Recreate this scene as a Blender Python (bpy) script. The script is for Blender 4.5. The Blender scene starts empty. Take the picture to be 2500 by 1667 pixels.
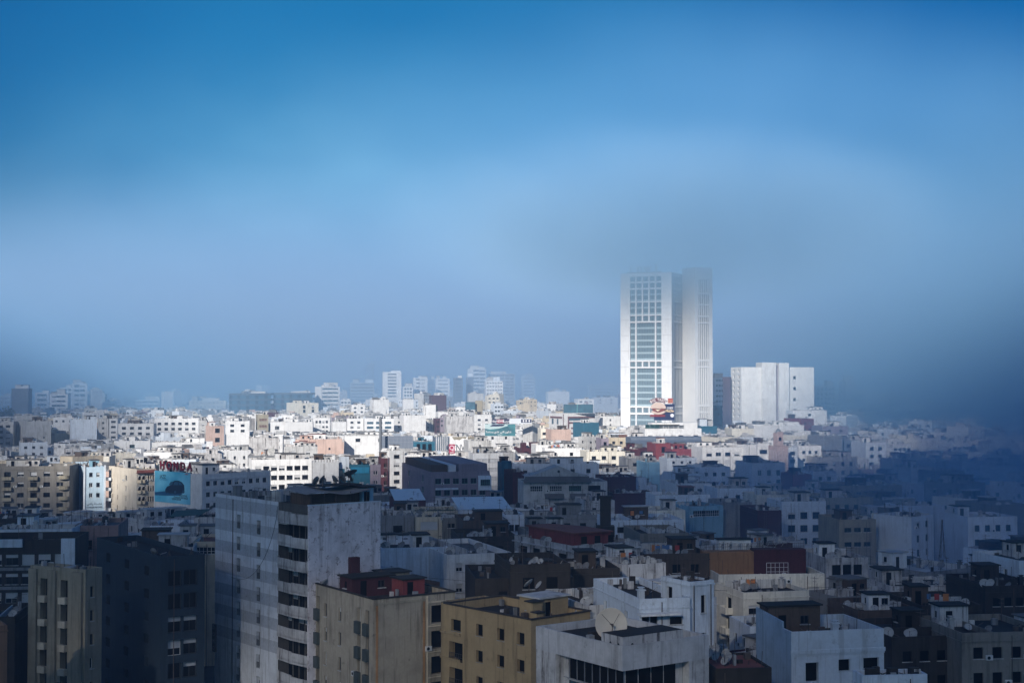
import bpy, math, random
from mathutils import Vector, Matrix

random.seed(11)
sc = bpy.context.scene
COL = sc.collection
rad = math.radians

# ------------------------------------------------------------------ camera, sky, sun, exposure
F, HC, YH = 3472.2, 47.0, 930.0           # focal length in photo pixels, camera height, horizon row
PITCH = math.atan((YH - 833.5) / F)
cam_d = bpy.data.cameras.new('camera')
cam_d.lens = 50.0
cam_d.sensor_width = 36.0
cam_d.clip_start = 1.0
cam_d.clip_end = 12000.0
cam = bpy.data.objects.new('camera', cam_d)
cam.location = (0, 0, HC)
cam.rotation_euler = (math.pi / 2 + PITCH, 0, 0)
COL.objects.link(cam)
sc.camera = cam

SUN_EL, SUN_AZ = rad(24), rad(201)         # azimuth clockwise from +Y: behind the camera, to its left
sun_to = Vector((math.sin(SUN_AZ) * math.cos(SUN_EL), math.cos(SUN_AZ) * math.cos(SUN_EL), math.sin(SUN_EL)))
sun_d = bpy.data.lights.new('sun', 'SUN')
sun_d.energy = 5.0
sun_d.angle = rad(0.6)
sun_d.color = (1.0, 0.95, 0.89)
sun = bpy.data.objects.new('sun', sun_d)
sun.rotation_euler = (-sun_to).to_track_quat('-Z', 'Y').to_euler()
sun.location = (-300, -300, 400)
COL.objects.link(sun)

sc.view_settings.view_transform = 'Standard'
sc.view_settings.look = 'None'
sc.view_settings.gamma = 1.0
sc.view_settings.exposure = 0.45
sc.view_settings.use_curve_mapping = False
sc.cycles.use_denoising = True
sc.cycles.max_bounces = 5
sc.cycles.diffuse_bounces = 2
sc.cycles.glossy_bounces = 2
sc.cycles.transmission_bounces = 2
sc.cycles.volume_bounces = 1
sc.cycles.transparent_max_bounces = 16
sc.cycles.sample_clamp_indirect = 4.0

SKY_TINT, VEIL_A, VEIL_B = (0.002, 0.20, 0.47), (0.020, 0.20, 0.43), (0.15, 0.40, 0.63)   # linear colours of the blue and of the two veils
world = bpy.data.worlds.new('World')
sc.world = world
world.use_nodes = True
wt = world.node_tree
wt.nodes.clear()
def wn(t, **kw):
    n = wt.nodes.new(t)
    for k, v in kw.items():
        setattr(n, k, v)
    return n
w_out = wn('ShaderNodeOutputWorld')
w_bg = wn('ShaderNodeBackground')
w_bg.inputs['Strength'].default_value = 0.10
w_sky = wn('ShaderNodeTexSky', sky_type='NISHITA', sun_disc=False)
w_sky.sun_elevation = SUN_EL
w_sky.sun_rotation = SUN_AZ
w_sky.altitude = 50
w_sky.air_density = 1.6
w_sky.dust_density = 0.3
w_sky.ozone_density = 4.0
# misty brightness painted into the sky colour, darker towards the frame edges: a wide pale veil over the town and, lower down, a brighter painted one
w_tc = wn('ShaderNodeTexCoord')
w_nrm = wn('ShaderNodeVectorMath', operation='NORMALIZE')
wt.links.new(w_tc.outputs['Generated'], w_nrm.inputs[0])
def veil(center, radii, lo, hi, nscale, nlo, nhi, seed):
    """0..1 mask of a painted misty brightening around a direction, broken up by noise"""
    sub = wn('ShaderNodeVectorMath', operation='SUBTRACT'); sub.inputs[1].default_value = center
    wt.links.new(w_nrm.outputs[0], sub.inputs[0])
    div = wn('ShaderNodeVectorMath', operation='DIVIDE'); div.inputs[1].default_value = radii
    wt.links.new(sub.outputs[0], div.inputs[0])
    ln = wn('ShaderNodeVectorMath', operation='LENGTH'); wt.links.new(div.outputs[0], ln.inputs[0])
    mr = wn('ShaderNodeMapRange', interpolation_type='SMOOTHSTEP')
    for k, v in (('From Min', lo), ('From Max', hi), ('To Min', 1.0), ('To Max', 0.0)):
        mr.inputs[k].default_value = v
    wt.links.new(ln.outputs['Value'], mr.inputs['Value'])
    mp = wn('ShaderNodeMapping'); mp.inputs['Location'].default_value = seed; mp.inputs['Scale'].default_value = (1.0, 1.0, 1.8)
    wt.links.new(w_nrm.outputs[0], mp.inputs['Vector'])
    n = wn('ShaderNodeTexNoise'); n.inputs['Scale'].default_value = nscale; n.inputs['Detail'].default_value = 3.0; n.inputs['Roughness'].default_value = 0.45
    wt.links.new(mp.outputs[0], n.inputs['Vector'])
    nr = wn('ShaderNodeMapRange')
    for k, v in (('From Min', 0.3), ('From Max', 0.7), ('To Min', nlo), ('To Max', nhi)):
        nr.inputs[k].default_value = v
    wt.links.new(n.outputs['Fac'], nr.inputs['Value'])
    mu = wn('ShaderNodeMath', operation='MULTIPLY')
    wt.links.new(mr.outputs[0], mu.inputs[0]); wt.links.new(nr.outputs[0], mu.inputs[1])
    return mu.outputs[0]
w_tint = wn('ShaderNodeMix', data_type='RGBA', blend_type='MULTIPLY')
w_tint.inputs['Factor'].default_value = 1.0
w_tint.inputs[7].default_value = (*SKY_TINT, 1)
wt.links.new(w_sky.outputs['Color'], w_tint.inputs[6])
src = w_tint.outputs[2]
for fac, rgb in ((veil((-0.07, 1.0, 0.11), (0.40, 1.0, 0.34), 0.15, 1.0, 4.5, 0.62, 1.0, (0.3, 0.1, 0.2)), VEIL_A), (veil((-0.11, 1.0, 0.085), (0.32, 1.0, 0.17), 0.1, 1.0, 7.0, 0.35, 1.0, (1.3, 2.1, 0.7)), VEIL_B)):
    mx = wn('ShaderNodeMix', data_type='RGBA')
    mx.inputs[7].default_value = (*[c / w_bg.inputs['Strength'].default_value for c in rgb], 1)
    wt.links.new(fac, mx.inputs['Factor']); wt.links.new(src, mx.inputs[6])
    src = mx.outputs[2]
wt.links.new(src, w_bg.inputs['Color'])
wt.links.new(w_bg.outputs[0], w_out.inputs['Surface'])

# ------------------------------------------------------------------ helpers: pixels to places, meshes, objects
def ray(x, y):
    dx, dy = (x - 1250) / F, (833.5 - y) / F
    s, c = math.sin(PITCH), math.cos(PITCH)
    return Vector((dx, c - dy * s, s + dy * c))
def at(x, y, Y):
    r = ray(x, y)
    return Vector((0, 0, HC)) + r * (Y / r.y)
def depth_for(y, H):
    r = ray(1250, y)
    return (H - HC) / (r.z / r.y)
def proj(p):
    s, c = math.sin(PITCH), math.cos(PITCH)
    zc = p[1] * c + (p[2] - HC) * s
    up = -p[1] * s + (p[2] - HC) * c
    return 1250 + F * p[0] / zc, 833.5 - F * up / zc

class MB:
    def __init__(s):
        s.v, s.f, s.m = [], [], []
    def poly(s, pts, m=0):
        i = len(s.v)
        s.v += [tuple(p) for p in pts]
        s.f.append(tuple(range(i, i + len(pts))))
        s.m.append(m)
    def box(s, x0, x1, y0, y1, z0, z1, m=0):
        i = len(s.v)
        s.v += [(x0, y0, z0), (x1, y0, z0), (x1, y1, z0), (x0, y1, z0), (x0, y0, z1), (x1, y0, z1), (x1, y1, z1), (x0, y1, z1)]
        for q in ((0, 3, 2, 1), (4, 5, 6, 7), (0, 1, 5, 4), (1, 2, 6, 5), (2, 3, 7, 6), (3, 0, 4, 7)):
            s.f.append(tuple(i + k for k in q))
            s.m.append(m)
    def prism(s, pts, z0, z1, m=0, cap=True):
        n = len(pts)
        i = len(s.v)
        s.v += [(p[0], p[1], z0) for p in pts] + [(p[0], p[1], z1) for p in pts]
        for k in range(n):
            j = (k + 1) % n
            s.f.append((i + k, i + j, i + n + j, i + n + k)); s.m.append(m)
        if cap:
            s.f.append(tuple(i + n + k for k in range(n))); s.m.append(m)
            s.f.append(tuple(i + k for k in reversed(range(n)))); s.m.append(m)
    def ring(s, outer, inner, z0, z1, m=0):          # a parapet between two outlines of the same number of points
        n = len(outer)
        i = len(s.v)
        for z in (z0, z1):
            s.v += [(p[0], p[1], z) for p in outer] + [(p[0], p[1], z) for p in inner]
        for k in range(n):
            j = (k + 1) % n
            s.f += [(i + k, i + j, i + 2 * n + j, i + 2 * n + k), (i + n + j, i + n + k, i + 3 * n + k, i + 3 * n + j),
                    (i + 2 * n + k, i + 2 * n + j, i + 3 * n + j, i + 3 * n + k), (i + k, i + n + k, i + n + j, i + j)]
            s.m += [m] * 4
    def tube(s, p, q, r, n=6, m=0, r2=None):
        p, q = Vector(p), Vector(q)
        d = (q - p).normalized()
        a = d.orthogonal().normalized()
        b = d.cross(a)
        r2 = r if r2 is None else r2
        i = len(s.v)
        for c, rr in ((p, r), (q, r2)):
            for k in range(n):
                t = 2 * math.pi * k / n
                s.v.append(tuple(c + a * (rr * math.cos(t)) + b * (rr * math.sin(t))))
        for k in range(n):
            j = (k + 1) % n
            s.f.append((i + k, i + j, i + n + j, i + n + k)); s.m.append(m)
        s.f.append(tuple(i + k for k in range(n))); s.m.append(m)
        s.f.append(tuple(i + n + k for k in range(n))); s.m.append(m)
    def lathe(s, prof, n=16, m=0, cx=0, cy=0):
        i = len(s.v)
        for r, z in prof:
            for k in range(n):
                t = 2 * math.pi * k / n
                s.v.append((cx + r * math.cos(t), cy + r * math.sin(t), z))
        for a in range(len(prof) - 1):
            for k in range(n):
                j = (k + 1) % n
                s.f.append((i + a * n + k, i + a * n + j, i + (a + 1) * n + j, i + (a + 1) * n + k)); s.m.append(m)
    def wall(s, o, u, nrm, w, z0, z1, holes, rec, m=0, mr=None):
        """wall in the plane through o along u, from z0 to z1, with recessed rectangular openings (u0, u1, z0, z1)"""
        mr = m if mr is None else mr
        us = sorted({0.0, w} | {round(h[0], 3) for h in holes} | {round(h[1], 3) for h in holes})
        zs = sorted({z0, z1} | {round(h[2], 3) for h in holes} | {round(h[3], 3) for h in holes})
        P = lambda a, z, d=0.0: (o[0] + u[0] * a - nrm[0] * d, o[1] + u[1] * a - nrm[1] * d, z)
        solid = {}
        for zi in range(len(zs) - 1):
            run = None
            for ui in range(len(us) - 1):
                cu, cz = (us[ui] + us[ui + 1]) / 2, (zs[zi] + zs[zi + 1]) / 2
                hole = any(h[0] < cu < h[1] and h[2] < cz < h[3] for h in holes)
                if not hole and run is None:
                    run = us[ui]
                if hole and run is not None:
                    s.poly((P(run, zs[zi]), P(us[ui], zs[zi]), P(us[ui], zs[zi + 1]), P(run, zs[zi + 1])), m); run = None
            if run is not None:
                s.poly((P(run, zs[zi]), P(w, zs[zi]), P(w, zs[zi + 1]), P(run, zs[zi + 1])), m)
        for a0, a1, b0, b1 in holes:
            s.poly((P(a0, b0), P(a0, b1), P(a0, b1, rec), P(a0, b0, rec)), mr)
            s.poly((P(a1, b0), P(a1, b0, rec), P(a1, b1, rec), P(a1, b1)), mr)
            s.poly((P(a0, b0), P(a0, b0, rec), P(a1, b0, rec), P(a1, b0)), mr)
            s.poly((P(a0, b1), P(a1, b1), P(a1, b1, rec), P(a0, b1, rec)), mr)
    def mesh(s, name, mats):
        me = bpy.data.meshes.new(name)
        me.from_pydata(s.v, [], s.f)
        for x in (mats if isinstance(mats, (list, tuple)) else [mats]):
            me.materials.append(x)
        if any(s.m):
            me.polygons.foreach_set('material_index', s.m)
        me.update()
        return me
    def build(s, name, mats, parent=None, loc=(0, 0, 0), rz=0.0, smooth=False):
        me = s.mesh(name, mats)
        if smooth:
            me.polygons.foreach_set('use_smooth', [True] * len(me.polygons))
        return place(name, me, parent, loc, rz)

def place(name, me, parent=None, loc=(0, 0, 0), rz=0.0, rot=None, scale=None):
    o = bpy.data.objects.new(name, me)
    COL.objects.link(o)
    o.parent = parent
    o.location = loc
    o.rotation_euler = rot if rot is not None else (0, 0, rz)
    if scale is not None:
        o.scale = (scale,) * 3
    return o
def empty(name, loc, rz=0.0):
    o = bpy.data.objects.new(name, None)
    COL.objects.link(o)
    o.location = loc
    o.rotation_euler = (0, 0, rz)
    return o
def tag(o, label=None, cat=None, group=None, kind=None):
    for k, v in (('label', label), ('category', cat), ('group', group), ('kind', kind)):
        if v:
            o[k] = v
    return o

# ------------------------------------------------------------------ materials
MATS = {}
def node_mat(name):
    m = bpy.data.materials.new(name)
    m.use_nodes = True
    nt = m.node_tree
    b = nt.nodes['Principled BSDF']
    return m, nt, b
def plaster(name, rgb, dirt=0.35, streak=0.35, rough=0.92, scale=0.35, dirt_rgb=None, bump=0.25, bands=None, peel=None):
    """painted render: blotchy stains, vertical rain streaks, grain; bands = (second colour, pitch, z0, share, ztop)"""
    if name in MATS:
        return MATS[name]
    m, nt, b = node_mat(name)
    L = nt.links.new
    tc = nt.nodes.new('ShaderNodeTexCoord')
    oi = nt.nodes.new('ShaderNodeObjectInfo')
    add = nt.nodes.new('ShaderNodeVectorMath'); add.operation = 'ADD'
    L(tc.outputs['Object'], add.inputs[0]); L(oi.outputs['Location'], add.inputs[1])
    n1 = nt.nodes.new('ShaderNodeTexNoise'); n1.inputs['Scale'].default_value = scale; n1.inputs['Detail'].default_value = 6; n1.inputs['Roughness'].default_value = 0.65
    L(add.outputs[0], n1.inputs['Vector'])
    mp = nt.nodes.new('ShaderNodeMapping'); mp.inputs['Scale'].default_value = (1.6, 1.6, 0.12)
    L(add.outputs[0], mp.inputs['Vector'])
    n2 = nt.nodes.new('ShaderNodeTexNoise'); n2.inputs['Scale'].default_value = 1.0; n2.inputs['Detail'].default_value = 5; n2.inputs['Roughness'].default_value = 0.6
    L(mp.outputs[0], n2.inputs['Vector'])
    def ramp(src, lo, hi, amt):
        r = nt.nodes.new('ShaderNodeMapRange')
        r.inputs['From Min'].default_value = lo; r.inputs['From Max'].default_value = hi
        r.inputs['To Min'].default_value = 0; r.inputs['To Max'].default_value = amt
        L(src, r.inputs['Value'])
        return r.outputs[0]
    def mix(a, bcol, fac):
        x = nt.nodes.new('ShaderNodeMix'); x.data_type = 'RGBA'
        if isinstance(a, tuple): x.inputs[6].default_value = (*a, 1)
        else: L(a, x.inputs[6])
        x.inputs[7].default_value = (*bcol, 1)
        if isinstance(fac, float): x.inputs[0].default_value = fac
        else: L(fac, x.inputs[0])
        return x.outputs[2]
    d = dirt_rgb or tuple(c * 0.35 * k for c, k in zip(rgb, (1.0, 0.95, 0.88)))
    col = rgb
    if bands:
        c2, pitch, z0, share, ztop = bands
        sx = nt.nodes.new('ShaderNodeSeparateXYZ'); L(tc.outputs['Object'], sx.inputs[0])
        m1 = nt.nodes.new('ShaderNodeMath'); m1.operation = 'SUBTRACT'; L(sx.outputs[2], m1.inputs[0]); m1.inputs[1].default_value = z0
        m2 = nt.nodes.new('ShaderNodeMath'); m2.operation = 'FLOORED_MODULO'; L(m1.outputs[0], m2.inputs[0]); m2.inputs[1].default_value = pitch
        m3 = nt.nodes.new('ShaderNodeMath'); m3.operation = 'LESS_THAN'; L(m2.outputs[0], m3.inputs[0]); m3.inputs[1].default_value = pitch * share
        m4 = nt.nodes.new('ShaderNodeMath'); m4.operation = 'GREATER_THAN'; L(sx.outputs[2], m4.inputs[0]); m4.inputs[1].default_value = ztop
        m5 = nt.nodes.new('ShaderNodeMath'); m5.operation = 'MULTIPLY'; L(m3.outputs[0], m5.inputs[0]); L(m4.outputs[0], m5.inputs[1])
        col = mix(col, c2, m5.outputs[0])
    col = mix(col, d, ramp(n1.outputs['Fac'], 0.46, 0.74, min(1.0, dirt * 1.35)))
    col = mix(col, d, ramp(n2.outputs['Fac'], 0.53, 0.63, min(1.0, streak * 1.3)))
    mp6 = nt.nodes.new('ShaderNodeMapping'); mp6.inputs['Scale'].default_value = (4.2, 4.2, 0.16)
    L(add.outputs[0], mp6.inputs['Vector'])
    n6 = nt.nodes.new('ShaderNodeTexNoise'); n6.inputs['Scale'].default_value = 1.0; n6.inputs['Detail'].default_value = 3
    L(mp6.outputs[0], n6.inputs['Vector'])
    col = mix(col, d, ramp(n6.outputs['Fac'], 0.60, 0.74, min(1.0, streak * 1.3)))               # thin drips
    n5 = nt.nodes.new('ShaderNodeTexNoise'); n5.inputs['Scale'].default_value = 0.8; n5.inputs['Detail'].default_value = 10; n5.inputs['Roughness'].default_value = 0.75
    L(add.outputs[0], n5.inputs['Vector'])
    col = mix(col, tuple(c * 0.55 for c in d), ramp(n5.outputs['Fac'], 0.60, 0.68, min(0.8, 0.15 + dirt)))       # small dark blotches
    if peel:                                          # flaked paint with a shape of its own
        n3 = nt.nodes.new('ShaderNodeTexNoise'); n3.inputs['Scale'].default_value = 0.9; n3.inputs['Detail'].default_value = 9; n3.inputs['Roughness'].default_value = 0.78
        L(add.outputs[0], n3.inputs['Vector'])
        col = mix(col, peel, ramp(n3.outputs['Fac'], 0.55, 0.58, 0.8))
    n4 = nt.nodes.new('ShaderNodeTexNoise'); n4.inputs['Scale'].default_value = 3.0; n4.inputs['Detail'].default_value = 8
    L(add.outputs[0], n4.inputs['Vector'])
    col = mix(col, tuple(c * 0.8 for c in rgb), ramp(n4.outputs['Fac'], 0.4, 0.7, 0.5))
    # every house is painted a shade of its own
    hs = nt.nodes.new('ShaderNodeHueSaturation')
    L(ramp(oi.outputs['Random'], 0, 1, 0.3), hs.inputs['Value'])
    mr = hs.inputs['Value'].links[0].from_node
    mr.inputs['To Min'].default_value = 0.86; mr.inputs['To Max'].default_value = 1.06
    L(col, hs.inputs['Color'])
    L(hs.outputs[0], b.inputs['Base Color'])
    b.inputs['Roughness'].default_value = rough
    b.inputs['Specular IOR Level'].default_value = 0.25
    bp = nt.nodes.new('ShaderNodeBump'); bp.inputs['Strength'].default_value = bump; bp.inputs['Distance'].default_value = 0.05
    L(n4.outputs['Fac'], bp.inputs['Height']); L(bp.outputs[0], b.inputs['Normal'])
    MATS[name] = m
    return m
def plain(name, rgb, rough=0.6, metal=0.0, spec=0.4, var=0.25, scale=2.0):
    if name in MATS:
        return MATS[name]
    m, nt, b = node_mat(name)
    tc = nt.nodes.new('ShaderNodeTexCoord')
    n = nt.nodes.new('ShaderNodeTexNoise'); n.inputs['Scale'].default_value = scale; n.inputs['Detail'].default_value = 5
    nt.links.new(tc.outputs['Object'], n.inputs['Vector'])
    x = nt.nodes.new('ShaderNodeMix'); x.data_type = 'RGBA'
    x.inputs[6].default_value = (*rgb, 1)
    x.inputs[7].default_value = (*[c * (1 - var) for c in rgb], 1)
    nt.links.new(n.outputs['Fac'], x.inputs[0])
    nt.links.new(x.outputs[2], b.inputs['Base Color'])
    b.inputs['Roughness'].default_value = rough
    b.inputs['Metallic'].default_value = metal
    b.inputs['Specular IOR Level'].default_value = spec
    MATS[name] = m
    return m

WALLS = dict(
    W=plaster('white_render', (0.80, 0.79, 0.77), 0.3, 0.25),
    V=plaster('bluish_white_render', (0.70, 0.75, 0.80), 0.3, 0.3),
    I=plaster('ivory_render', (0.76, 0.71, 0.60), 0.35, 0.35),
    C=plaster('cream_render', (0.66, 0.56, 0.41), 0.35, 0.35),
    Y=plaster('ochre_render', (0.40, 0.29, 0.155), 0.3, 0.4, bump=0.4),
    K=plaster('khaki_render', (0.34, 0.30, 0.22), 0.3, 0.4),
    P=plaster('salmon_render', (0.64, 0.46, 0.38), 0.3, 0.3),
    M=plaster('mauve_render', (0.31, 0.26, 0.30), 0.3, 0.3),
    G=plaster('grey_concrete', (0.26, 0.265, 0.27), 0.5, 0.5, bump=0.4),
    L=plaster('pale_concrete', (0.55, 0.54, 0.52), 0.5, 0.55, bump=0.4),
    T=plaster('taupe_render', (0.25, 0.23, 0.20), 0.3, 0.4),
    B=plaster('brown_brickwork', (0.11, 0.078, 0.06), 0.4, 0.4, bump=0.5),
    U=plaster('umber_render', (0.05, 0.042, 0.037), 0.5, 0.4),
    R=plaster('red_render', (0.24, 0.055, 0.055), 0.35, 0.35),
    Z=plaster('maroon_render', (0.085, 0.028, 0.034), 0.35, 0.35),
    N=plaster('navy_render', (0.030, 0.048, 0.068), 0.2, 0.2),
    A=plaster('azure_render', (0.26, 0.46, 0.58), 0.3, 0.3),
    E=plaster('teal_panel', (0.03, 0.13, 0.19), 0.2, 0.2),
    S=plaster('slate_panel', (0.16, 0.19, 0.24), 0.3, 0.3),
    D=plaster('dirty_white_render', (0.60, 0.58, 0.56), 0.6, 0.75, dirt_rgb=(0.12, 0.10, 0.09)),
)
ROOFS = dict(
    w=plaster('whitewashed_roof', (0.55, 0.54, 0.52), 0.7, 0.0, dirt_rgb=(0.16, 0.14, 0.13)),
    g=plaster('grey_screed_roof', (0.15, 0.145, 0.14), 0.6, 0.0),
    b=plaster('dark_tar_roof', (0.030, 0.028, 0.027), 0.5, 0.0),
    r=plaster('red_tiled_roof', (0.24, 0.08, 0.06), 0.5, 0.0),
)
GLASS = plain('dark_window_glass', (0.010, 0.012, 0.016), 0.25, 0, 0.28)
GLASSB = plain('blue_curtain_glass', (0.05, 0.12, 0.17), 0.12, 0, 0.8)
VOID = plain('dark_interior', (0.006, 0.006, 0.007), 0.9, 0, 0.1)  # flat near-black panels painted in for the unlit depth behind openings
FR_W = plain('white_frame', (0.72, 0.72, 0.70), 0.5)
FR_D = plain('dark_frame', (0.05, 0.05, 0.055), 0.5)
FR_G = plain('green_frame', (0.10, 0.30, 0.27), 0.5)
SHUT = plain('roller_shutter', (0.62, 0.62, 0.62), 0.6, var=0.15)
SHUTB = plain('brown_shutter', (0.20, 0.10, 0.07), 0.7)
METAL = plain('rusty_metal', (0.13, 0.10, 0.085), 0.7, 0.4)
STEEL = plain('grey_steel', (0.30, 0.31, 0.32), 0.45, 0.7)
DISH = plain('dish_paint', (0.50, 0.49, 0.46), 0.55, var=0.45, scale=1.2)
DISHD = plain('dark_dish_paint', (0.24, 0.24, 0.235), 0.6, var=0.5, scale=1.2)
LEAF = plain('dark_leaf', (0.035, 0.055, 0.022), 0.6, var=0.6, scale=0.8)
LEAFB = plain('leaf_green', (0.06, 0.10, 0.035), 0.6, var=0.6, scale=0.8)
BARK = plain('bark', (0.09, 0.065, 0.045), 0.9)
TANK = plain('black_tank', (0.03, 0.03, 0.035), 0.5)
CLOTH = [plain('cloth_%s' % n, c, 0.95) for n, c in (('red', (0.45, 0.06, 0.05)), ('white', (0.7, 0.7, 0.7)), ('blue', (0.10, 0.2, 0.4)), ('orange', (0.6, 0.22, 0.07)))]

# ------------------------------------------------------------------ ground
g = MB()
g.poly(((-6000, -600, 0), (6000, -600, 0), (6000, 9000, 0), (-6000, 9000, 0)))
tag(g.build('ground', plaster('asphalt', (0.055, 0.055, 0.058), 0.4, 0.0, scale=0.05)), 'dark asphalt streets and yards between the buildings', 'ground', kind='structure')
# ------------------------------------------------------------------ windows, doors, balconies
WIN = {}
def window_mesh(w, h, st):
    w, h = round(w * 20) / 20, round(h * 20) / 20
    key = (w, h, st)
    if key in WIN:
        return WIN[key]
    m = MB()
    fr = {'dark': FR_D, 'white': FR_W, 'green': FR_G, 'half': FR_W, 'full': FR_W, 'brown': FR_D, 'grid': FR_W, 'gridg': FR_G, 'void': FR_D, 'curtain': FR_D, 'third': FR_D}[st]
    gl = {'void': VOID, 'curtain': GLASSB}.get(st, GLASS)
    sh = SHUTB if st == 'brown' else SHUT
    m.poly(((0, 0, 0), (w, 0, 0), (w, 0, h), (0, 0, h)), 1)
    t = 0.07 if st != 'void' else 0.05
    if st != 'void':
        m.box(0, t, -0.06, -0.003, 0, h); m.box(w - t, w, -0.06, -0.003, 0, h)
        m.box(t, w - t, -0.06, -0.003, 0, t); m.box(t, w - t, -0.06, -0.003, h - t, h)
    if st in ('dark', 'white', 'green', 'half', 'curtain', 'third') and w > 0.8:
        n = max(1, round(w / 0.9) - 1)
        for k in range(1, n + 1):
            x = w * k / (n + 1)
            m.box(x - 0.03, x + 0.03, -0.05, -0.003, t, h - t)
    if st in ('grid', 'gridg'):
        n = max(2, round(w / 0.6))
        for k in range(1, n):
            x = w * k / n
            m.box(x - 0.035, x + 0.035, -0.055, -0.003, t, h - t)
        m.box(t, w - t, -0.05, -0.003, h * 0.38, h * 0.38 + 0.06)
    if w < 4.5 and h > 0.7 and st != 'curtain':
        m.box(-0.1, w + 0.1, -0.40, -0.004, -0.09, -0.002, 3)
    s0 = {'half': 0.45, 'full': 0.02, 'brown': 0.04, 'third': 0.68}.get(st)
    if s0 is not None:
        z = h * s0
        n = max(3, int((h - z) / 0.12)) if h * (1 - s0) < 3 else 8
        for k in range(n):                            # the slats of the roller blind
            a, c = z + (h - z) * k / n, z + (h - z) * (k + 1) / n
            m.poly(((0.02, -0.075, a), (w - 0.02, -0.075, a), (w - 0.02, -0.10, c), (0.02, -0.10, c)), 2)
    WIN[key] = m.mesh('window', [fr, gl, sh, WALLS['L']])
    return WIN[key]

def fw(n, w=1.2, h=1.4, st='dark', fh=3.1, top=1.8, nfl=None, mar=0.9, bal=(), skip=0.0, rec=0.28, cols=None, sill=True, mix=None, off=0):
    return dict(n=n, w=w, h=h, st=st, fh=fh, top=top, nfl=nfl, mar=mar, bal=bal, skip=skip, rec=rec, cols=cols, sill=sill, mix=mix, off=off)

class Bd:
    pass
ALL = []           # every building, for spacing and for the labels
def outline(c, b, W, D):
    r = (math.cos(b), math.sin(b)); l = (-math.sin(b), math.cos(b))
    return [(c[0], c[1]), (c[0] + r[0] * W, c[1] + r[1] * W), (c[0] + r[0] * W + l[0] * D, c[1] + r[1] * W + l[1] * D), (c[0] + l[0] * D, c[1] + l[1] * D)]
def solve(xl, xc, xr, Y, b, W, D):
    X0 = (xc - 1250) / F * Y
    if W is None:
        t = (xr - 1250) / F
        k = math.cos(b) - t * math.sin(b)
        W = max(3.0, min(70, (t * Y - X0) / k)) if k > 0.05 else 20
    if D is None:
        t = (xl - 1250) / F
        k = math.sin(b) + t * math.cos(b)
        D = max(3.0, min(70, (X0 - t * Y) / k)) if k > 0.05 else 18
    return X0, W, D

def face_parts(B, mb, face, spec, mi=0, mr=None, z1=None, z0=0.0):
    """one face of a building: its wall with openings, then each window (and balcony) as a part of the building"""
    W, D, H = B.W, B.D, B.H
    z1 = H if z1 is None else z1
    if face == 'R':
        o, u, nr, ln, rz = (0, 0), (1, 0), (0, -1), W, 0.0
    elif face == 'L':
        o, u, nr, ln, rz = (0, D), (0, -1), (-1, 0), D, -math.pi / 2
    elif face == 'X':                                 # the side beyond the right end
        o, u, nr, ln, rz = (W, 0), (0, 1), (1, 0), D, math.pi / 2
    else:
        o, u, nr, ln, rz = (W, D), (-1, 0), (0, 1), W, math.pi
    if not spec:
        mb.wall(o, u, nr, ln, z0, z1, [], 0.2, mi)
        return
    specs = spec if isinstance(spec, list) else [spec]
    holes, wins = [], []
    for s in specs:
        nfl = s['nfl'] or max(1, min(7, int((z1 - z0 - s['top']) / s['fh'])))
        ww, wh = s['w'], s['h']
        if s['cols']:
            cs = [c * ln for c in s['cols']]
        else:
            n = s['n']
            n = max(1, min(n, int((ln - s['mar']) / (ww + 0.25))))
            sp = (ln - 2 * s['mar']) / n
            cs = [s['mar'] + sp * (k + 0.5) for k in range(n)]
            ww = min(ww, sp - 0.2)
        for f in range(s['off'], nfl):
            zt = z1 - s['top'] - f * s['fh']
            if zt - wh < z0 + 0.3:
                break
            for ci, c in enumerate(cs):
                if random.random() < s['skip'] or c - ww / 2 < 0.1 or c + ww / 2 > ln - 0.1:
                    continue
                hb = zt - wh
                isb = s['bal'] == 'all' or (s['bal'] and ci in s['bal'])
                if isb:
                    hb = zt - 2.15
                hl = (c - ww / 2, c + ww / 2, hb, zt)
                holes.append(hl)
                st = s['st']
                if s['mix']:
                    st = random.choice(s['mix'])
                elif st == 'dark':
                    st = random.choice(['dark'] * 6 + ['third', 'void', 'void', 'white', 'half'])
                wins.append((hl, st, s['rec'], isb, s['sill']))
    mb.wall(o, u, nr, ln, z0, z1, holes, max(w[2] for w in wins) + 0.01 if wins else 0.2, mi, mr)
    for (a0, a1, b0, b1), st, rec, isb, sill in wins:
        me = window_mesh(a1 - a0, b1 - b0, st)
        sx = (a1 - a0) / (round((a1 - a0) * 20) / 20)
        sz = (b1 - b0) / (round((b1 - b0) * 20) / 20)
        q = place('window', me, B.root, (o[0] + u[0] * a0 - nr[0] * rec, o[1] + u[1] * a0 - nr[1] * rec, b0), rz)
        q.scale = (sx, 1, sz)
        if B.Y < 520 and not isb and B.root.name.startswith(('house', 'apartment')) and random.random() < 0.09:
            place('air_conditioner', shared('ac', ac_mesh), B.root, (o[0] + u[0] * (a0 - 0.5), o[1] + u[1] * (a0 - 0.5), b0 - 0.15), rz)
        if isb:
            k = (round((a1 - a0) * 10) / 10, B.balm)
            if ('bal', k) not in WIN:
                w = k[0] + 0.9
                m = MB()
                m.box(-0.45, w - 0.45, -1.15, -0.003, -0.16, 0.0)
                m.box(-0.45, w - 0.45, -1.15, -1.05, 0.002, 0.85)
                m.box(-0.45, -0.35, -1.048, -0.003, 0.002, 0.85); m.box(w - 0.55, w - 0.45, -1.048, -0.003, 0.002, 0.85)
                WIN[('bal', k)] = m.mesh('balcony', WALLS[B.balm])
            place('balcony', WIN[('bal', k)], B.root, (o[0] + u[0] * a0, o[1] + u[1] * a0, b0 - 0.1), rz)

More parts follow.
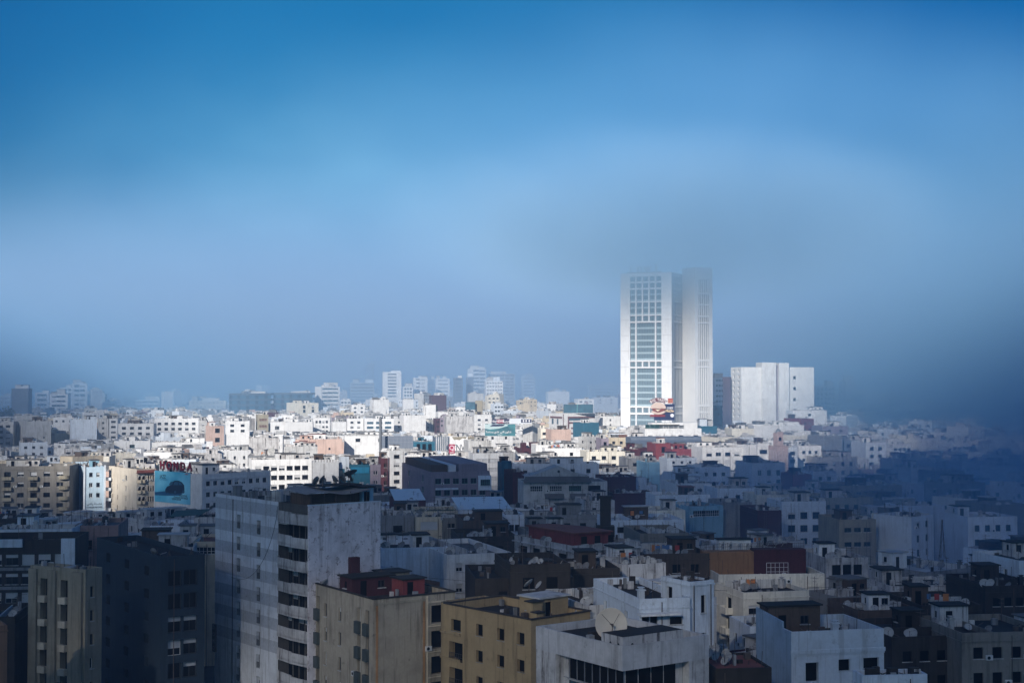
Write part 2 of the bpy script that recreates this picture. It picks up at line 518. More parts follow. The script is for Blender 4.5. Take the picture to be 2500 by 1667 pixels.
def bldg(name, label, xl, xc, xr, y, H, b, wall='W', roof='g', R=None, L=None, X=None, par=0.9, W=None, D=None, Y=None, yb=None,
         short=None, cat='building', wallm=None, group=None, coping=None, shell=True, balm=None, roof_junk=True):
    """a flat-roofed block: nearest upright edge at pixel column xc, walls running back to xl and xr, top of that edge at row y"""
    B = Bd()
    if Y is None:
        Y = depth_for(y, H)
    else:
        H = at(xc, y, Y).z
    bb = rad(b)
    X0, W, D = solve(xl, xc, xr, Y, bb, W, D)
    B.W, B.D, B.H, B.b, B.Y, B.c = W, D, H, bb, Y, Vector((X0, Y, 0))
    B.poly = outline(B.c, bb, W, D)
    B.name, B.label, B.short = name, label, short or label
    B.wall, B.roof = wall, roof
    B.balm = balm or wall
    B.root = empty(name, B.c, bb)
    if label:
        tag(B.root, label, cat, group)
    B.zr = H - par
    xs = [proj((p[0], p[1], H))[0] for p in B.poly]
    B.x0, B.x1, B.yt = min(xs), max(xs), min(proj((p[0], p[1], H))[1] for p in B.poly)
    B.yf = proj((X0, Y, H))[1]
    B.yb = yb or (B.yf + 40)
    B.key = label is not None
    ALL.append(B)
    if not shell:
        return B
    m = MB()
    wm = wallm or WALLS[wall]
    face_parts(B, m, 'R', R)
    face_parts(B, m, 'L', L)
    face_parts(B, m, 'X', X)
    face_parts(B, m, 'Z', None)
    if par > 0.02:
        t = 0.22
        inn = [(t, t), (W - t, t), (W - t, D - t), (t, D - t)]
        out = [(0, 0), (W, 0), (W, D), (0, D)]
        i = len(m.v)
        for k in range(4):
            j = (k + 1) % 4
            m.poly([(*out[k], H), (*out[j], H), (*inn[j], H), (*inn[k], H)])
            m.poly([(*inn[k], H), (*inn[j], H), (*inn[j], B.zr), (*inn[k], B.zr)])
    m.build('wall', wm, B.root)
    r = MB()
    t = 0.2 if par > 0.02 else 0
    r.poly([(t, t, B.zr), (W - t, t, B.zr), (W - t, D - t, B.zr), (t, D - t, B.zr)])
    r.build('roof', ROOFS[roof], B.root)
    if Y < 600 and name in ('house', 'apartment_block') and not coping:
        if random.random() < 0.45:
            k = MB(); e = 0.10; zc = B.zr - random.uniform(0.0, 0.3)
            k.ring([(-e, -e), (W + e, -e), (W + e, D + e), (-e, D + e)], [(-0.003, -0.003), (W + 0.003, -0.003), (W + 0.003, D + 0.003), (-0.003, D + 0.003)], zc - 0.16, zc)
            k.build('cornice', wm, B.root)
        for q_ in range(random.choice([0, 1, 1, 2])):
            k = MB(); xx = random.uniform(0.05, 0.95) * W
            k.tube((xx, -0.09, 0), (xx, -0.09, H - 0.4), 0.055, 5); k.build('drainpipe', METAL, B.root)
    if Y < 760 and roof_junk:
        junk(B)
    if coping:
        k = MB()
        e = 0.12
        k.ring([(-e, -e), (W + e, -e), (W + e, D + e), (-e, D + e)], [(0.24, 0.24), (W - 0.24, 0.24), (W - 0.24, D - 0.24), (0.24, D - 0.24)], H + 0.004, H + 0.16)
        k.build('coping', WALLS[coping], B.root)
    return B

def junk(B):
    """pipes, planks, crates and rods left on a roof, too small to pick apart"""
    m = MB()
    for k in range(random.randint(8, 22)):
        x, y = random.uniform(0.4, max(0.5, B.W - 0.4)), random.uniform(0.3, max(0.5, B.D - 0.6))
        t = random.random()
        if t < 0.45:
            a, c, h = random.uniform(0.15, 0.8), random.uniform(0.15, 0.6), random.uniform(0.2, 1.3)
            m.box(x, min(x + a, B.W - 0.25), y, min(y + c, B.D - 0.25), B.zr, B.zr + h, random.choice((0, 1, 2, 3)))
        elif t < 0.75:
            m.tube((x, y, B.zr), (x + random.uniform(-0.2, 0.2), y, B.zr + random.uniform(0.8, 2.6)), 0.035, 4, random.choice((0, 3)))
        else:
            h = random.uniform(0.05, 0.9); a = random.uniform(0, 3.14)
            m.tube((x, y, B.zr + 0.1), (max(0.3, min(B.W - 0.3, x + 1.6 * math.cos(a))), max(0.3, min(B.D - 0.3, y + 1.6 * math.sin(a))), B.zr + h), 0.05, 4, random.choice((0, 2, 3)))
    o = m.build('roof_clutter', [METAL, WALLS['G'], WALLS['D'], WALLS['U']], B.root)
    o['kind'] = 'stuff'
def hut(B, fx, fy, w, d, h, wall=None, roof=None, door=True, slab=True, win=False, name='roof_hut'):
    """a stair hut standing on the roof: walls, slab, door (and window) as sub-parts"""
    x, y = fx * B.W, fy * B.D
    w, d = min(w, B.W - 0.6), min(d, B.D - 0.6)
    x = max(0.3, min(x, B.W - w - 0.3)); y = max(0.3, min(y, B.D - d - 0.3))
    m = MB()
    wm = WALLS[wall or B.wall]
    holes = []
    if door and w > 1.8:
        holes.append((w * 0.2, w * 0.2 + 0.95, 0.0, min(2.05, h - 0.3)))
    if win and w > 3.0:
        holes.append((w * 0.62, w * 0.62 + 1.0, 1.0, min(1.95, h - 0.3)))
    m.wall((0, 0), (1, 0), (0, -1), w, 0, h, holes, 0.15)
    m.wall((0, d), (0, -1), (-1, 0), d, 0, h, [(d * 0.35, d * 0.35 + 0.8, 1.0, min(1.9, h - 0.3))] if d > 2.4 and h > 2.3 else [], 0.15)
    m.wall((w, 0), (0, 1), (1, 0), d, 0, h, [], 0.1); m.wall((w, d), (-1, 0), (0, 1), w, 0, h, [], 0.1)
    if not slab:
        m.poly(((0, 0, h), (w, 0, h), (w, d, h), (0, d, h)))
    o = m.build(name, wm, B.root, (x, y, B.zr))
    if slab:
        k = MB(); e = 0.25
        k.box(-e, w + e, -e, d + e, h, h + 0.18)
        k.build('slab', ROOFS[roof or B.roof], o)
    for i, (a0, a1, b0, b1) in enumerate(holes):
        place('door' if b0 == 0 else 'window', window_mesh(a1 - a0, b1 - b0, 'void' if b0 == 0 else 'dark'), o, (a0, 0.14, b0))
    if d > 2.4 and h > 2.3:
        place('window', window_mesh(0.8, min(1.9, h - 0.3) - 1.0, 'void'), o, (0.14, d - d * 0.35, 1.0), -math.pi / 2)
    return o

SHARED = {}
def shared(key, fn):
    if key not in SHARED:
        SHARED[key] = fn()
    return SHARED[key]
def chimney_mesh(mat):
    m = MB(); m.box(-0.35, 0.35, -0.3, 0.3, 0, 1.3); m.box(-0.48, 0.48, -0.42, 0.42, 1.304, 1.42); m.box(-0.2, 0.2, -0.2, 0.2, 1.424, 1.62); m.box(-0.34, 0.34, -0.34, 0.34, 1.624, 1.7)
    return m.mesh('chimney', mat)
def tank_mesh():
    m = MB()
    m.lathe([(0.02, 0.55), (0.5, 0.55), (0.55, 0.6), (0.55, 1.5), (0.5, 1.6), (0.18, 1.72), (0.18, 1.8), (0.02, 1.82)], 12)
    for a in range(4):
        t = a * math.pi / 2 + 0.7
        m.tube((0.4 * math.cos(t), 0.4 * math.sin(t), 0), (0.4 * math.cos(t), 0.4 * math.sin(t), 0.56), 0.04, 4)
    return m.mesh('water_tank', TANK)
def ac_mesh():
    m = MB(); m.box(-0.42, 0.42, -0.32, 0, 0, 0.6); m.lathe([(0.2, 0.0), (0.22, 0.03)], 10, 1)
    k = MB(); k.box(-0.42, 0.42, -0.32, -0.003, 0, 0.6)
    n = 10
    k.poly([(-0.1 + 0.22 * math.cos(2 * math.pi * i / n), -0.326, 0.3 + 0.22 * math.sin(2 * math.pi * i / n)) for i in range(n)], 1)
    return k.mesh('air_conditioner', [FR_W, VOID])
def railing(B, x0, y0, x1, y1, h=1.0, z=None, mat=None, name='railing', gap=0.35, parent=None):
    m = MB()
    z = B.zr if z is None else z
    p, q = Vector((x0, y0, z)), Vector((x1, y1, z))
    n = max(1, int((q - p).length / gap))
    for k in range(n + 1):
        a = p.lerp(q, k / n)
        m.tube(a, a + Vector((0, 0, h)), 0.025, 4)
    for zz in (h, h * 0.5):
        m.tube(p + Vector((0, 0, zz)), q + Vector((0, 0, zz)), 0.03, 4)
    return m.build(name, mat or METAL, parent or B.root)
def washing(B, fx, fy, ln, ang=0.0):
    x, y = fx * B.W, fy * B.D
    m = MB()
    c, s = math.cos(ang), math.sin(ang)
    P = lambda a, z: (x + a * c, y + a * s, B.zr + z)
    for a in (0, ln):
        m.tube(P(a, 0), P(a, 1.9), 0.03, 4)
    m.tube(P(0, 1.85), P(ln, 1.85), 0.012, 4)
    o = m.build('washing_line', METAL, B.root)
    a = 0.2
    while a < ln - 0.8:
        w = random.uniform(0.4, 0.9)
        k = MB(); h = random.uniform(0.6, 1.2)
        k.box(a, a + w, -0.012, 0.012, 1.84 - h, 1.84)
        k.build('laundry', random.choice(CLOTH), o, (x, y, B.zr), ang)
        a += w + random.uniform(0.1, 0.6)
    return o
def low_wall(B, x0, x1, y0, y1, h, wall=None, name='terrace_wall'):
    m = MB(); m.box(x0, x1, y0, y1, B.zr - 0.02, B.zr + h)
    return m.build(name, WALLS[wall or B.wall], B.root)
def part(B, key, mesh_fn, name, x, y, z=None, rz=0.0, scale=None):
    return place(name, shared(key, mesh_fn), B.root, (x, y, B.zr if z is None else z), rz, scale=scale)

# ------------------------------------------------------------------ satellite dishes and aerials: things of their own
def dish_reflector(mat):
    m = MB()
    pr = [(0.02, 0.0)] + [(r, 0.2 * r * r) for r in (0.25, 0.5, 0.75, 0.95)] + [(1.0, 0.205), (1.0, 0.18)] + [(r, 0.2 * r * r - 0.035) for r in (0.75, 0.5, 0.25, 0.02)]
    m.lathe(pr, 20)
    me = m.mesh('reflector', mat)
    me.polygons.foreach_set('use_smooth', [True] * len(me.polygons))
    return me
def dish_arm():
    m = MB()
    m.tube((0, -0.98, 0.2), (0, -0.12, 0.95), 0.03, 5)
    m.tube((0.6, 0.7, 0.18), (0.03, -0.08, 0.95), 0.015, 4); m.tube((-0.6, 0.7, 0.18), (-0.03, -0.08, 0.95), 0.015, 4)
    m.tube((0, -0.12, 1.02), (0, -0.04, 0.82), 0.075, 8)
    return m.mesh('feed_arm', METAL)
def dish_mast():
    m = MB()
    m.tube((0, 0, 0), (0, 0, 1.1), 0.06, 6)
    for a in range(3):
        t = a * 2.1
        m.tube((0.42 * math.cos(t), 0.42 * math.sin(t), 0), (0, 0, 0.55), 0.03, 4)
    m.box(-0.12, 0.12, -0.1, 0.12, 0.95, 1.2)
    return m.mesh('mast', METAL)
DISHES, QUEUE = [], []
def dish(p, r, az=None, el=None, dark=None, B=None, label=None, cnt=True):
    az = random.gauss(205, 22) if az is None else az
    el = random.gauss(38, 6) if el is None else el
    dark = random.random() < 0.4 if dark is None else dark
    if cnt:
        QUEUE.append((Vector(p), r, az, el, dark, B))
        return None
    return make_dish(p, r, az, el, dark, B, label)
def aim(az, el):
    a = rad(az)
    d = Vector((math.sin(a) * math.cos(rad(el)), math.cos(a) * math.cos(rad(el)), math.sin(rad(el))))
    return d, d.to_track_quat('Z', 'Y')
def make_dish(p, r, az, el, dark, B, label=None):
    e = empty('satellite_dish', p)
    e.scale = (r, r, r)
    d, q = aim(az, el)
    q = q.to_euler()
    back = d * 0.10
    place('reflector', shared('dishd' if dark else 'dish', lambda: dish_reflector(DISHD if dark else DISH)), e, Vector((0, 0, 1.12)) + back, rot=q)
    place('feed_arm', shared('arm', dish_arm), e, Vector((0, 0, 1.12)) + back, rot=q)
    place('mast', shared('mast', dish_mast), e)
    tag(e, label, 'satellite dish')
    return e
def bulk_dish(m, p, r, az, el, dark):
    d, q = aim(az, el)
    c = Vector(p) + Vector((0, 0, 1.12 * r)) + d * 0.1 * r
    n = 9
    i = len(m.v)
    for rr, z in ((0.0, 0.0), (0.6, 0.07), (1.0, 0.2)):
        for k in range(n):
            t = 2 * math.pi * k / n
            m.v.append(tuple(c + q @ Vector((r * rr * math.cos(t), r * rr * math.sin(t), r * z))))
    for a in range(2):
        for k in range(n):
            j = (k + 1) % n
            m.f.append((i + a * n + k, i + a * n + j, i + (a + 1) * n + j, i + (a + 1) * n + k)); m.m.append(1 if dark else 0)
    m.tube(c + q @ Vector((0, -r, 0.2 * r)), c + q @ Vector((0, -0.1 * r, 0.95 * r)), 0.03 * r, 3, 2)
    m.tube(p, c, 0.06 * r, 4, 2)
def antenna_mesh():
    m = MB()
    m.tube((0, 0, 0), (0, 0, 2.6), 0.035, 5)
    m.tube((-0.5, 0, 2.35), (0.7, 0, 2.35), 0.02, 4)
    for k in range(6):
        x = -0.45 + k * 0.2
        m.tube((x, -0.34 + 0.03 * k, 2.35), (x, 0.34 - 0.03 * k, 2.35), 0.013, 4)
    m.tube((-0.3, 0, 1.9), (0.35, 0, 1.9), 0.02, 4)
    for k in range(3):
        m.tube((-0.2 + 0.22 * k, -0.25, 1.9), (-0.2 + 0.22 * k, 0.25, 1.9), 0.013, 4)
    return m.mesh('tv_aerial', METAL)
AERIALS = []
def aerial(B, x, y, z=None, s=1.0):
    p = B.c + Matrix.Rotation(B.b, 3, 'Z') @ Vector((x, y, B.zr if z is None else z))
    AERIALS.append((p, B, random.uniform(0, 6.28), s))
def roof_dish(B, fx, fy, r=None, z=None, **kw):
    x, y = fx * B.W, fy * B.D
    p = B.c + Matrix.Rotation(B.b, 3, 'Z') @ Vector((x, y, (B.zr if z is None else z) - 0.01))
    return dish(p, r or random.uniform(0.42, 0.75), B=B, **kw)
def clutter(B, nd=3, na=1, huts=1, low=1, wash=0, seed=None, dr=(0.42, 0.8)):
    st = random.getstate() if seed is not None else None
    if seed is not None:
        random.seed(seed)
    for k in range(huts):
        hut(B, random.uniform(0.05, 0.75), random.uniform(0.25, 0.75), random.uniform(2.5, max(2.6, B.W * 0.4)), random.uniform(2.4, 4.5), random.uniform(2.1, 2.8),
            wall=random.choice([B.wall, B.wall, 'W', 'L', 'D', 'B']), win=random.random() < 0.5)
    for k in range(low):
        if random.random() < 0.5:
            x = random.uniform(0.25, 0.75) * B.W
            low_wall(B, x, x + 0.2, 0.3, B.D - 0.3, random.uniform(0.7, 1.5), random.choice([B.wall, 'D', 'L']))
        else:
            y = random.uniform(0.3, 0.8) * B.D
            low_wall(B, 0.3, B.W - 0.3, y, y + 0.2, random.uniform(0.7, 1.5), random.choice([B.wall, 'D', 'L']))
    wmat = WALLS[random.choice([B.wall, 'L', 'D'])]
    for k in range(random.randint(0, 2)):
        part(B, 'chim' + wmat.name, lambda: chimney_mesh(wmat), 'chimney', random.uniform(0.8, B.W - 0.8), random.uniform(0.8, B.D - 0.8))
    if random.random() < 0.3:
        part(B, 'tank', tank_mesh, 'water_tank', random.uniform(1, B.W - 1), random.uniform(1, B.D - 1))
    for k in range(wash):
        washing(B, random.uniform(0.1, 0.4), random.uniform(0.2, 0.7), random.uniform(2.5, max(2.6, B.W * 0.45)), random.uniform(-0.1, 0.1))
    fx, fy = random.uniform(0.15, 0.8), random.uniform(0.05, 0.3)
    for k in range(nd):
        if random.random() < 0.3:
            fx, fy = random.uniform(0.1, 0.9), random.uniform(0.05, 0.5)
        roof_dish(B, max(0.06, min(0.94, fx + random.gauss(0, 0.12))), max(0.08, min(0.9, fy + random.gauss(0, 0.08))), random.uniform(*dr))
    for k in range(na):
        aerial(B, random.uniform(0.5, B.W - 0.5), random.uniform(0.5, B.D - 0.5), s=random.uniform(0.8, 1.3))
    if st:
        random.setstate(st)
def text_mesh(body, size, ext=0.05, bold=0.0, align='CENTER', sx=1.0):
    cu = bpy.data.curves.new('lettering', 'FONT')
    cu.body = body; cu.size = size; cu.extrude = ext; cu.offset = bold
    cu.align_x = align; cu.align_y = 'CENTER'
    ob = bpy.data.objects.new('lettering', cu)
    COL.objects.link(ob)
    dg = bpy.context.evaluated_depsgraph_get()
    me = bpy.data.meshes.new_from_object(ob.evaluated_get(dg))
    bpy.data.objects.remove(ob)
    bpy.data.curves.remove(cu)
    me.transform(Matrix.Scale(sx, 4, (1, 0, 0)))
    return me
def lettering(body, size, mat, parent, loc, rz=0.0, ext=0.04, bold=0.0, rot=0.0, name='lettering', sx=1.0, align='CENTER'):
    """upright letters: local x along the wall, outward towards -y (before rz)"""
    me = text_mesh(body, size, ext, bold, align, sx)
    me.transform(Matrix.Rotation(rot, 4, 'Z'))
    me.transform(Matrix.Rotation(math.pi / 2, 4, 'X'))
    me.materials.clear(); me.materials.append(mat)
    return place(name, me, parent, loc, rz)
# ------------------------------------------------------------------ the near buildings
def S(t):
    """'n w h style floors top pitch' -> a row plan"""
    if not t:
        return None
    out = []
    for u in t.split('|'):
        a = u.split()
        d = dict(n=int(a[0]))
        for k, v in zip(('w', 'h', 'st', 'nfl', 'top', 'fh'), a[1:]):
            d[k] = v if k == 'st' else (int(v) if k == 'nfl' else float(v))
        if d.get('st') == 'mix':
            d['st'] = 'white'; d['mix'] = ['white', 'half', 'full', 'dark', 'third']
        if d.get('st') == 'mixd':
            d['st'] = 'dark'; d['mix'] = ['dark', 'dark', 'void', 'third', 'half']
        out.append(fw(**d))
    return out

# --- the striped tower block
def striped_tower():
    H0, fh = None, 3.1
    stripes = plaster('striped_grey_white_render', (0.72, 0.74, 0.77), 0.35, 0.4, dirt_rgb=(0.24, 0.23, 0.22), bands=((0.43, 0.45, 0.49), 3.1, 0.45, 0.52, 9.5))
    B = bldg('tower_block', 'tall tower block with painted grey stripes, loggias and a blank flaking wall', 528, 755, 930, 1235, 0, 38, 'D', 'b', Y=189, par=0.7, yb=1667,
             short='the striped tower block', shell=False)
    W, D, H = B.W, B.D, B.H
    B.zr = H - 0.7
    flake = plaster('flaking_pink_white_render', (0.80, 0.74, 0.75), 0.4, 0.4, peel=(0.22, 0.16, 0.15), dirt_rgb=(0.2, 0.16, 0.15))
    m = MB()
    # the left face: two columns of tall niches, then the loggia bay next to the corner
    bay0 = D * 0.70
    holes, k = [], 0
    for f in range(9):
        zt = H - 2.6 - f * fh
        for c in (0.27, 0.49):
            z = zt - (0.35 if c > 0.4 else 0.0)
            holes.append((c * D - 0.55, c * D + 0.55, z - 1.95, z))
    m.wall((0, D), (0, -1), (-1, 0), bay0, 0, H, holes, 0.6, 0)
    w = m.build('striped_wall', stripes, B.root)
    w['label'] = 'left wall painted in grey and white stripes'
    for a0, a1, b0, b1 in holes:
        n = place('window', window_mesh(1.1, 1.95, 'third' if random.random() < 0.3 else 'dark'), B.root, (0.55, D - a0, b0), -math.pi / 2)
    rl = shared('nicherail', lambda: (lambda q: (q.box(0, 1.1, -0.02, 0.02, 0.78, 0.83), [q.box(x, x + 0.03, -0.015, 0.015, 0, 0.78) for x in (0.05, 0.2, 0.35, 0.5, 0.65, 0.8, 0.95)], q.mesh('window_railing', FR_D))[-1])(MB()))
    for a0, a1, b0, b1 in holes:
        place('window_railing', rl, B.root, (0.08, D - a0, b0), -math.pi / 2)
    y0 = D - bay0                                     # bay runs from y0 to the corner at y = 0
    m = MB()
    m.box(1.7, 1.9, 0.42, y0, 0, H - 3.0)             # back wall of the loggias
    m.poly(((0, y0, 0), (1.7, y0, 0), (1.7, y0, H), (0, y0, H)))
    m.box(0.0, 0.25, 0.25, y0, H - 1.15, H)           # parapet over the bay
    m.build('loggia_wall', plaster('shade_darkened_loggia_render', (0.12, 0.11, 0.10), 0.4, 0.4), B.root)  # back wall colour darkened to stand in for deep loggia shade
    for f in range(10):
        zf = H - 1.15 - f * fh
        if zf < 1:
            break
        q = MB()                                      # cranked white balcony front, with its slab
        pts = [(0.02, y0 - 0.05), (-0.35, y0 - 0.4), (-0.55, y0 * 0.45), (-0.15, 0.2), (0.02, 0.15), (1.68, 0.15), (1.68, y0 - 0.05)]
        q.prism(pts, zf - 1.25, zf - 1.08)
        fr = pts[:5]
        inn = [(p[0] + 0.14, p[1]) for p in fr]
        for i in range(4):
            a, b_, c_, d_ = fr[i], fr[i + 1], inn[i + 1], inn[i]
            za, zb = zf - 1.25 - (0.25 if i in (1, 2) else 0.05), zf - 0.02 + 0.12 * math.sin(i * 1.7 + f)
            q.prism([a, b_, c_, d_], za, zb)
        q.build('balcony', WALLS['D'], B.root)
        if f < 9:
            q = MB()
            yy = 0.6
            while yy < y0 - 0.8:
                st = random.choice(['void', 'dark', 'third', 'dark'])
                place('window', window_mesh(1.3, 2.0, st), B.root, (1.69, yy + 1.3, zf - fh - 1.08 + fh - 3.0 + 0.05 + 0.0), -math.pi / 2)
                yy += 1.65
    # glazed-in top loggia
    place('window', window_mesh(2.4, 1.5, 'grid'), B.root, (0.1, y0 - 0.4, H - 1.15 - 1.62), -math.pi / 2)
    # the blank right face
    m = MB()
    m.box(0, W, 0.0, 0.25, 0, H)
    m.build('blank_wall', flake, B.root)['label'] = 'blank wall with flaking pinkish white paint'
    m = MB()
    m.wall((W, 0.25), (0, 1), (1, 0), D - 0.25, 0, H, [], 0.2); m.wall((W, D), (-1, 0), (0, 1), W, 0, H, [], 0.2)
    m.box(W - 0.22, W - 0.003, 0.26, D - 0.22, B.zr, H); m.box(0.003, W, D - 0.22, D - 0.003, B.zr, H); m.box(0.003, 0.22, y0 + 0.01, D - 0.23, B.zr, H)
    m.build('wall', WALLS['D'], B.root)
    r = MB(); r.poly([(0.02, 0.25, B.zr), (W - 0.2, 0.25, B.zr), (W - 0.2, D - 0.2, B.zr), (0.02, D - 0.2, B.zr)])
    r.build('roof', ROOFS['b'], B.root)
    k = MB(); k.box(-0.05, W + 0.05, -0.06, 0.3, H + 0.004, H + 0.14); k.build('coping', WALLS['V'], B.root)
    # chimney stacks and the tank drum at the left
    for (fy, s, hh) in ((0.80, 0.9, 2.0), (0.62, 0.85, 1.6)):
        q = MB(); q.box(-0.02, s * 1.2, -s / 2, s / 2, 0, hh); q.box(-0.1, s * 1.2 + 0.08, -s / 2 - 0.08, s / 2 + 0.08, hh + 0.003, hh + 0.1)
        q.build('chimney', WALLS['G'], B.root, (0.25, fy * D, B.zr))
    q = MB(); q.lathe([(0.02, 0.0), (0.85, 0.0), (0.85, 1.9), (0.8, 1.95), (0.02, 2.0)], 18)
    q.build('tank_drum', WALLS['L'], B.root, (1.3, D * 0.40, B.zr + 0.1))
    low_wall(B, 0.3, 3.6, D * 0.46, D * 0.46 + 0.2, 1.3, 'L')
    railing(B, 0.4, D * 0.58, 0.4, D * 0.36, 2.2, gap=1.2)
    # rooftop shanty under a wavy corrugated sheet
    sx0, sx1, sy0, sy1 = 0.6, W - 1.6, 0.7, 6.0
    q = MB(); q.box(sx0, sx1, sy0 + 1.2, sy0 + 1.35, 0, 2.1); q.box(sx0, sx0 + 0.15, sy0, sy1, 0, 2.1); q.box(sx0 + 4.2, sx0 + 6.2, sy0 + 0.5, sy0 + 0.62, 0, 2.1)
    q.build('shed_wall', plaster('shed_boards', (0.13, 0.085, 0.06), 0.5, 0.5), B.root, (0, 0, B.zr))
    for x in (sx0 + 0.2, sx0 + 2.2, sx0 + 4.0, sx0 + 6.3, sx1 - 0.2):
        q = MB(); q.tube((0, 0, 0), (0, 0, 2.25), 0.05, 6); q.build('post', METAL, B.root, (x, sy0, B.zr))
    q = MB()
    n = 150
    e0 = sx0 - 0.9
    for i in range(n):
        x, x2 = e0 + (sx1 + 0.3 - e0) * i / n, e0 + (sx1 + 0.3 - e0) * (i + 1) / n
        zz = lambda v: 2.2 + 0.22 * math.sin((v - e0) * 0.75) + 0.045 * math.sin(v * 40)
        q.poly(((x, sy0 - 0.5, zz(x)), (x2, sy0 - 0.5, zz(x2)), (x2, sy1, zz(x2) + 0.5), (x, sy1, zz(x) + 0.5)))
        q.poly(((x, sy0 - 0.5, zz(x) - 0.03), (x2, sy0 - 0.5, zz(x2) - 0.03), (x2, sy1, zz(x2) + 0.47), (x, sy1, zz(x) + 0.47)))
    q.build('corrugated_roof', plain('corrugated_sheet', (0.36, 0.35, 0.35), 0.6, 0.1, var=0.5), B.root, (0, 0, B.zr))
    hut(B, 0.86, 0.05, 1.9, 2.6, 2.6, wall='A', roof='b')
    # a platform with the cluster of big dishes
    q = MB(); q.box(sx0 + 2.0, sx1, sy0 + 1.5, sy0 + 5.0, 2.95, 3.1); q.build('platform', WALLS['U'], B.root, (0, 0, B.zr))
    for x, yy, r, az, el in ((2.5, 2.2, 0.62, 300, 20), (3.7, 2.6, 0.66, 285, 30), (4.3, 3.6, 0.5, 190, 20), (5.2, 2.4, 0.62, 60, 25), (6.0, 3.4, 0.62, 100, 40), (6.6, 2.8, 0.95, 60, 20), (8.0, 2.6, 1.12, 310, 62), (8.3, 3.6, 0.9, 70, 20)):
        p = B.c + Matrix.Rotation(B.b, 3, 'Z') @ Vector((x, yy, B.zr + 3.09))
        dish(p, r, az, el, True, B)
    # cable sagging down the striped wall
    q = MB()
    pts = []
    for i in range(25):
        t = i / 24
        pts.append(Vector((-0.06, y0 + 0.1 + (D * 0.5) * t ** 1.3, H - 0.6 - 11.5 * (1 - (1 - t) ** 2.2) + 1.2 * max(0, t - 0.7))))
    for a, b_ in zip(pts, pts[1:]):
        q.tube(a, b_, 0.025, 4)
    q.build('cable', FR_D, B.root)
    # drainpipe
    q = MB(); q.tube((-0.08, D * 0.79, 0), (-0.08, D * 0.79, H - 0.5), 0.06, 6); q.build('drainpipe', METAL, B.root)
    return B
TOWER = striped_tower()
# sign on the tower's flank
sg = MB(); sg.box(-0.12, 0.12, -0.5, 0.5, 0, 4.0)
so = sg.build('hanging_sign', FR_D, None, at(523, 1590, 207), rad(38))
tag(so, 'dark upright sign projecting from the edge of the striped tower block', 'sign')
for i, ch in enumerate('DOMO'):
    lettering(ch, 0.8, plain('dull_sign_letter', (0.22, 0.22, 0.24)), so, (-0.13, 0, 3.5 - i * 0.98), -math.pi / 2, 0.01)

# --- cream block with the red roof storey
B = bldg('apartment_block', 'cream apartment block with dark bay balconies, big framed blank panel and red rooftop rooms', 752, 912, 1112, 1463, 0, 33, 'C', 'b', Y=176, yb=1667, coping='U', balm='E',
         short='the cream block with red rooftop rooms', wallm=plaster('dull_cream_render', (0.44, 0.38, 0.29), 0.4, 0.5),
         R=[fw(1, 2.3, 2.25, 'void', 3.2, 1.45, 6, cols=(0.80,), rec=0.7)],
         L=[fw(1, 0.7, 1.7, 'dark', 3.15, 2.2, 6, cols=(0.30, 0.52)), fw(1, 1.0, 2.2, 'dark', 3.15, 1.5, 6, cols=(0.08, 0.18, 0.80, 0.92), rec=0.5)])
m = MB()
for f in range(6):
    for c in (0.08, 0.18, 0.80, 0.92):
        z = B.H - 1.5 - f * 3.15 - 2.2
        y = B.D * (1 - c)
        q = MB(); q.box(-0.45, -0.003, y - 0.55, y + 0.55, z - 0.95, z + 0.55)
        q.build('balcony', plain('dark_balcony_panel', (0.07, 0.085, 0.08), 0.6), B.root)
        q = MB()                                       # arched head
        n = 8
        q.poly([(-0.02, y + 0.5 * math.cos(math.pi * i / n), z + 1.75 + 0.42 * math.sin(math.pi * i / n)) for i in range(n + 1)] + [(-0.02, y - 0.55, z + 2.25), (-0.02, y + 0.55, z + 2.25)][::1])
for c0, c1 in ((0.035, 0.06), (0.60, 0.625)):
    q = MB(); q.box(B.W * c0, B.W * c1, -0.05, -0.003, 0.5, B.H - 0.8); q.build('pilaster', plaster('rust_band', (0.50, 0.27, 0.12), 0.4, 0.5), B.root)
q = MB(); q.box(B.W * 0.035, B.W * 0.625, -0.07, -0.003, B.H - 0.78, B.H - 0.5); q.build('panel_frame', WALLS['K'], B.root)
q = MB(); q.box(B.W * 0.645, B.W * 0.66, -0.16, -0.003, 0, B.H - 0.2); q.box(B.W * 0.665, B.W, -0.12, -0.003, B.H - 1.1, B.H - 0.9); q.build('cornice', WALLS['C'], B.root)
for f in range(1, 6):
    q = MB(); q.box(B.W * 0.665, B.W, -0.14, -0.003, B.H - 0.9 - f * 3.2, B.H - 0.75 - f * 3.2); q.build('cornice', WALLS['C'], B.root)
hut(B, 0.10, 0.42, 6.0, 3.6, 2.4, wall='Z', roof='b', win=True)
hut(B, 0.55, 0.22, 3.2, 3.0, 2.3, wall='R', roof='b')
hut(B, 0.72, 0.60, 3.6, 3.4, 2.2, wall='K', roof='b')
q = MB(); q.box(0, 1.3, 0, 0.9, 0, 4.6); q.build('chimney', WALLS['Z'], B.root, (B.W * 0.25, B.D * 0.62, B.zr))
for fx, fy, r, z, az in ((0.07, 0.80, 0.75, 2.5, 300), (0.32, 0.74, 0.8, 2.2, 130), (0.70, 0.92, 0.95, 2.1, 300), (0.95, 0.9, 0.7, 0, 290)):
    roof_dish(B, fx, fy, r, az=az, el=30)
for i in range(3):
    aerial(B, 1.0 + i * 3.1, B.D * 0.6, s=1.1)
railing(B, B.W * 0.35, B.D * 0.93, B.W * 0.92, B.D * 0.93, 1.1)
ac = shared('ac', ac_mesh)
place('air_conditioner', ac, B.root, (-0.02, B.D * 0.30, B.H - 12.2), -math.pi / 2)

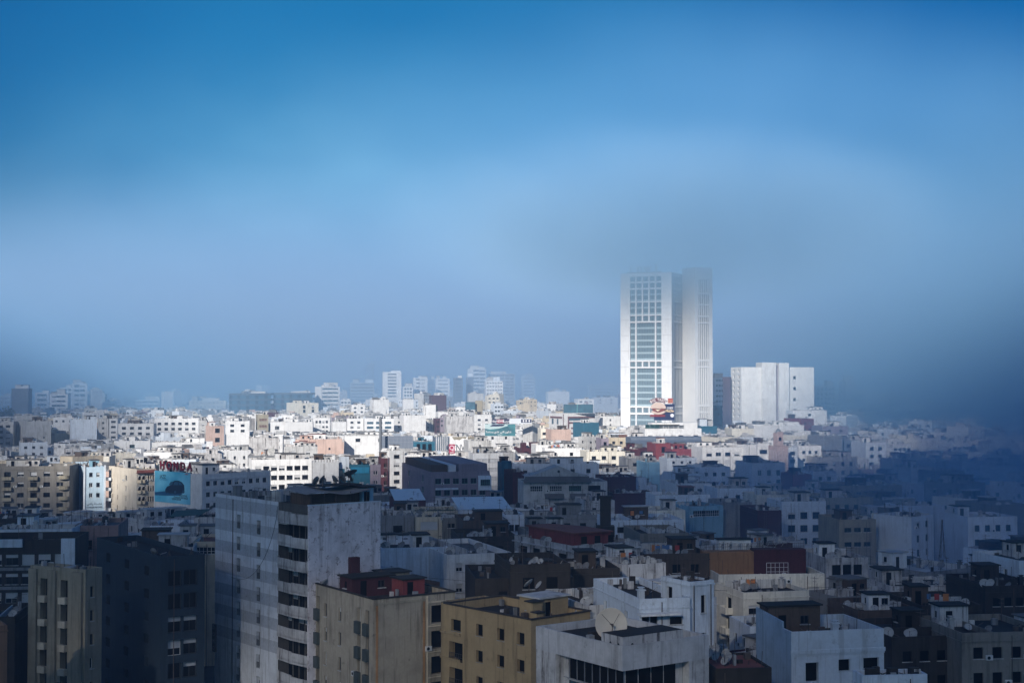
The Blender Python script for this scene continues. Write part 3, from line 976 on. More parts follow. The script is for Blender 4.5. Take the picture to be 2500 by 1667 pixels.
# --- ochre block with the rounded end
B = bldg('apartment_block', 'ochre yellow block with square dark windows, rounded corner and tarred roof', 1086, 1296, 1440, 1513, 0, 41, 'Y', 'b', Y=163, yb=1667, par=1.0, coping='U',
         short='the ochre yellow block',
         L=[fw(1, 1.25, 1.4, 'void', 3.1, 1.65, 6, cols=(0.42, 0.665, 0.89), rec=0.4), fw(1, 1.9, 1.4, 'void', 3.1, 1.65, 1, cols=(0.14,), rec=0.4), fw(1, 2.6, 2.3, 'void', 3.1, 1.3, 6, cols=(0.14,), rec=0.9, off=1)])
m = MB()                                               # the rounded end wraps round to the back
n = 14
r0 = 2.0
out = [(r0 - r0 * math.sin(math.pi / 2 * 0) , B.D)]
arc = [(r0 - r0 * math.cos(t), B.D + r0 * math.sin(t)) for t in [math.pi / 2 * i / n for i in range(n + 1)]]
arc2 = [(r0 - (r0 - 0.22) * math.cos(t), B.D + (r0 - 0.22) * math.sin(t)) for t in [math.pi / 2 * i / n for i in range(n + 1)]]
outer = arc + [(8.0, B.D + r0), (8.0, B.D - 0.02), (0.0, B.D - 0.02)]
outer = [(x - 0.004, y) for x, y in outer]
m.prism(outer, 0, B.zr)
inner = arc2 + [(7.8, B.D + r0 - 0.22), (7.8, B.D - 0.03), (0.24, B.D - 0.03)]
m.ring([(p[0], p[1]) for p in outer], inner, B.zr + 0.002, B.H)
m.build('rounded_end', WALLS['Y'], B.root)
for f in (1, 2):
    q = MB(); q.ring([(x * 1.0 - 0.16, y + 0.05) for x, y in arc] + [(-0.16, B.D - 3.2)], [(x + 0.1, y - 0.1) for x, y in arc] + [(0.02, B.D - 3.2)], B.H - 3.55 - (f - 1) * 3.1, B.H - 3.3 - (f - 1) * 3.1)
    q.build('ledge', WALLS['Y'], B.root)
for f in range(1, 5):
    railing(B, -0.02, B.D * 0.86 + 1.25, -0.02, B.D * 0.86 - 1.25, 0.95, B.H - 1.3 - f * 3.1 - 2.25, FR_D)
for x, y, w, h in ((2.6, 2.6, 1.5, 2.4), (1.6, 0.75, 1.0, 1.5)):
    q = MB(); q.box(0, w, 0, w * 0.75, 0, h); k = q.build('chimney', WALLS['Y'], B.root, (x, y, B.zr))
    q = MB(); q.box(-0.2, w + 0.2, -0.2, w * 0.75 + 0.2, h + 0.003, h + 0.14); q.build('cap', WALLS['U'], k)
o = hut(B, 0.70, 0.22, 4.6, 3.6, 2.5, wall='Y', roof='C' if False else 'w')
roof_dish(B, 0.97, 0.12, 0.45, az=150); roof_dish(B, 0.8, 0.55, 0.7, z=B.zr + 2.67, az=300); roof_dish(B, 0.9, 0.5, 0.55, z=B.zr + 2.67, az=250)

# --- white modern block with the deep fascia and the great dish
B = bldg('office_block', 'white modern block with deep blank fascia over dark glazing, great dish on its roof', 1308, 1518, 1728, 1578, 0, 35, 'D', 'b', Y=135, yb=1667, par=0.75,
         short='the white modern block', shell=False)
B.zr = B.H - 0.75
W, D, H = B.W, B.D, B.H
m = MB()
fz = H - 2.3
m.wall((0, D), (0, -1), (-1, 0), D, fz, H, [], 0.1); m.wall((0, 0), (1, 0), (0, -1), W, fz, H, [], 0.1)
m.wall((W, 0), (0, 1), (1, 0), D, fz, H, [], 0.1); m.wall((W, D), (-1, 0), (0, 1), W, fz, H, [], 0.1)
t = 0.3
for a, b_, c_, d_ in ((0, W, 0, t), (0, W, D - t, D), (0, t, t, D - t), (W - t, W, t, D - t)):
    m.box(a + 0.003, b_ - 0.003, c_ + 0.003, d_ - 0.003, B.zr, H)
m.poly(((0, 0, fz), (W, 0, fz), (W, D, fz), (0, D, fz)))
m.build('fascia', plaster('weathered_white_concrete', (0.56, 0.55, 0.55), 0.45, 0.35, dirt_rgb=(0.16, 0.15, 0.14)), B.root)
m = MB()
m.box(0.003, 1.2, D - 3.4, D - 0.003, 0, fz - 0.003); m.box(W - 2.6, W - 0.003, 0.003, 0.9, 0, fz - 0.003)
m.box(1.0, W - 0.3, 1.0, D - 0.3, 0, fz - 0.004)
m.build('wall', WALLS['D'], B.root)
y = 0.95
while y < D - 4.6:
    for z in range(5):
        place('window', window_mesh(1.15, 2.2, 'curtain' if z % 2 else 'void'), B.root, (0.98, y + 1.15, fz - 2.3 * (z + 1)), -math.pi / 2)
    y += 1.22
q = MB()
for i in range(9):
    yy = 0.95 + 1.22 * i - 0.035
    if yy < D - 3.6:
        q.box(0.90, 0.95, yy - 0.03, yy + 0.03, 0, fz - 0.01)
for z in range(1, 6):
    q.box(0.90, 0.95, 0.95, D - 3.5, fz - 2.3 * z - 0.05, fz - 2.3 * z)
q.build('mullions', plain('blue_grey_mullion', (0.18, 0.20, 0.24)), B.root)
x = 1.2
while x < W - 3.6:
    for z in range(4):
        place('window', window_mesh(1.5, 2.6, 'void'), B.root, (x, 0.98, fz - 2.7 * (z + 1)))
    x += 1.6
r = MB(); r.poly([(0.2, 0.2, B.zr), (W - 0.2, 0.2, B.zr), (W - 0.2, D - 0.2, B.zr), (0.2, D - 0.2, B.zr)]); r.build('roof', ROOFS['b'], B.root)
q = MB()                                               # raised roof box with round vents
uo = [(0.35, 0.35), (W * 0.72, 0.35), (W * 0.72, 3.6), (0.35, 3.6)]
q.prism(uo, 0, 1.55)
o = q.build('plant_room', plaster('streaked_white_concrete', (0.60, 0.58, 0.57), 0.5, 0.8, dirt_rgb=(0.10, 0.09, 0.085)), B.root, (0, 0, B.zr))
q = MB(); q.poly([(0.35, 0.35, 1.556), (W * 0.72, 0.35, 1.556), (W * 0.72, 3.6, 1.556), (0.35, 3.6, 1.556)]); q.build('slab', ROOFS['b'], o)
for loc, rz in (((0.34, 2.2, 0.75), -math.pi / 2), ((1.5, 0.34, 0.75), 0), ((0.34, 1.0, 0.75), -math.pi / 2)):
    n = 10
    q = MB(); q.poly([(0.16 * math.cos(2 * math.pi * i / n), 0, 0.16 * math.sin(2 * math.pi * i / n)) for i in range(n)]); q.build('vent', VOID, o, loc, rz)
for i in range(5):
    q = MB(); q.box(0, random.uniform(0.6, 1.6), 0, 0.6, 0, random.uniform(0.3, 0.9)); q.build('vent_box', WALLS[random.choice('LUG')], B.root, (0.8 + 1.3 * i, 6.0 + 1.4 * (i % 3), B.zr))
p = at(1490, 1530, 141); p.z = B.zr - 0.01
e = dish(p, 1.62, 172, 14, False, B, 'great cream satellite dish standing on the white modern block', cnt=False)
for ch in e.children:
    if ch.name.startswith('feed_arm'):
        ch.scale = (1, 1, 0.55)
    if ch.name.startswith('reflector'):
        ch.data = dish_reflector(plain('cream_dish_paint', (0.66, 0.57, 0.46), 0.6, var=0.2, scale=1.5))

# --- white block behind it
B = bldg('house', 'white stair tower block with slit windows behind the great dish', 1612, 1683, 1741, 1420, 0, 30, 'V', 'b', Y=160, yb=1600, par=0.25, short='the white stair tower block',
         R=[fw(1, 0.65, 2.0, 'void', 4.2, 1.6, 4, cols=(0.55,))], L=[fw(1, 1.0, 2.0, 'void', 3.1, 1.0, 1, cols=(0.3,))])
B = bldg('house', 'lower white house with flat terrace roofs beside the stair tower block', 1448, 1560, 1683, 1462, 0, 14, 'V', 'b', Y=158, yb=1560, par=0.8, short='the lower white terrace house',
         R=[fw(1, 0.9, 1.9, 'void', 3.1, 1.9, 3, cols=(0.12, 0.28)), fw(1, 1.5, 0.85, 'void', 3.1, 2.1, 3, cols=(0.72,))], L=[fw(2, 1.0, 1.8, 'void', 3.1, 2.0, 3)])
q = MB(); q.box(-0.25, 4.4, -1.2, -0.003, B.H - 1.75, B.H - 1.5); q.build('canopy', WALLS['W'], B.root)
part(B, 'chimV', lambda: chimney_mesh(WALLS['V']), 'chimney', 1.2, 3.0)
B = bldg('house', 'long low white wall house running behind the ochre block', 1330, 1432, 1560, 1478, 0, 20, 'D', 'b', Y=170, yb=1530, par=0.9, short='the long low white house')
clutter(B, 1, 1, 0, 1, seed=3)

# --- white and blue house at the right
B = bldg('house', 'white house with a blue side wall, walled roof terrace and three openings', 1843, 1928, 2153, 1542, 0, 12, 'V', 'b', Y=151, yb=1660, par=1.5, short='the white and blue house',
         R=[fw(1, 1.45, 2.0, 'void', 3.3, 3.3, 1, cols=(0.22,), rec=0.5), fw(1, 1.35, 1.25, 'void', 3.3, 3.1, 1, cols=(0.57,), rec=0.4), fw(1, 1.8, 1.15, 'void', 3.3, 3.05, 1, cols=(0.86,), rec=0.4)])
q = MB(); q.box(-0.08, B.W + 0.12, -0.14, -0.003, B.H - 2.35, B.H - 1.95); q.box(-0.04, B.W + 0.06, -0.07, -0.003, B.H - 2.55, B.H - 2.36); q.build('cornice', WALLS['V'], B.root)
q = MB()
pr = [(0.0, B.H), (2.4, B.H), (2.4, B.H + 0.7), (B.D, B.H + 1.1), (B.D, 0), (-0.0, 0)]
q.poly([(-0.02, y, z) for y, z in pr]); q.poly([(-0.02, 2.4, B.H), (0.2, 2.4, B.H), (0.2, 2.4, B.H + 0.7), (-0.02, 2.4, B.H + 0.7)]); q.poly([(0.2, y, z) for y, z in ((2.4, B.H - 1), (2.4, B.H + 0.7), (B.D, B.H + 1.1), (B.D, B.H - 1))]); q.poly([(-0.02, 2.4, B.H + 0.7), (0.2, 2.4, B.H + 0.7), (0.2, B.D, B.H + 1.1), (-0.02, B.D, B.H + 1.1)])
q.build('blue_side_wall', plaster('blue_render', (0.40, 0.52, 0.64), 0.3, 0.3), B.root)
hut(B, 0.02, 0.75, 6.2, 2.4, 3.0, wall='B', roof='b', win=True)
part(B, 'chimV', lambda: chimney_mesh(WALLS['V']), 'chimney', B.W * 0.68, B.D * 0.5)
B = bldg('house', 'low white house with a balustrade at the bottom edge below the white and blue house', 2090, 2100, 2258, 1648, 0, 6, 'V', 'b', Y=133, yb=1667, D=2.6, par=0.7, short='the low balustraded house')
for i in range(3):
    q = MB(); q.box(0, 0.9, 0, 0.7, 0, 1.1); q.build('chimney', WALLS['U'], B.root, (0.8 + 2.1 * i, 0.9, B.zr))
B = bldg('house', 'low dark red roofed house with a dish cluster in front of the blue side wall', 1738, 1744, 1880, 1632, 0, 8, 'U', 'r', Y=142, yb=1667, D=8, par=0.25, short='the dark red roofed house', R=S('2 1 1.2 void 1'))
for fx, fy, r in ((0.2, 0.75, 0.55), (0.32, 0.8, 0.7), (0.26, 0.6, 0.5), (0.48, 0.7, 0.55), (0.42, 0.45, 0.55), (0.3, 0.3, 0.5)):
    roof_dish(B, fx, fy, r, az=235, el=30, dark=False)

# --- beige house pair at right
B = bldg('house', 'beige house with roof terrace, conservatory frame and rooms painted orange and maroon', 1742, 1752, 2010, 1402, 0, 5, 'I', 'b', Y=231, yb=1450, par=1.0, short='the beige terrace house', D=11,
         R=[fw(1, 1.7, 0.9, 'half', 3.1, 2.2, 2, cols=(0.58, 0.74, 0.9)), fw(1, 2.4, 1.3, 'void', 3.1, 2.0, 1, cols=(0.12, 0.3))])
q = MB(); q.box(-1.0, B.W * 0.42, 6.0, 9.0, 0, 3.9); q.build('roof_room', plaster('orange_render', (0.38, 0.19, 0.09)), B.root, (0, 0, B.zr))
q = MB(); q.box(B.W * 0.42 + 0.01, B.W * 0.93, 6.2, 9.0, 0, 4.2); q.build('roof_room', WALLS['Z'], B.root, (0, 0, B.zr))
q = MB()
for i in range(6):
    q.box(i * 0.72, i * 0.72 + 0.06, 0, 0.06, 0, 2.4)
for z in (0.05, 0.9, 1.6, 2.35):
    q.box(0.061, 3.6, 0.01, 0.05, z, z + 0.06)
q.build('conservatory_frame', FR_W, B.root, (B.W * 0.5, 3.2, B.zr))
railing(B, -0.9, 6.1, B.W * 0.9, 6.1, 1.0, B.zr + 4.25)
hut(B, 0.12, 0.92, 5.5, 2.0, 5.6, wall='W', roof='b')
place('air_conditioner', ac, B.root, (B.W * 0.66, -0.01, B.H - 1.5))
for i in range(9):
    roof_dish(B, 0.15 + i * 0.075 + random.uniform(-0.02, 0.02), 0.72, random.uniform(0.42, 0.62), z=B.zr + 4.2, az=285, el=30)
B = bldg('house', 'lower beige house with balcony and shaded windows in front of the beige terrace house', 1744, 1812, 1972, 1446, 0, 14, 'I', 'b', Y=214, yb=1520, par=0.6, short='the lower beige house',
         R=[fw(1, 1.9, 1.3, 'third', 3.1, 2.0, 2, cols=(0.17, 0.86)), fw(1, 1.1, 1.2, 'dark', 3.1, 2.0, 2, cols=(0.42, 0.65))], L=[fw(1, 2.0, 2.1, 'void', 3.1, 1.5, 3, bal='all')])
clutter(B, 2, 1, 0, 1, 1, seed=5)

# --- dark navy block
B = bldg('apartment_block', 'dark navy blue block of deep square window bays', 240, 396, 503, 1359, 0, 33, 'N', 'b', Y=192, yb=1667, par=0.8, short='the navy blue block',
         R=[fw(2, 1.9, 2.1, 'dark', 3.1, 2.0, 7, rec=0.5, mix=['dark', 'dark', 'dark', 'third', 'half'])],
         L=[fw(1, 1.9, 2.2, 'void', 3.1, 1.8, 7, cols=(0.2, 0.5, 0.8), rec=1.2)])
for f in range(7):
    for c in (0.2, 0.5, 0.8):
        z = B.H - 1.8 - f * 3.1 - 2.2
        q = MB(); q.box(0.0, 0.1, B.D * (1 - c) - 0.95, B.D * (1 - c) + 0.95, z + 0.002, z + 0.9); q.build('balcony_front', WALLS['N'], B.root)
q = MB(); q.box(-0.03, B.D * 0.0 + 0.2, -0.03, 0.2, B.H - 1.4, B.H - 0.05)
q = MB()
for i in range(2):
    x = 2.2 + i * 3.2
    for dx in (-0.4, 0, 0.4):
        q.tube((x + dx, 3.0, 0), (x, 3.0, 1.2), 0.05, 4)
q.build('dish_stand', METAL, B.root, (0, 0, B.zr))
roof_dish(B, 0.3, 0.3, 0.5, az=20, el=20, dark=True)

# --- ribbed khaki block
B = bldg('apartment_block', 'narrow khaki block with ribbed piers and stacked recessed balconies', 79, 213, 240, 1390, 0, 62, 'K', 'b', Y=186, yb=1600, par=0.8, short='the ribbed khaki block',
         L=[fw(1, 1.25, 2.6, 'void', 3.1, 1.6, 7, cols=(0.25, 0.62), rec=1.0, sill=False)], R=[fw(1, 0.6, 1.4, 'dark', 3.1, 2.3, 7, cols=(0.4,))])
for c in (0.07, 0.42, 0.86):
    q = MB(); q.box(-0.35, -0.003, B.D * (1 - c) - (1.0 if c > 0.5 else 0.7), B.D * (1 - c) + (0.8 if c > 0.5 else 0.7), 0.3, B.H - 0.4); q.build('pier', WALLS['K'], B.root)
for f in range(6):
    for c in (0.25, 0.62):
        z = B.H - 4.2 - f * 3.1
        q = MB(); q.box(-0.5, 0.1, B.D * (1 - c) - 0.62, B.D * (1 - c) + 0.62, z - 0.5, z + 0.35); q.build('balcony', WALLS['C'], B.root)
low_wall(B, 0.3, B.W - 0.3, B.D * 0.3, B.D * 0.3 + 1.2, 0.9, 'D')

# --- white and brown block at the far left edge
B = bldg('apartment_block', 'white and dark brown block with pale roller shutters at the lower left edge', -60, -40, 186, 1318, 0, 6, 'U', 'g', Y=233, yb=1500, D=12, par=1.2, short='the white and brown block',
         R=[fw(5, 2.0, 1.75, 'full', 3.1, 2.4, 7, mix=['full', 'full', 'half', 'third'])])
q = MB(); q.box(-0.1, B.W * 0.44, -0.5, -0.003, B.H - 1.2, B.H + 0.1); q.box(B.W * 0.86, B.W + 0.1, -0.5, -0.003, B.H - 4.5, B.H + 0.15); q.build('white_band', WALLS['V'], B.root)
q = MB()
for f in range(1, 6):
    q.box(-0.1, B.W * 0.62, -0.25, -0.003, B.H - 0.3 - f * 3.1 - 1.6, B.H - f * 3.1 - 1.4)
q.build('ledge', WALLS['G'], B.root)
B2 = bldg('house', 'white rooftop house with two small square windows above the white and brown block', -20, -10, 180, 1292, 0, 6, 'V', 'g', Y=247, yb=1320, D=9, par=0.4, short='the white rooftop house', R=[fw(1, 1.7, 1.4, 'dark', 3, 0.6, 1, cols=(0.62, 0.90)), fw(1, 0.8, 0.8, 'void', 3, 1.2, 1, cols=(0.3,))])
clutter(B2, 3, 2, 1, 1, seed=8)
B = bldg('house', 'pale pink house with a terrace railing behind the navy blue block', 176, 186, 292, 1283, 0, 8, 'P', 'g', Y=255, yb=1345, D=14, par=0.8, short='the pale pink house', R=[fw(1, 1.5, 1.7, 'void', 3, 2.6, 1, cols=(0.3, 0.7))], wallm=plaster('dusty_pink_render', (0.40, 0.27, 0.24), 0.4, 0.4))
clutter(B, 3, 2, 0, 1, seed=9)
railing(B, 0.5, -0.6, B.W - 0.2, -0.6, 1.0, B.H - 4.6)
B = bldg('house', 'run-down brown roof terrace house with whitewashed walls behind the navy blue block', 258, 270, 476, 1338, 0, 8, 'D', 'b', Y=228, yb=1352, D=16, par=1.1, short='the run-down terrace house')
hut(B, 0.55, 0.25, 4.6, 3.0, 2.6, wall='D', roof='w'); hut(B, 0.28, 0.75, 4.5, 4.0, 2.6, wall='B', roof='b', door=False)
roof_dish(B, 0.22, 0.6, 1.0, az=200, el=30); roof_dish(B, 0.8, 0.25, 0.6, az=20, el=-5, dark=True); roof_dish(B, 0.12, 0.7, 0.6)
B = bldg('house', 'cream house with a veranda window strip squeezed beside the striped tower', 470, 474, 534, 1322, 0, 6, 'C', 'r', Y=236, yb=1420, D=12, par=0.5, short='the cream veranda house', R=[fw(1, 3.2, 1.2, 'grid', 3.1, 0.9, 1, cols=(0.5,)), fw(1, 0.7, 1.2, 'void', 3.1, 1.4, 5, cols=(0.35,), off=1)])
B = bldg('house', 'small house under a green awning in front of the billboard wall', 468, 476, 540, 1262, 0, 6, 'D', 'b', Y=300, yb=1300, D=11, par=0.4, short='the green awning house', R=S('1 1.2 1.2 dark 1'))
q = MB(); q.poly(((-5.0, -1.0, 0.2), (1.5, -1.0, 0.6), (3.0, 6, 1.2), (-4.5, 6, 0.9))); q.poly(((-5.0, -1.0, 0.13), (1.5, -1.0, 0.53), (3.0, 6, 1.13), (-4.5, 6, 0.83))); q.build('awning', plain('green_awning', (0.03, 0.09, 0.075), 0.8), B.root, (0, 0, B.H))
for x in (-4.8, 1.3):
    q = MB(); q.tube((0, 0, -3), (0, 0, 0.3), 0.05, 5); q.build('post', METAL, B.root, (x, -0.9, B.H))
roof_dish(B, 0.6, 0.4, 0.6, z=B.H + 0.9, az=300, dark=True)
# ------------------------------------------------------------------ the middle distance, left: the lit row with the car billboard
B = bldg('apartment_block', 'taupe apartment block with curved balconies at the left edge', -45, -35, 172, 1138, 21.7, 5, 'T', 'g', yb=1262, par=0.9, D=14, short='the taupe apartment block', balm='K',
         R=[fw(6, 1.9, 1.4, 'dark', 3.1, 1.7, 6, bal=(1, 3), rec=0.4)])
clutter(B, 4, 3, 2, 1, seed=21)
for f in range(6):                                     # rounded balconies at the block's right end
    q = MB(); n = 8
    pts = [(B.W - 1.6 + 1.5 * math.cos(math.pi + math.pi * i / n), -1.3 * math.sin(math.pi * i / n) - 0.003) for i in range(n + 1)]
    z = B.H - 3.9 - 3.1 * f
    q.prism(pts, z, z + 1.05); q.build('balcony', WALLS['K'], B.root)
B = bldg('clinic', 'pale blue clinic with square windows, lettering and side balconies', 177, 208, 258, 1140, 21, 24, 'A', 'g', yb=1270, par=0.8, short='the pale blue clinic', wallm=plaster('pale_blue_render', (0.52, 0.66, 0.76), 0.2, 0.2), balm='V',
         R=[fw(2, 1.05, 1.3, 'dark', 3.1, 1.7, 3, rec=0.35)], L=[fw(1, 1.0, 1.2, 'dark', 3.1, 1.9, 1, cols=(0.75,)), fw(1, 2.8, 1.5, 'grid', 3.1, 1.5, 5, cols=(0.5,), off=1, rec=0.5)], X=None)
for x, w in ((-0.25, 0.5), (B.W - 0.25, 0.5)):
    q = MB(); q.box(x, x + w, -0.35, -0.003, 0, B.H + 0.5); q.build('pier', WALLS['V'], B.root)
INK = plain('sign_ink', (0.02, 0.03, 0.05), 0.6)
lettering('CLINIQUE RACHIDI', 0.62, INK, B.root, (B.W / 2, -0.03, B.H - 12.2), 0, 0.01, 0.012, sx=0.85)
lettering('\ufef2\ufeb7\ufe8d\ufead \ufe94\ufea4\ufebc\ufee3', 0.9, INK, B.root, (B.W / 2, -0.03, B.H - 11.1), 0, 0.01, 0.012)
for i, ch in enumerate('CLINIQUE'):
    lettering(ch, 0.55, INK, B.root, (-0.03, B.D * 0.78, B.H - 0.9 - i * 0.52), -math.pi / 2, 0.01, 0.012)
for f in range(4):
    q = MB(); q.box(B.W + 0.26, B.W + 2.0, 0.6, 3.4, B.H - 4.3 - f * 3.1, B.H - 3.4 - f * 3.1); q.build('balcony', WALLS['V'], B.root)
clutter(B, 2, 3, 1, 0, seed=22)
B = bldg('apartment_block', 'cream corner block with arched windows and a red tiled hipped eave', 268, 336, 383, 1145, 21, 38, 'C', 'g', yb=1262, par=0.4, short='the cream arched corner block', wallm=plaster('pale_cream_render', (0.62, 0.55, 0.45), 0.25, 0.3),
         L=[fw(1, 1.7, 1.6, 'white', 3.1, 2.2, 1, cols=(0.62,)), fw(1, 0.95, 1.5, 'white', 3.1, 2.2, 6, cols=(0.62,), off=1), fw(1, 0.8, 1.4, 'dark', 3.1, 2.2, 6, cols=(0.14, 0.32), off=1)],
         R=[fw(1, 1.0, 2.0, 'void', 3.1, 1.9, 6, cols=(0.16, 0.36), rec=0.6), fw(1, 0.5, 1.5, 'dark', 3.1, 2.0, 6, cols=(0.62, 0.74, 0.86))])
q = MB()
q.prism([(-0.3, -0.9), (B.W + 0.5, -0.9), (B.W + 0.3, 0.4), (0.0, 0.4)], B.H - 1.2, B.H - 1.0)
q.poly(((-0.3, -0.95, B.H - 0.98), (B.W + 0.5, -0.95, B.H - 0.98), (B.W + 0.2, 0.3, B.H - 0.1), (0.1, 0.3, B.H - 0.1)))
q.build('tiled_eave', ROOFS['r'], B.root)
for f in range(5):
    for c in (0.16, 0.36):
        n = 8
        q = MB(); q.prism([(B.W * c - 0.75 + 1.5 * i / n, -0.9 * math.sin(math.pi * i / n) - 0.003) for i in range(n + 1)], B.H - 4.1 - f * 3.1, B.H - 3.2 - f * 3.1); q.build('balcony', WALLS['C'], B.root)
        q = MB(); q.ring([(0.62 * math.cos(math.pi * i / n), 0.62 * math.sin(math.pi * i / n)) for i in range(n + 1)] + [(-0.62, -0.1), (0.62, -0.1)], [(0.48 * math.cos(math.pi * i / n), 0.48 * math.sin(math.pi * i / n)) for i in range(n + 1)] + [(-0.48, -0.09), (0.48, -0.09)], 0, 0.12)
        a = q.build('arch', WALLS['W'], B.root, (B.W * c, -0.003, B.H - 2.45 - f * 3.1)); a.rotation_euler = (math.pi / 2, 0, 0)
clutter(B, 2, 2, 1, 0, seed=23)

# --- billboard wall and the white office wing
B = bldg('office_block', 'white office wing with three rows of dark windows and a blank billboard end wall', 378, 495, 662, 1158, 20.6, 48, 'W', 'g', yb=1265, par=1.0, short='the white office wing',
         R=[fw(9, 1.5, 1.35, 'dark', 3.1, 2.0, 3, rec=0.4)])
for z in (1.5, 4.4, 7.5):
    q = MB(); q.box(0.1, B.W, -0.18, -0.003, B.H - z, B.H - z + 0.3); q.build('ledge', WALLS['W'], B.root)
hut(B, 0.35, 0.5, 6, 5, 2.8, wall='W', door=True, win=True); hut(B, 0.02, 0.75, 4, 4, 3.0, wall='W')
clutter(B, 5, 4, 0, 0, seed=24)
OFFICE = B
px = lambda v: B.D * (v - 378) / (495 - 378)           # place along the end wall for a pixel column
ppm = (495 - 378) / B.D                                # pixels per metre along the wall (about)
vm = F / (B.Y + 4)                                      # pixels per metre upright
bw, bh = px(468) - px(381), 77 / vm
zt = B.H + 0.2
bo = empty('billboard', B.c + Matrix.Rotation(B.b, 3, 'Z') @ Vector((-0.08, B.D - px(381), zt - bh)), B.b - math.pi / 2)
tag(bo, 'large turquoise poster of a dark car on the white end wall', 'billboard')
def sky_print(name, c0, c1, h, scale=0.12):
    m, nt, b = node_mat(name)
    tc = nt.nodes.new('ShaderNodeTexCoord'); sx = nt.nodes.new('ShaderNodeSeparateXYZ'); nt.links.new(tc.outputs['Object'], sx.inputs[0])
    n = nt.nodes.new('ShaderNodeTexNoise'); n.inputs['Scale'].default_value = scale; n.inputs['Detail'].default_value = 4
    nt.links.new(tc.outputs['Object'], n.inputs['Vector'])
    cr = nt.nodes.new('ShaderNodeValToRGB')
    e = cr.color_ramp.elements
    e[0].position = 0.35; e[0].color = (*c0, 1); e[1].position = 0.68; e[1].color = (*c1, 1)
    nt.links.new(n.outputs['Fac'], cr.inputs[0]); nt.links.new(cr.outputs[0], b.inputs['Base Color'])
    b.inputs['Roughness'].default_value = 0.5
    return m
q = MB(); q.box(0, bw, -0.06, 0.05, 0, bh); q.build('poster', sky_print('turquoise_print', (0.02, 0.32, 0.52), (0.24, 0.64, 0.80), bh), bo)
CARB, CARG = plain('printed_car_body', (0.006, 0.02, 0.05), 0.4), plain('printed_car_glass', (0.03, 0.12, 0.20), 0.3)
q = MB()
prof = [(0.30, 0.36), (0.31, 0.44), (0.36, 0.52), (0.44, 0.56), (0.49, 0.66), (0.56, 0.72), (0.68, 0.73), (0.77, 0.69), (0.835, 0.60), (0.845, 0.46), (0.83, 0.37), (0.78, 0.34), (0.62, 0.32), (0.42, 0.30)]
q.poly([(a * bw, -0.075, c * bh) for a, c in prof])
for cx, cy, r in ((0.585, 0.36, 0.062), (0.81, 0.40, 0.05), (0.34, 0.33, 0.03)):
    q.poly([(cx * bw + r * bw * 0.8 * math.cos(i * math.pi / 6), -0.08, cy * bh + r * bh * 1.2 * math.sin(i * math.pi / 6)) for i in range(12)])
q.build('printed_car', CARB, bo)
q = MB()
q.poly([(a * bw, -0.085, c * bh) for a, c in ((0.40, 0.57), (0.455, 0.68), (0.53, 0.69), (0.50, 0.575))]); q.poly([(a * bw, -0.085, c * bh) for a, c in ((0.54, 0.58), (0.565, 0.685), (0.66, 0.70), (0.67, 0.59))]); q.poly([(a * bw, -0.085, c * bh) for a, c in ((0.69, 0.59), (0.68, 0.70), (0.75, 0.67), (0.79, 0.60))])
for cx, cy in ((0.585, 0.36), (0.81, 0.40)):
    q.poly([(cx * bw + 0.03 * bw * math.cos(i * math.pi / 5), -0.09, cy * bh + 0.045 * bh * math.sin(i * math.pi / 5)) for i in range(10)])
q.build('printed_car_glazing', CARG, bo)
q = MB(); q.poly([(a * bw, -0.07, c * bh) for a, c in ((0.0, 0.30), (0.30, 0.36), (0.80, 0.33), (0.72, 0.26), (0.35, 0.22), (0.0, 0.20))]); q.build('printed_ground', plain('printed_floor', (0.01, 0.10, 0.22), 0.5), bo)
lettering('JAZZ', 1.35, CARB, bo, (bw * 0.23, -0.075, bh * 0.82), 0, 0.005, 0.02, align='CENTER')
lettering('L\u2019HYBRIDE', 0.8, plain('printed_blue', (0.01, 0.16, 0.35)), bo, (bw * 0.26, -0.075, bh * 0.73), 0, 0.005, 0.0)
lettering('POUR VOUS', 0.7, CARB, bo, (bw * 0.80, -0.075, bh * 0.26), 0, 0.005, 0.02)
lettering('CHAQUE DISTANCE', 0.75, CARB, bo, (bw * 0.74, -0.075, bh * 0.19), 0, 0.005, 0.02)
lettering('TECHNOLOGIE', 0.65, CARB, bo, (bw * 0.62, -0.075, bh * 0.13), 0, 0.005, 0.02)
lettering('HONDA', 0.45, plain('printed_red', (0.5, 0.03, 0.03)), bo, (bw * 0.90, -0.075, bh * 0.95), 0, 0.005, 0.02)
# red roof letters over it
ro = empty('roof_sign', B.c + Matrix.Rotation(B.b, 3, 'Z') @ Vector((0.3, B.D - px(388), B.H + 0.002)), B.b - math.pi / 2)
tag(ro, 'red roof letters spelling HONDA above the car poster', 'sign')
lw = px(472) - px(388)
RED = plain('sign_red', (0.27, 0.025, 0.035), 0.5)
for i, ch in enumerate('HONDA'):
    lettering(ch, 3.3, RED, ro, (lw * (0.1 + 0.2 * i), 0, 1.75), 0, 0.15, 0.08, name='letter', sx=1.0)
q = MB()
for i in range(11):
    q.tube((lw * i / 10, 0.3, 0), (lw * i / 10, 0.3, 2.9), 0.05, 4); q.tube((lw * i / 10, 1.8, 0), (lw * i / 10, 0.3, 2.2), 0.04, 4)
for z in (0.6, 1.7, 2.8):
    q.tube((0, 0.3, z), (lw, 0.3, z), 0.05, 4)
q.build('frame', METAL, ro)

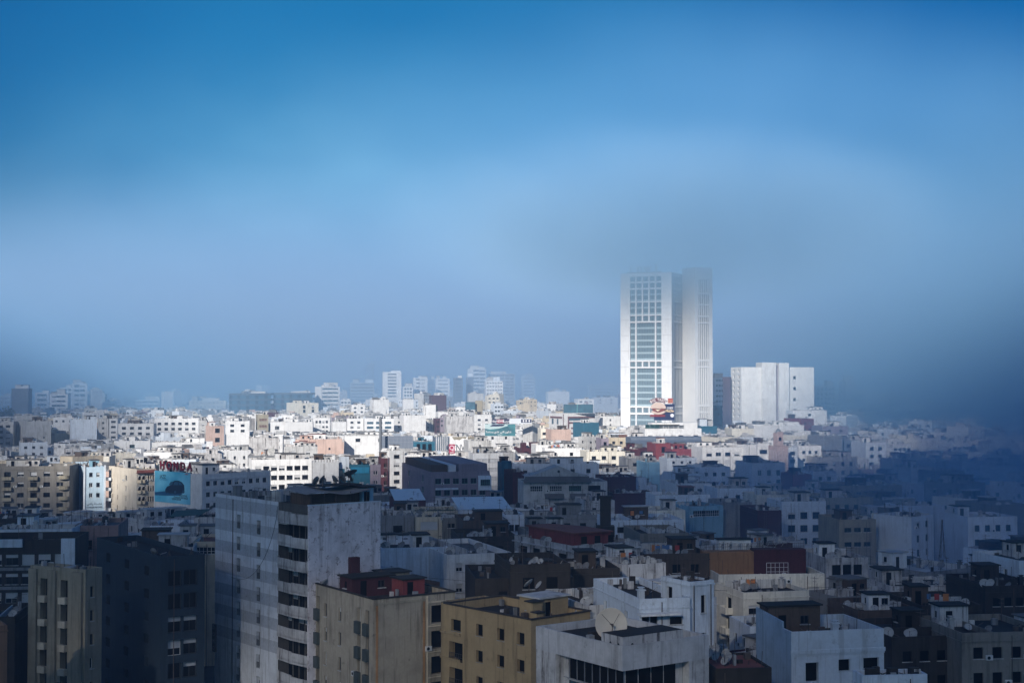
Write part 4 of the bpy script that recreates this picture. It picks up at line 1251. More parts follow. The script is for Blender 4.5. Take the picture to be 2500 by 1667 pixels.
# ------------------------------------------------------------------ the middle distance, one line each:
# name | label | xl xc xr y H turn | wall roof | R | L | lowest visible row | dishes aerials huts walls washing
TABLE = '''
house|white house crowned by a pale kiosk above the taupe apartment block|20 50 118 1080 18 20|V g|3 1.4 1.2 dark 2|2 1.4 1.2 void 2|1125|3 2 2 1 0
house|pale blank wall block with two slit windows in the left mist|36 66 126 1028 25 25|L g|2 0.8 1.6 dark 1 8||1092|1 2 0 0 0
house|grey balcony house in the mist at the left edge|-30 -10 34 1030 24 12|L g|2 2.4 1.5 dark 5||1100|1 1 1 0 0
house|tall blank white wall house left of the long white block|150 176 238 1024 26 20|V g|||1082|2 2 1 0 0
house|narrow pale house against the tall blank white wall|239 240 266 1022 25 5|L g|1 1.2 1.2 dark 4||1080|1 1 0 0 0
house|white house of stacked balcony bands left of the long white block|266 268 288 1022 25 8|W g|1 3.2 1.2 dark 5 1.2 3||1075|1 1 0 0 0
house|white stepped house with dark loggia windows left of the long white block|288 290 376 1034 23 6|W g|4 2.2 1.5 dark 3||1072|4 2 1 1 0
apartment_block|long white block with two rows of paired windows under a thin mast|370 378 486 1022 25 9|W g|6 2.0 1.5 dark 4 2.2||1066|4 3 1 0 0
apartment_block|pale end block joined to the long white block|486 487 506 1026 25 9|L g|1 1.6 1.3 dark 4||1066|0 1 0 0 0
house|white terrace house with a green window below the long white block|276 280 368 1076 19 8|W w|1 2.4 1.6 green 1||1106|6 2 1 1 0
house|low white terrace wall house thick with dishes below the long white block|362 372 500 1080 19 8|W w|2 1.2 1.0 dark 1||1096|12 3 1 1 0
house|pinkish white roof house with a small black door left of the big drum dish|340 352 444 1104 18 8|W g|2 1.1 1.7 void 1||1122|3 2 2 1 0
house|low white house with blue parapet blocks above the red roof letters|395 400 480 1122 18 7|V g|4 1.2 1.2 dark 1||1132|2 2 2 0 0
house|salmon house with a dark arched window beside the street trees|505 516 548 1040 23 24|P r|1 2.6 2.4 void 2 1.2 5|2 1.2 1.4 dark 4|1090|0 1 1 0 0
house|tall white house with a roof loggia right of the salmon arched house|548 551 610 1028 24 10|W g|2 2.2 1.4 void 2||1098|5 2 1 0 0
house|sand coloured block with small square brown windows|622 630 656 1012 26 15|K g|3 1.5 1.5 brown 4 2.5 4||1058|1 1 0 0 0
house|bright white cube house with two square dark windows|656 661 694 1030 22 10|W w|1 2.6 2.2 dark 3 2.5 4||1062|4 1 0 1 0
house|white house with wide blank wall right of the cube house|694 696 764 1030 22 6|W w|||1060|7 1 1 1 0
house|pale stepped house with two square holes on its roof storey|700 730 778 984 30 25|I g|2 2.0 2.4 dark 2||1010|3 1 2 0 0
apartment_block|white three storey block with shuttered windows in the sunlit centre|764 766 806 1020 23 6|W g|4 1.4 1.6 mix 3||1062|4 2 1 0 0
house|white house with a fan shaped window in the sunlit centre|806 812 846 1030 22 12|W w|1 3.0 1.6 dark 1 6||1062|5 1 0 1 0
house|white house with brown roof pergola right of the fan window house|846 848 888 1022 22 8|W g|2 2.0 1.4 dark 2||1060|6 2 1 1 0
house|white house with blue tinted strip windows right of the pergola house|886 890 962 1022 22 9|W g|3 4.2 1.6 curtain 2 2||1058|5 2 1 0 0
house|large blank white wall house with two small windows at its left corner|968 986 1040 1014 24 14|W g|||1062|5 2 0 0 0
house|textured white wall house with many cracks left of the news sign|1086 1090 1156 1016 24 8|D g|||1066|2 2 1 0 0
house|white house with four dark windows beside the cracked wall house|1156 1158 1200 1012 24 8|W g|2 2.0 1.4 dark 3 3||1056|3 1 1 0 0
house|white house topped by a red roof strip right of the far chimney mast|1064 1070 1130 1006 25 10|W r|3 1.6 1.2 dark 1||1018|4 2 1 0 0
house|salmon pink house with air conditioners and a tall arched slot|716 722 836 1072 20 7|P r|2 0.9 1.0 void 1 4|1 1 1 dark 1|1120|5 3 1 1 0
house|big plain white house with a narrow arched slot right of the salmon house|836 842 962 1064 21 8|W g|2 2.2 1.6 mixd 1 1.2||1120|3 3 1 0 0
house|grey white house with a red roof edge under the salmon house|690 694 776 1090 19 8|L r|2 1.8 1.6 half 2||1122|4 3 2 0 0
house|low house with dark parapet clutter around the big drum dish|600 606 700 1112 17.5 7|G g|3 1.4 1.4 dark 1||1128|6 4 2 1 1
house|teal and orange shopfront house left of the fin wall|1006 1010 1062 1078 20 8|E g|3 1.6 3.0 void 1 1.0||1100|3 1 0 0 0
house|slate panelled wall house with white fins beside the red Q sign|1060 1062 1096 1066 21 8|S g|||1108|3 1 0 0 0
house|white house with huge worn black lettering beside the red Q sign|1096 1098 1142 1066 21 8|W g|||1112|1 1 1 0 0
house|pale house with blue side strip right of the lettered house|1142 1144 1200 1076 20 10|L g|1 0.8 2.6 void 1||1100|4 2 1 0 0
apartment_block|tall sunlit white balcony tower left of the burger and bank poster|930 951 988 1100 21 34|W g|1 2.6 1.4 dark 5 1.6|2 1.4 1.4 void 5|1206|3 2 0 0 0
house|white blank wall house carrying the bank poster|990 996 1086 1116 20.5 10|W g|||1152|3 2 1 0 0
apartment_block|white apartment block with closed shutters behind the mauve block|1150 1155 1228 1106 22.5 9|W g|4 2.0 1.2 full 7 2.0 3.0||1210|9 3 1 1 1
apartment_block|narrow grey white apartment wing right of the closed shutter block|1228 1229 1258 1104 22 9|L g|1 1.8 1.2 full 5||1135|4 1 0 1 0
house|crenellated white blank wall house above the striped tower roof|758 764 828 1128 21 8|W g|||1198|0 1 0 0 0
house|teal and white stepped modern house right of the crenellated wall|826 829 904 1134 20 9|E b|||1182|2 1 0 1 0
apartment_block|grey white ribbon window block left of the crenellated wall|608 616 762 1122 21 16|W g|7 2.0 1.5 mixd 4 2.2||1192|6 3 1 0 0
house|lilac grey narrow house with four small windows right of the teal house|902 905 930 1134 20 10|M g|2 0.9 1.2 white 5 2||1185|2 1 1 0 0
house|dark brick and green balcony house left of the sunlit balcony tower|929 931 952 1118 20 10|Z g|1 2.4 1.5 void 4||1190|1 1 0 0 0
house|white fronted house with two maroon doors on its roof|1192 1196 1258 1098 20.5 8|W g|||1106|8 2 1 1 0
house|concrete silo shaped house with peeling grey side|1276 1300 1320 1034 24 50|L g|||1092|1 1 0 0 0
house|narrow house with a red band between the silo house and pink wall|1318 1320 1340 1046 22 6|I r|1 3.0 1.4 dark 4 2||1088|3 0 0 0 0
house|blank blush pink wall house at the foot of the striped bank|1340 1346 1394 1048 22 12|P g|||1084|2 1 0 0 0
house|dark glass cube house beside the striped bank|1410 1424 1462 1032 24 24|E b|||1062|0 1 0 0 0
house|white house with a turquoise poster wall left of the twin towers|1462 1466 1514 1016 25 10|W g|1 1.0 1.2 dark 4||1048|4 1 1 0 0
house|white block with strip windows above the dark hoarding|1404 1410 1450 974 30 12|W g|3 2.4 1.4 dark 2||986|1 1 0 0 0
house|white roof house with grey attic right of the strip window block|1446 1450 1508 970 30 8|W g|2 1.8 1.4 dark 2||1012|4 2 2 0 0
house|plain bright white stepped block in front of the far misty blocks|1334 1338 1390 956 36 8|W w|||986|2 1 1 0 0
house|rose and cream house with a small chimney left of the pale yellow house|1462 1466 1530 1068 20.5 10|C g|3 1.4 1.3 dark 2||1092|6 1 1 1 0
house|grey house of round balconies in front of the striped bank|1412 1432 1466 1066 21 30|L g|2 1.2 1.3 dark 4|1 1.2 1.3 dark 4|1100|3 2 1 0 0
house|brown and grey narrow house with dark window stack left of the rose house|1466 1468 1486 1070 21 8|M g|1 2.0 1.6 void 4 1.6||1098|1 1 0 0 0
house|white low house with round arch and washing right of the pink wall|1322 1330 1420 1094 19 8|W g|2 1.4 1.4 void 1||1110|9 3 1 1 2
house|long white terrace house under the pink wall|1300 1308 1376 1086 20 7|W w|||1098|4 2 1 0 0
house|pale yellow house with a blue framed window and glazed roof room|1428 1432 1540 1102 19 8|I g|4 1.8 1.5 mixd 2 1.8||1136|4 2 2 0 0
house|maroon house right of the pale yellow house|1540 1542 1562 1096 20 8|Z b|||1120|2 0 0 0 0
house|grey concrete terrace house below the maroon house|1524 1528 1602 1118 18.5 7|G b|2 1.4 1.3 void 1||1150|4 1 1 1 0
house|white penthouse block with a long window strip under the burger sign|1568 1574 1712 1046 24.5 7|W g|7 2.4 1.5 mixd 2 3.2||1066|2 2 0 0 0
house|low slate solar sheet roofed hall in front of the penthouse block|1534 1540 1712 1068 21.5 6|S b|||1092|8 2 0 0 0
house|brick red stepped house with a doorway niche in the sunlight|1594 1600 1640 1082 20.5 10|R r|1 2.0 2.6 void 1 1.5||1112|2 1 0 1 0
house|long brick red wall house under the slate hall|1634 1640 1712 1096 19.5 8|R r|||1135|4 1 1 1 0
apartment_block|white apartment block with blue glass loggias right of the red wall house|1706 1714 1815 1092 21 9|W g|4 2.2 1.5 mix 5 2.0||1165|9 3 1 1 0
apartment_block|tall white stair slab with one thin vertical seam left of the minaret|1814 1824 1846 1086 22 20|W g|1 1.8 1.2 curtain 1 6.5||1160|0 1 0 0 0
apartment_block|white block with two dark ribbon windows beside the minaret|1846 1848 1878 1082 22 8|W g|1 3.6 1.6 void 3 2.6 4||1125|2 1 0 0 0
apartment_block|white loggia block right of the minaret|1920 1922 1946 1092 21 8|V g|1 2.8 1.4 void 4 1.6||1140|2 1 0 0 0
house|white house with five scattered square windows right of the minaret|1946 1948 2004 1088 21 8|W g|3 1.2 1.2 dark 4 2||1128|6 2 1 0 0
house|dark grey blank wall house in the right mist|1996 2010 2056 1064 24 22|G b|||1110|0 1 0 0 0
house|dark misty house with two tilted chimneys right of the grey wall|2056 2058 2112 1074 22 8|S b|3 1.6 1.5 dark 3||1112|1 1 1 0 0
house|misty cream house with slanting glass screen below the grey wall house|1990 2000 2092 1116 19 10|I g|4 1.2 1.5 dark 3||1175|2 2 1 0 0
house|misty white house with a terrace right of the tilted chimney house|2108 2112 2162 1080 22 8|V g|2 1.6 1.4 dark 4||1118|1 1 0 0 0
house|long white low hall with dotted frieze behind the minaret|1836 1840 1962 1038 25 5|W w|||1062|3 2 2 0 0
house|cream blank wall house left of the dotted frieze hall|1780 1786 1840 1046 24 7|I g|||1066|3 1 1 0 0
house|red walled house stepping up right of the dotted frieze hall|1940 1956 1986 1022 28 26|R g|2 1.4 1.2 dark 2||1046|1 1 0 0 0
house|white roof house with plants at the foot of the white slab block|1930 1934 2018 1002 31 8|W g|1 1.6 1.2 dark 2||1028|2 1 1 0 0
house|mauve attic house in the mist right of the red walled house|2000 2006 2070 1040 25 8|M g|2 1.4 1.2 dark 2||1062|1 1 0 0 0
house|sky blue painted wall house in the shade|1574 1577 1610 1128 18.5 10|A b|||1182|1 1 0 0 0
house|white blue upper house with paired small windows behind the sky blue wall|1608 1628 1700 1118 19 12|V b|3 1.0 0.9 void 2 1.2||1150|4 2 1 1 0
house|blue white house with a round dish on its hut right of the sky blue wall|1618 1650 1720 1156 17.5 14|V g|3 1.2 1.2 dark 2||1180|5 2 1 1 0
house|pale blue terrace house with roof dishes below the white apartment block|1690 1706 1782 1140 18.5 10|V b|3 1.3 1.2 void 2||1170|10 2 0 1 0
house|tall blue grey house with three odd windows in the mist|1826 1836 1916 1130 20 12|V b|3 1.4 1.8 dark 2 2.4||1195|2 1 1 0 0
house|maroon panel house in the mist|1926 1934 1980 1158 18 8|R b|||1190|1 1 0 0 0
house|pale blue misty house right of the maroon panel house|1978 1984 2040 1150 18 8|V b|2 1.2 1.2 dark 2||1192|3 1 1 0 0
house|misty beige house with antenna masts far right of the maroon panel|2040 2046 2200 1185 17.5 7|K b|5 1.4 1.3 dark 3||1215|6 3 1 1 0
house|misty tan house with low arcade at the right|1990 2000 2130 1215 17 8|K b|5 1.2 1.2 dark 2||1255|5 2 1 1 0
house|white house with a maroon eave line, air conditioners and blue terrace|1588 1598 1732 1208 17.5 7|V r|4 1.2 1.4 dark 1 2.4||1235|3 2 1 0 0
house|white house with a small dark window left of the maroon eave house|1640 1648 1732 1180 18 10|W g|2 1.4 1.2 dark 1 1.6||1205|4 1 1 0 0
house|wine red wall house in the shade with roof dishes|1468 1472 1552 1164 18.5 7|Z b|||1198|5 2 0 1 0
house|small white cube house right of the wine red wall|1544 1548 1578 1166 18 12|V b|||1198|1 1 0 0 0
house|dark maroon roofed house sloping right of the pediment block|1488 1496 1600 1204 16.5 7|Z r|||1228|7 2 0 1 0
house|pale blue house with a long glazed upper gallery|1670 1682 1764 1236 17 18|A g|1 8.0 1.5 grid 1 1.0|3 1.0 1.4 dark 2|1300|2 1 0 0 0
house|blank grey brown wall house right of the glazed gallery house|1756 1762 1834 1226 17.5 8|G b|||1300|3 1 0 0 0
house|deep maroon stepped wall house left of the twin balcony house|1834 1848 1906 1246 17 6|Z b|||1322|5 1 0 0 0
house|white twin balcony house with a central dark window in the mist|1904 1907 2014 1224 18 7|V b|3 1.8 1.6 dark 3 2.6|1 1 1 dark 1|1322|1 1 1 0 0
house|tall pale blue blank walled house with six square windows in the mist|2130 2222 2276 1262 17.5 40|V b|2 1.1 1.5 dark 4 1.0||1390|2 2 0 0 0
house|white house with square window in the dark mist at the right edge|2352 2360 2480 1262 17 8|V b|4 1.2 1.4 dark 2||1340|2 2 1 1 0
house|dim tan house with arches behind the tall pale blue house|2036 2046 2136 1268 17 8|K b|3 1.6 1.0 dark 2||1330|3 2 1 1 0
house|dim white terrace house left of the tall pale blue house|2008 2014 2116 1362 16 8|D b|3 1.6 1.8 void 2 1.2||1420|3 1 1 1 0
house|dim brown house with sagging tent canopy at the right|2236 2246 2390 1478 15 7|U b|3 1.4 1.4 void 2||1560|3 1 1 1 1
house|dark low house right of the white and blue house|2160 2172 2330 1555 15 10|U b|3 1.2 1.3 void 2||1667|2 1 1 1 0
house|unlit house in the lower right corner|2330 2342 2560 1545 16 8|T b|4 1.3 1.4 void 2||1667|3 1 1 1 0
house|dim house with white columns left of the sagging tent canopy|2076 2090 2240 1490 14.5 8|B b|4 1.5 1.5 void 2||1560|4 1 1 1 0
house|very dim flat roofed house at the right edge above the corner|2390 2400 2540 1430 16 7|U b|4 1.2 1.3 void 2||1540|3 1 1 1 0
apartment_block|mauve apartment block with green framed windows and glazed loggias|982 1052 1196 1152 21 14|M r|6 1.75 1.6 green 4 1.9 3.3|2 2.4 1.8 gridg 4 1.7 3.3|1232|3 2 0 0 0
house|dark green rounded slab wall in front of the closed shutter block|1222 1226 1250 1130 21.5 8|E b|||1212|0 0 0 0 0
house|dark wine wall house left of the pediment block|1248 1252 1280 1152 20.5 10|Z b|||1225|0 0 0 0 0
house|long pale terrace house behind the pediment block|1248 1256 1462 1132 20 6|V g|5 1.4 1.3 mixd 1 1.8||1150|9 4 1 1 1
house|beige terrace house with a hedge of potted plants below the mauve block|1004 1012 1118 1248 17.5 7|C g|3 1.0 1.2 void 1 1.5||1268|2 1 0 0 0
house|concrete grey house with one black doorway right of the striped tower|926 932 1012 1258 18 7|G b|1 2.0 1.9 void 1 2.2||1335|4 1 1 1 0
house|house with a bright white metal sheet roof below the mauve block|960 964 1040 1222 17 10|Z w|||1245|5 1 0 0 0
house|beige house with a boarded pale shopfront and green awning|1008 1016 1080 1262 18 6|C b|1 6.5 1.7 full 1 1.0||1295|9 2 0 0 0
house|grey annex with two tiny windows right of the boarded shopfront|1078 1082 1122 1264 18 8|T b|2 0.7 0.9 void 1 1.2||1300|6 1 0 1 0
house|brown brick house with a barred window and a brick roof room|1122 1130 1240 1270 18.5 9|B b|2 1.6 1.6 dark 2 3.6||1345|5 1 0 0 0
house|bright white metal roofed house behind the brown brick house|1112 1120 1250 1244 17.5 10|V w|||1262|2 1 0 0 0
house|white house with dark blue trim and two windows right of the brown brick house|1228 1232 1280 1256 18 10|V b|2 1.4 1.4 dark 2 2.2||1290|1 1 0 0 0
house|white house with shutters and stepped parapet in front of the brown brick house|1000 1092 1248 1354 20.9 20|W g|4 1.05 1.3 half 2 1.3||1402|4 2 0 1 0
house|white parapet house carrying a row of dishes right of the striped tower|926 932 1094 1338 21 12|V b|||1402|6 3 1 0 0
house|white ringed house with a red roof storey and ribbon windows|1256 1396 1562 1332 20.8 30|D b|4 2.6 1.6 void 2 1.5|4 2.6 1.6 void 2 1.5|1392|6 2 0 0 0
house|dark brown house with a flat slab roof in front of the red roof storey house|1236 1246 1392 1378 22 10|U b|2 1.6 1.6 void 2||1430|5 1 0 0 0
house|long umber wall house behind the ochre block|1150 1160 1400 1412 20 7|U b|2 1.2 1.2 void 1||1462|6 1 1 1 0
house|umber roofs house with a curved wall right of the dark brown house|1390 1396 1512 1388 20.5 8|U b|||1450|3 1 1 1 0
house|grey patched house with white framed windows below the glazed gallery house|1552 1562 1680 1302 18.5 7|T b|3 1.0 1.5 white 1 1.6||1345|8 2 0 1 0
house|low house with washing and tarpaulins left of the beige terrace house|1560 1570 1730 1352 18.5 7|B b|3 1.4 1.4 void 1||1395|9 2 1 1 2
house|white streaked long terrace house left of the stair tower block|1508 1518 1624 1378 20.5 20|D b|||1420|3 1 1 1 1
house|blue white house with arched window and washing behind the red roof storey house|1482 1488 1668 1270 18 7|V w|5 1.4 1.2 void 1 1.4||1300|5 3 1 1 1
house|pale cream house with roof terrace left of the maroon eave house|1540 1550 1672 1246 17.5 7|I g|3 1.2 1.2 dark 1||1270|4 2 1 1 0
house|dim terrace house with a long plant hedge behind the red roof storey house|1270 1278 1490 1258 17 6|G b|5 1.4 1.3 void 1||1285|8 4 1 1 1
house|dark house with low sheds below the striped tower flank|1112 1120 1262 1310 18.5 8|U b|2 1.4 1.4 void 1||1330|5 2 1 1 0
house|pale misty house with roof dishes at the centre right|1740 1750 1850 1192 18 8|V b|3 1.3 1.2 dark 2||1226|8 2 1 1 0
house|misty cream house between the gallery house and twin balcony house|1838 1846 1930 1208 18 8|I b|2 1.3 1.2 dark 2||1250|3 1 1 1 0
house|small white roof hut house below the wine red wall|1420 1428 1500 1222 17 8|D b|2 1.0 1.2 void 1||1250|4 2 1 1 0
'''
SHORT = {}
def parse_table():
    for i, ln in enumerate(TABLE.strip().splitlines()):
        nm, lab, geo, mats, r, l, yb, cl = ln.split('|')
        xl, xc, xr, y, H, b = [float(v) for v in geo.split()]
        wm, rf = mats.split()
        cut = lab
        for w in (' with ', ' behind ', ' right of ', ' left of ', ' below ', ' beside ', ' in ', ' under ', ' above ', ' at ', ' carrying ', ' between '):
            cut = cut.split(w)[0]
        B = bldg(nm, lab, xl, xc, xr, y, H, b, wm, rf, R=S(r), L=S(l), yb=float(yb), short='the ' + cut, par=0.8, D=(None if xc - xl > 18 else random.uniform(11, 16)))
        nd, na, hu, lo, wa = [int(v) for v in cl.split()]
        near = B.Y < 420
        clutter(B, nd + (2 if near else 4) if (nd or B.Y > 430) else 0, na + 1, hu + (1 if B.Y > 430 else 0), lo + (1 if B.Y > 430 else 0), wa, seed=100 + i)
        B.idx = i
        SHORT[lab] = B
parse_table()
def get(s):
    return next(v for k, v in SHORT.items() if s in k)
def wpos(B, x, y, z):
    return B.c + Matrix.Rotation(B.b, 3, 'Z') @ Vector((x, y, z))

# ---- fittings that single out some of them
B = get('mauve apartment')                             # set-back roof storey and round vent
q = MB(); q.box(B.W * 0.5, B.W - 0.3, 2.0, B.D - 1, 0, 2.9); q.build('roof_storey', WALLS['M'], B.root, (0, 0, B.zr))
q = MB(); q.box(B.W * 0.05, B.W * 0.32, 4.0, B.D - 1, 0, 2.6); q.build('roof_room', WALLS['B'], B.root, (0, 0, B.zr))
q = MB(); q.box(B.W * 0.34, B.W * 0.47, 3.6, B.D - 2, 0, 2.5); q.build('roof_room', WALLS['V'], B.root, (0, 0, B.zr))
q = MB(); q.box(B.W * 0.8, B.W + 0.25, -0.9, -0.003, B.H - 5.4, B.H - 1.2); q.build('glazed_bay', WALLS['V'], B.root)
place('window', window_mesh(B.W * 0.16, 1.7, 'gridg'), B.root, (B.W * 0.83, -0.92, B.H - 4.0))
q = MB(); q.box(B.W * 0.08, B.W * 0.46, -0.4, -0.003, B.H - 5.1, B.H - 4.6); q.build('blind_box', WALLS['V'], B.root)
B = get('crenellated white')
for i in range(9):
    q = MB(); q.box(0, B.W / 18, -0.02, 0.24, 0, 0.8); q.build('merlon', WALLS['W'], B.root, (B.W * (i + 0.25) / 9, 0.02, B.H + 0.003))
B = get('teal and white stepped')
for x0, x1, z0, z1, mm in ((0.0, 0.32, -1.3, 2.6, 'V'), (0.18, 0.36, -5.0, -1.31, 'V'), (0.5, 0.98, 1.9, 2.3, 'W'), (0.37, 0.98, -2.8, -0.9, 'A')):
    q = MB(); q.box(B.W * x0, B.W * x1, -0.25, -0.004, B.H + z0, B.H + z1); q.build('white_frame', WALLS[mm] if mm != 'A' else plaster('bright_teal', (0.03, 0.22, 0.36)), B.root)
B = get('dark green rounded slab')
q = MB(); q.lathe([(0.02, 0), (B.W * 0.52, 0), (B.W * 0.52, B.H + 0.6), (0.02, B.H + 0.61)], 14, cx=B.W * 0.5, cy=B.W * 0.4); q.build('rounded_wall', WALLS['E'], B.root)
B = get('slate panelled wall')
for i in range(6):
    q = MB(); q.box(B.W * (0.1 + 0.15 * i), B.W * (0.1 + 0.15 * i) + 0.25, -0.3, -0.003, 0, B.H); q.build('fin', WALLS['W'], B.root)
B = get('huge worn black lettering')
lettering('QTNWLI', 4.3, INK, B.root, (B.W * 0.55, -0.03, B.H - 5.2), 0, 0.01, 0.03, sx=0.72)
lettering('IESTEROGE', 2.1, INK, B.root, (B.W * 0.58, -0.03, B.H - 8.6), 0, 0.01, 0.02, sx=0.8)
q = MB(); q.poly([(B.W * a, -0.02, B.H - c) for a, c in ((0.12, 0.05), (0.95, 0.05), (0.9, 1.0), (0.7, 0.7), (0.55, 1.6), (0.4, 1.3), (0.25, 1.5))]); q.build('bare_plaster', WALLS['K'], B.root)
B = get('slate solar sheet')
for i in range(22):
    q = MB(); q.box(0, B.W / 23, -0.02, 0.06, 0, 5.2); o = q.build('panel', plain('slate_sheet', (0.13, 0.16, 0.21), 0.35, 0.3), B.root, (B.W * i / 22, -0.4, B.H - 4.6)); o.rotation_euler = (-0.12, 0, 0)
B = get('white penthouse block')
q = MB(); q.box(B.W * 0.14, B.W * 0.95, 2.5, B.D - 1, 0, 3.4); o = q.build('penthouse', WALLS['W'], B.root, (0, 0, B.zr))
for i in range(6):
    place('window', window_mesh(2.4, 1.6, 'grid'), o, (B.W * (0.17 + 0.09 * i), 2.49, 0.7))
q = MB(); q.box(B.W * 0.12, B.W * 0.62, 1.4, 2.49, 2.5, 2.7); q.build('canopy', WALLS['K'], o)
for i in range(3):
    place('window', window_mesh(2.2, 1.7, 'gridg'), B.root, (0.2 + 2.3 * i, -0.02, B.zr + 0.95))
PENT = B
B = get('white ringed house')
q = MB()
q.prism([(1.2, 1.2), (B.W * 0.62, 1.2), (B.W * 0.62, B.D * 0.5), (B.D * 0.3, B.D * 0.85), (1.2, B.D * 0.85)], 0, 2.5)
o = q.build('roof_storey', WALLS['R'], B.root, (0, 0, B.zr)); 
q = MB(); q.prism([(0.8, 0.8), (B.W * 0.64, 0.8), (B.W * 0.64, B.D * 0.52), (B.D * 0.3, B.D * 0.88), (0.8, B.D * 0.88)], 2.503, 2.7); q.build('slab', ROOFS['r'], o)
for i in range(3):
    place('window', window_mesh(1.1, 1.2, 'void'), o, (2.5 + 2.6 * i, 1.19, 0.8))
q = MB(); q.ring([(-0.35, -0.35), (B.W + 0.3, -0.35), (B.W + 0.3, B.D + 0.3), (-0.35, B.D + 0.3)], [(0, 0), (B.W, 0), (B.W, B.D), (0, B.D)], B.H - 1.0, B.H - 0.8); q.build('ledge', WALLS['D'], B.root)
B = get('brown brick house with a barred')
hut(B, 0.30, 0.1, 5.6, 4.0, 2.4, wall='B', roof='b', door=True)
B = get('bright white metal sheet roof'); B2 = get('bright white metal roofed')
for b_ in (B, B2):
    q = MB()
    n = 24
    for i in range(n):
        x0, x1 = b_.W * i / n, b_.W * (i + 1) / n
        q.poly(((x0, -0.3, 0.02), ((x0 + x1) / 2, -0.3, 0.12), ((x0 + x1) / 2, b_.D, 1.9), (x0, b_.D, 1.8)))
        q.poly((((x0 + x1) / 2, -0.3, 0.12), (x1, -0.3, 0.02), (x1, b_.D, 1.8), ((x0 + x1) / 2, b_.D, 1.9)))
    q.build('metal_roof', plain('galvanised_sheet', (0.62, 0.66, 0.70), 0.45, 0.2, var=0.2), b_.root, (0, 0, b_.H + 0.01))
B = get('potted plants')
random.seed(5)
for i in range(11):
    m_ = MB()
    for k in range(60):
        p = Vector((random.gauss(0, 0.28), random.gauss(0, 0.25), 0.5 + abs(random.gauss(0, 0.45))))
        d = Vector((random.uniform(-1, 1), random.uniform(-1, 1), random.uniform(0, 1))).normalized() * 0.22
        s_ = d.orthogonal().normalized() * 0.07
        m_.poly((p - s_, p + d, p + s_))
    m_.box(-0.25, 0.25, -0.25, 0.25, 0, 0.45, 1)
    o = m_.build('potted_plant', [LEAFB, WALLS['R']], None, wpos(B, B.W * (0.06 + 0.085 * i), 0.8, B.zr - 0.005))
    tag(o, '%s potted shrub from the left in the plant row on the beige terrace house' % ('first second third fourth fifth sixth seventh eighth ninth tenth last'.split()[i]), 'plant', 'potted plants below the mauve block')
B = get('pale yellow house')
q = MB(); q.box(B.W * 0.45, B.W * 0.98, 3, B.D - 1, 2.1, 2.35); q.build('canopy', WALLS['V'], B.root, (0, 0, B.zr))
place('window', window_mesh(4.2, 1.8, 'grid'), B.root, (B.W * 0.5, 3.2, B.zr + 0.2)); place('window', window_mesh(4.2, 1.8, 'brown'), B.root, (B.W * 0.75, 3.2, B.zr + 0.2))

# --- pediment block: gabled centre, glazed galleries
B = bldg('apartment_block', 'grey white block with a low pediment, glazed galleries and tiled awnings', 1268, 1278, 1482, 1176, 20, 6, 'L', 'g', yb=1240, D=14, par=0.3, short='the pediment block',
         R=[fw(4, 3.4, 1.5, 'grid', 3.3, 1.1, 1, mix=['grid', 'gridg', 'void']), fw(5, 1.6, 1.5, 'dark', 3.3, 2.2, 4, off=1, mix=['dark', 'half', 'full', 'void'])])
q = MB()
gx0, gx1 = B.W * 0.02, B.W * 0.78
q.prism([(0, 0), (1, 0), (1, 1), (0, 1)], 0, 0.01)
q = MB()
q.poly([(gx0, 0.2, B.H + 1.4), (gx1, 0.2, B.H + 1.4), (gx1 - 3, 0.2, B.H + 2.0), (B.W * 0.42, 0.2, B.H + 4.2), (gx0 + 3, 0.2, B.H + 2.0)])
q.poly([(gx0, 0.2, B.H + 1.4), (gx0 + 3, 0.2, B.H + 2.0), (gx0 + 3, 9, B.H + 2.0), (gx0, 9, B.H + 1.4)]); q.poly([(gx0 + 3, 0.2, B.H + 2.0), (B.W * 0.42, 0.2, B.H + 4.2), (B.W * 0.42, 9, B.H + 4.2), (gx0 + 3, 9, B.H + 2.0)])
q.poly([(B.W * 0.42, 0.2, B.H + 4.2), (gx1 - 3, 0.2, B.H + 2.0), (gx1 - 3, 9, B.H + 2.0), (B.W * 0.42, 9, B.H + 4.2)]); q.poly([(gx1 - 3, 0.2, B.H + 2.0), (gx1, 0.2, B.H + 1.4), (gx1, 9, B.H + 1.4), (gx1 - 3, 9, B.H + 2.0)])
q.poly([(gx0, 9, B.H + 1.4), (gx1, 9, B.H + 1.4), (gx1 - 3, 9, B.H + 2.0), (B.W * 0.42, 9, B.H + 4.2), (gx0 + 3, 9, B.H + 2.0)])
q.build('pediment', WALLS['L'], B.root)
q = MB(); q.poly(((gx0 - 0.6, -1.0, B.H - 0.2), (gx1 + 0.6, -1.0, B.H - 0.2), (gx1, 0.19, B.H + 1.39), (gx0, 0.19, B.H + 1.39))); q.poly(((gx0 - 0.6, -1.0, B.H - 0.25), (gx1 + 0.6, -1.0, B.H - 0.25), (gx1, 0.19, B.H + 1.3), (gx0, 0.19, B.H + 1.3))); q.build('tiled_skirt', ROOFS['g'], B.root)
for a, c in ((0.25, 0.48), (0.55, 0.8)):
    q = MB(); q.poly(((B.W * a, -1.3, B.H - 4.4), (B.W * c, -1.3, B.H - 4.4), (B.W * c, -0.01, B.H - 3.2), (B.W * a, -0.01, B.H - 3.2))); q.poly(((B.W * a, -1.3, B.H - 4.45), (B.W * c, -1.3, B.H - 4.45), (B.W * c, -0.01, B.H - 3.3), (B.W * a, -0.01, B.H - 3.3))); q.build('tiled_awning', ROOFS['g'], B.root)
q = MB(); q.box(0.1, B.W * 0.2, -0.5, -0.003, B.H - 9.4, B.H - 7.0); q.build('salmon_panel', WALLS['P'], B.root)
n = 10
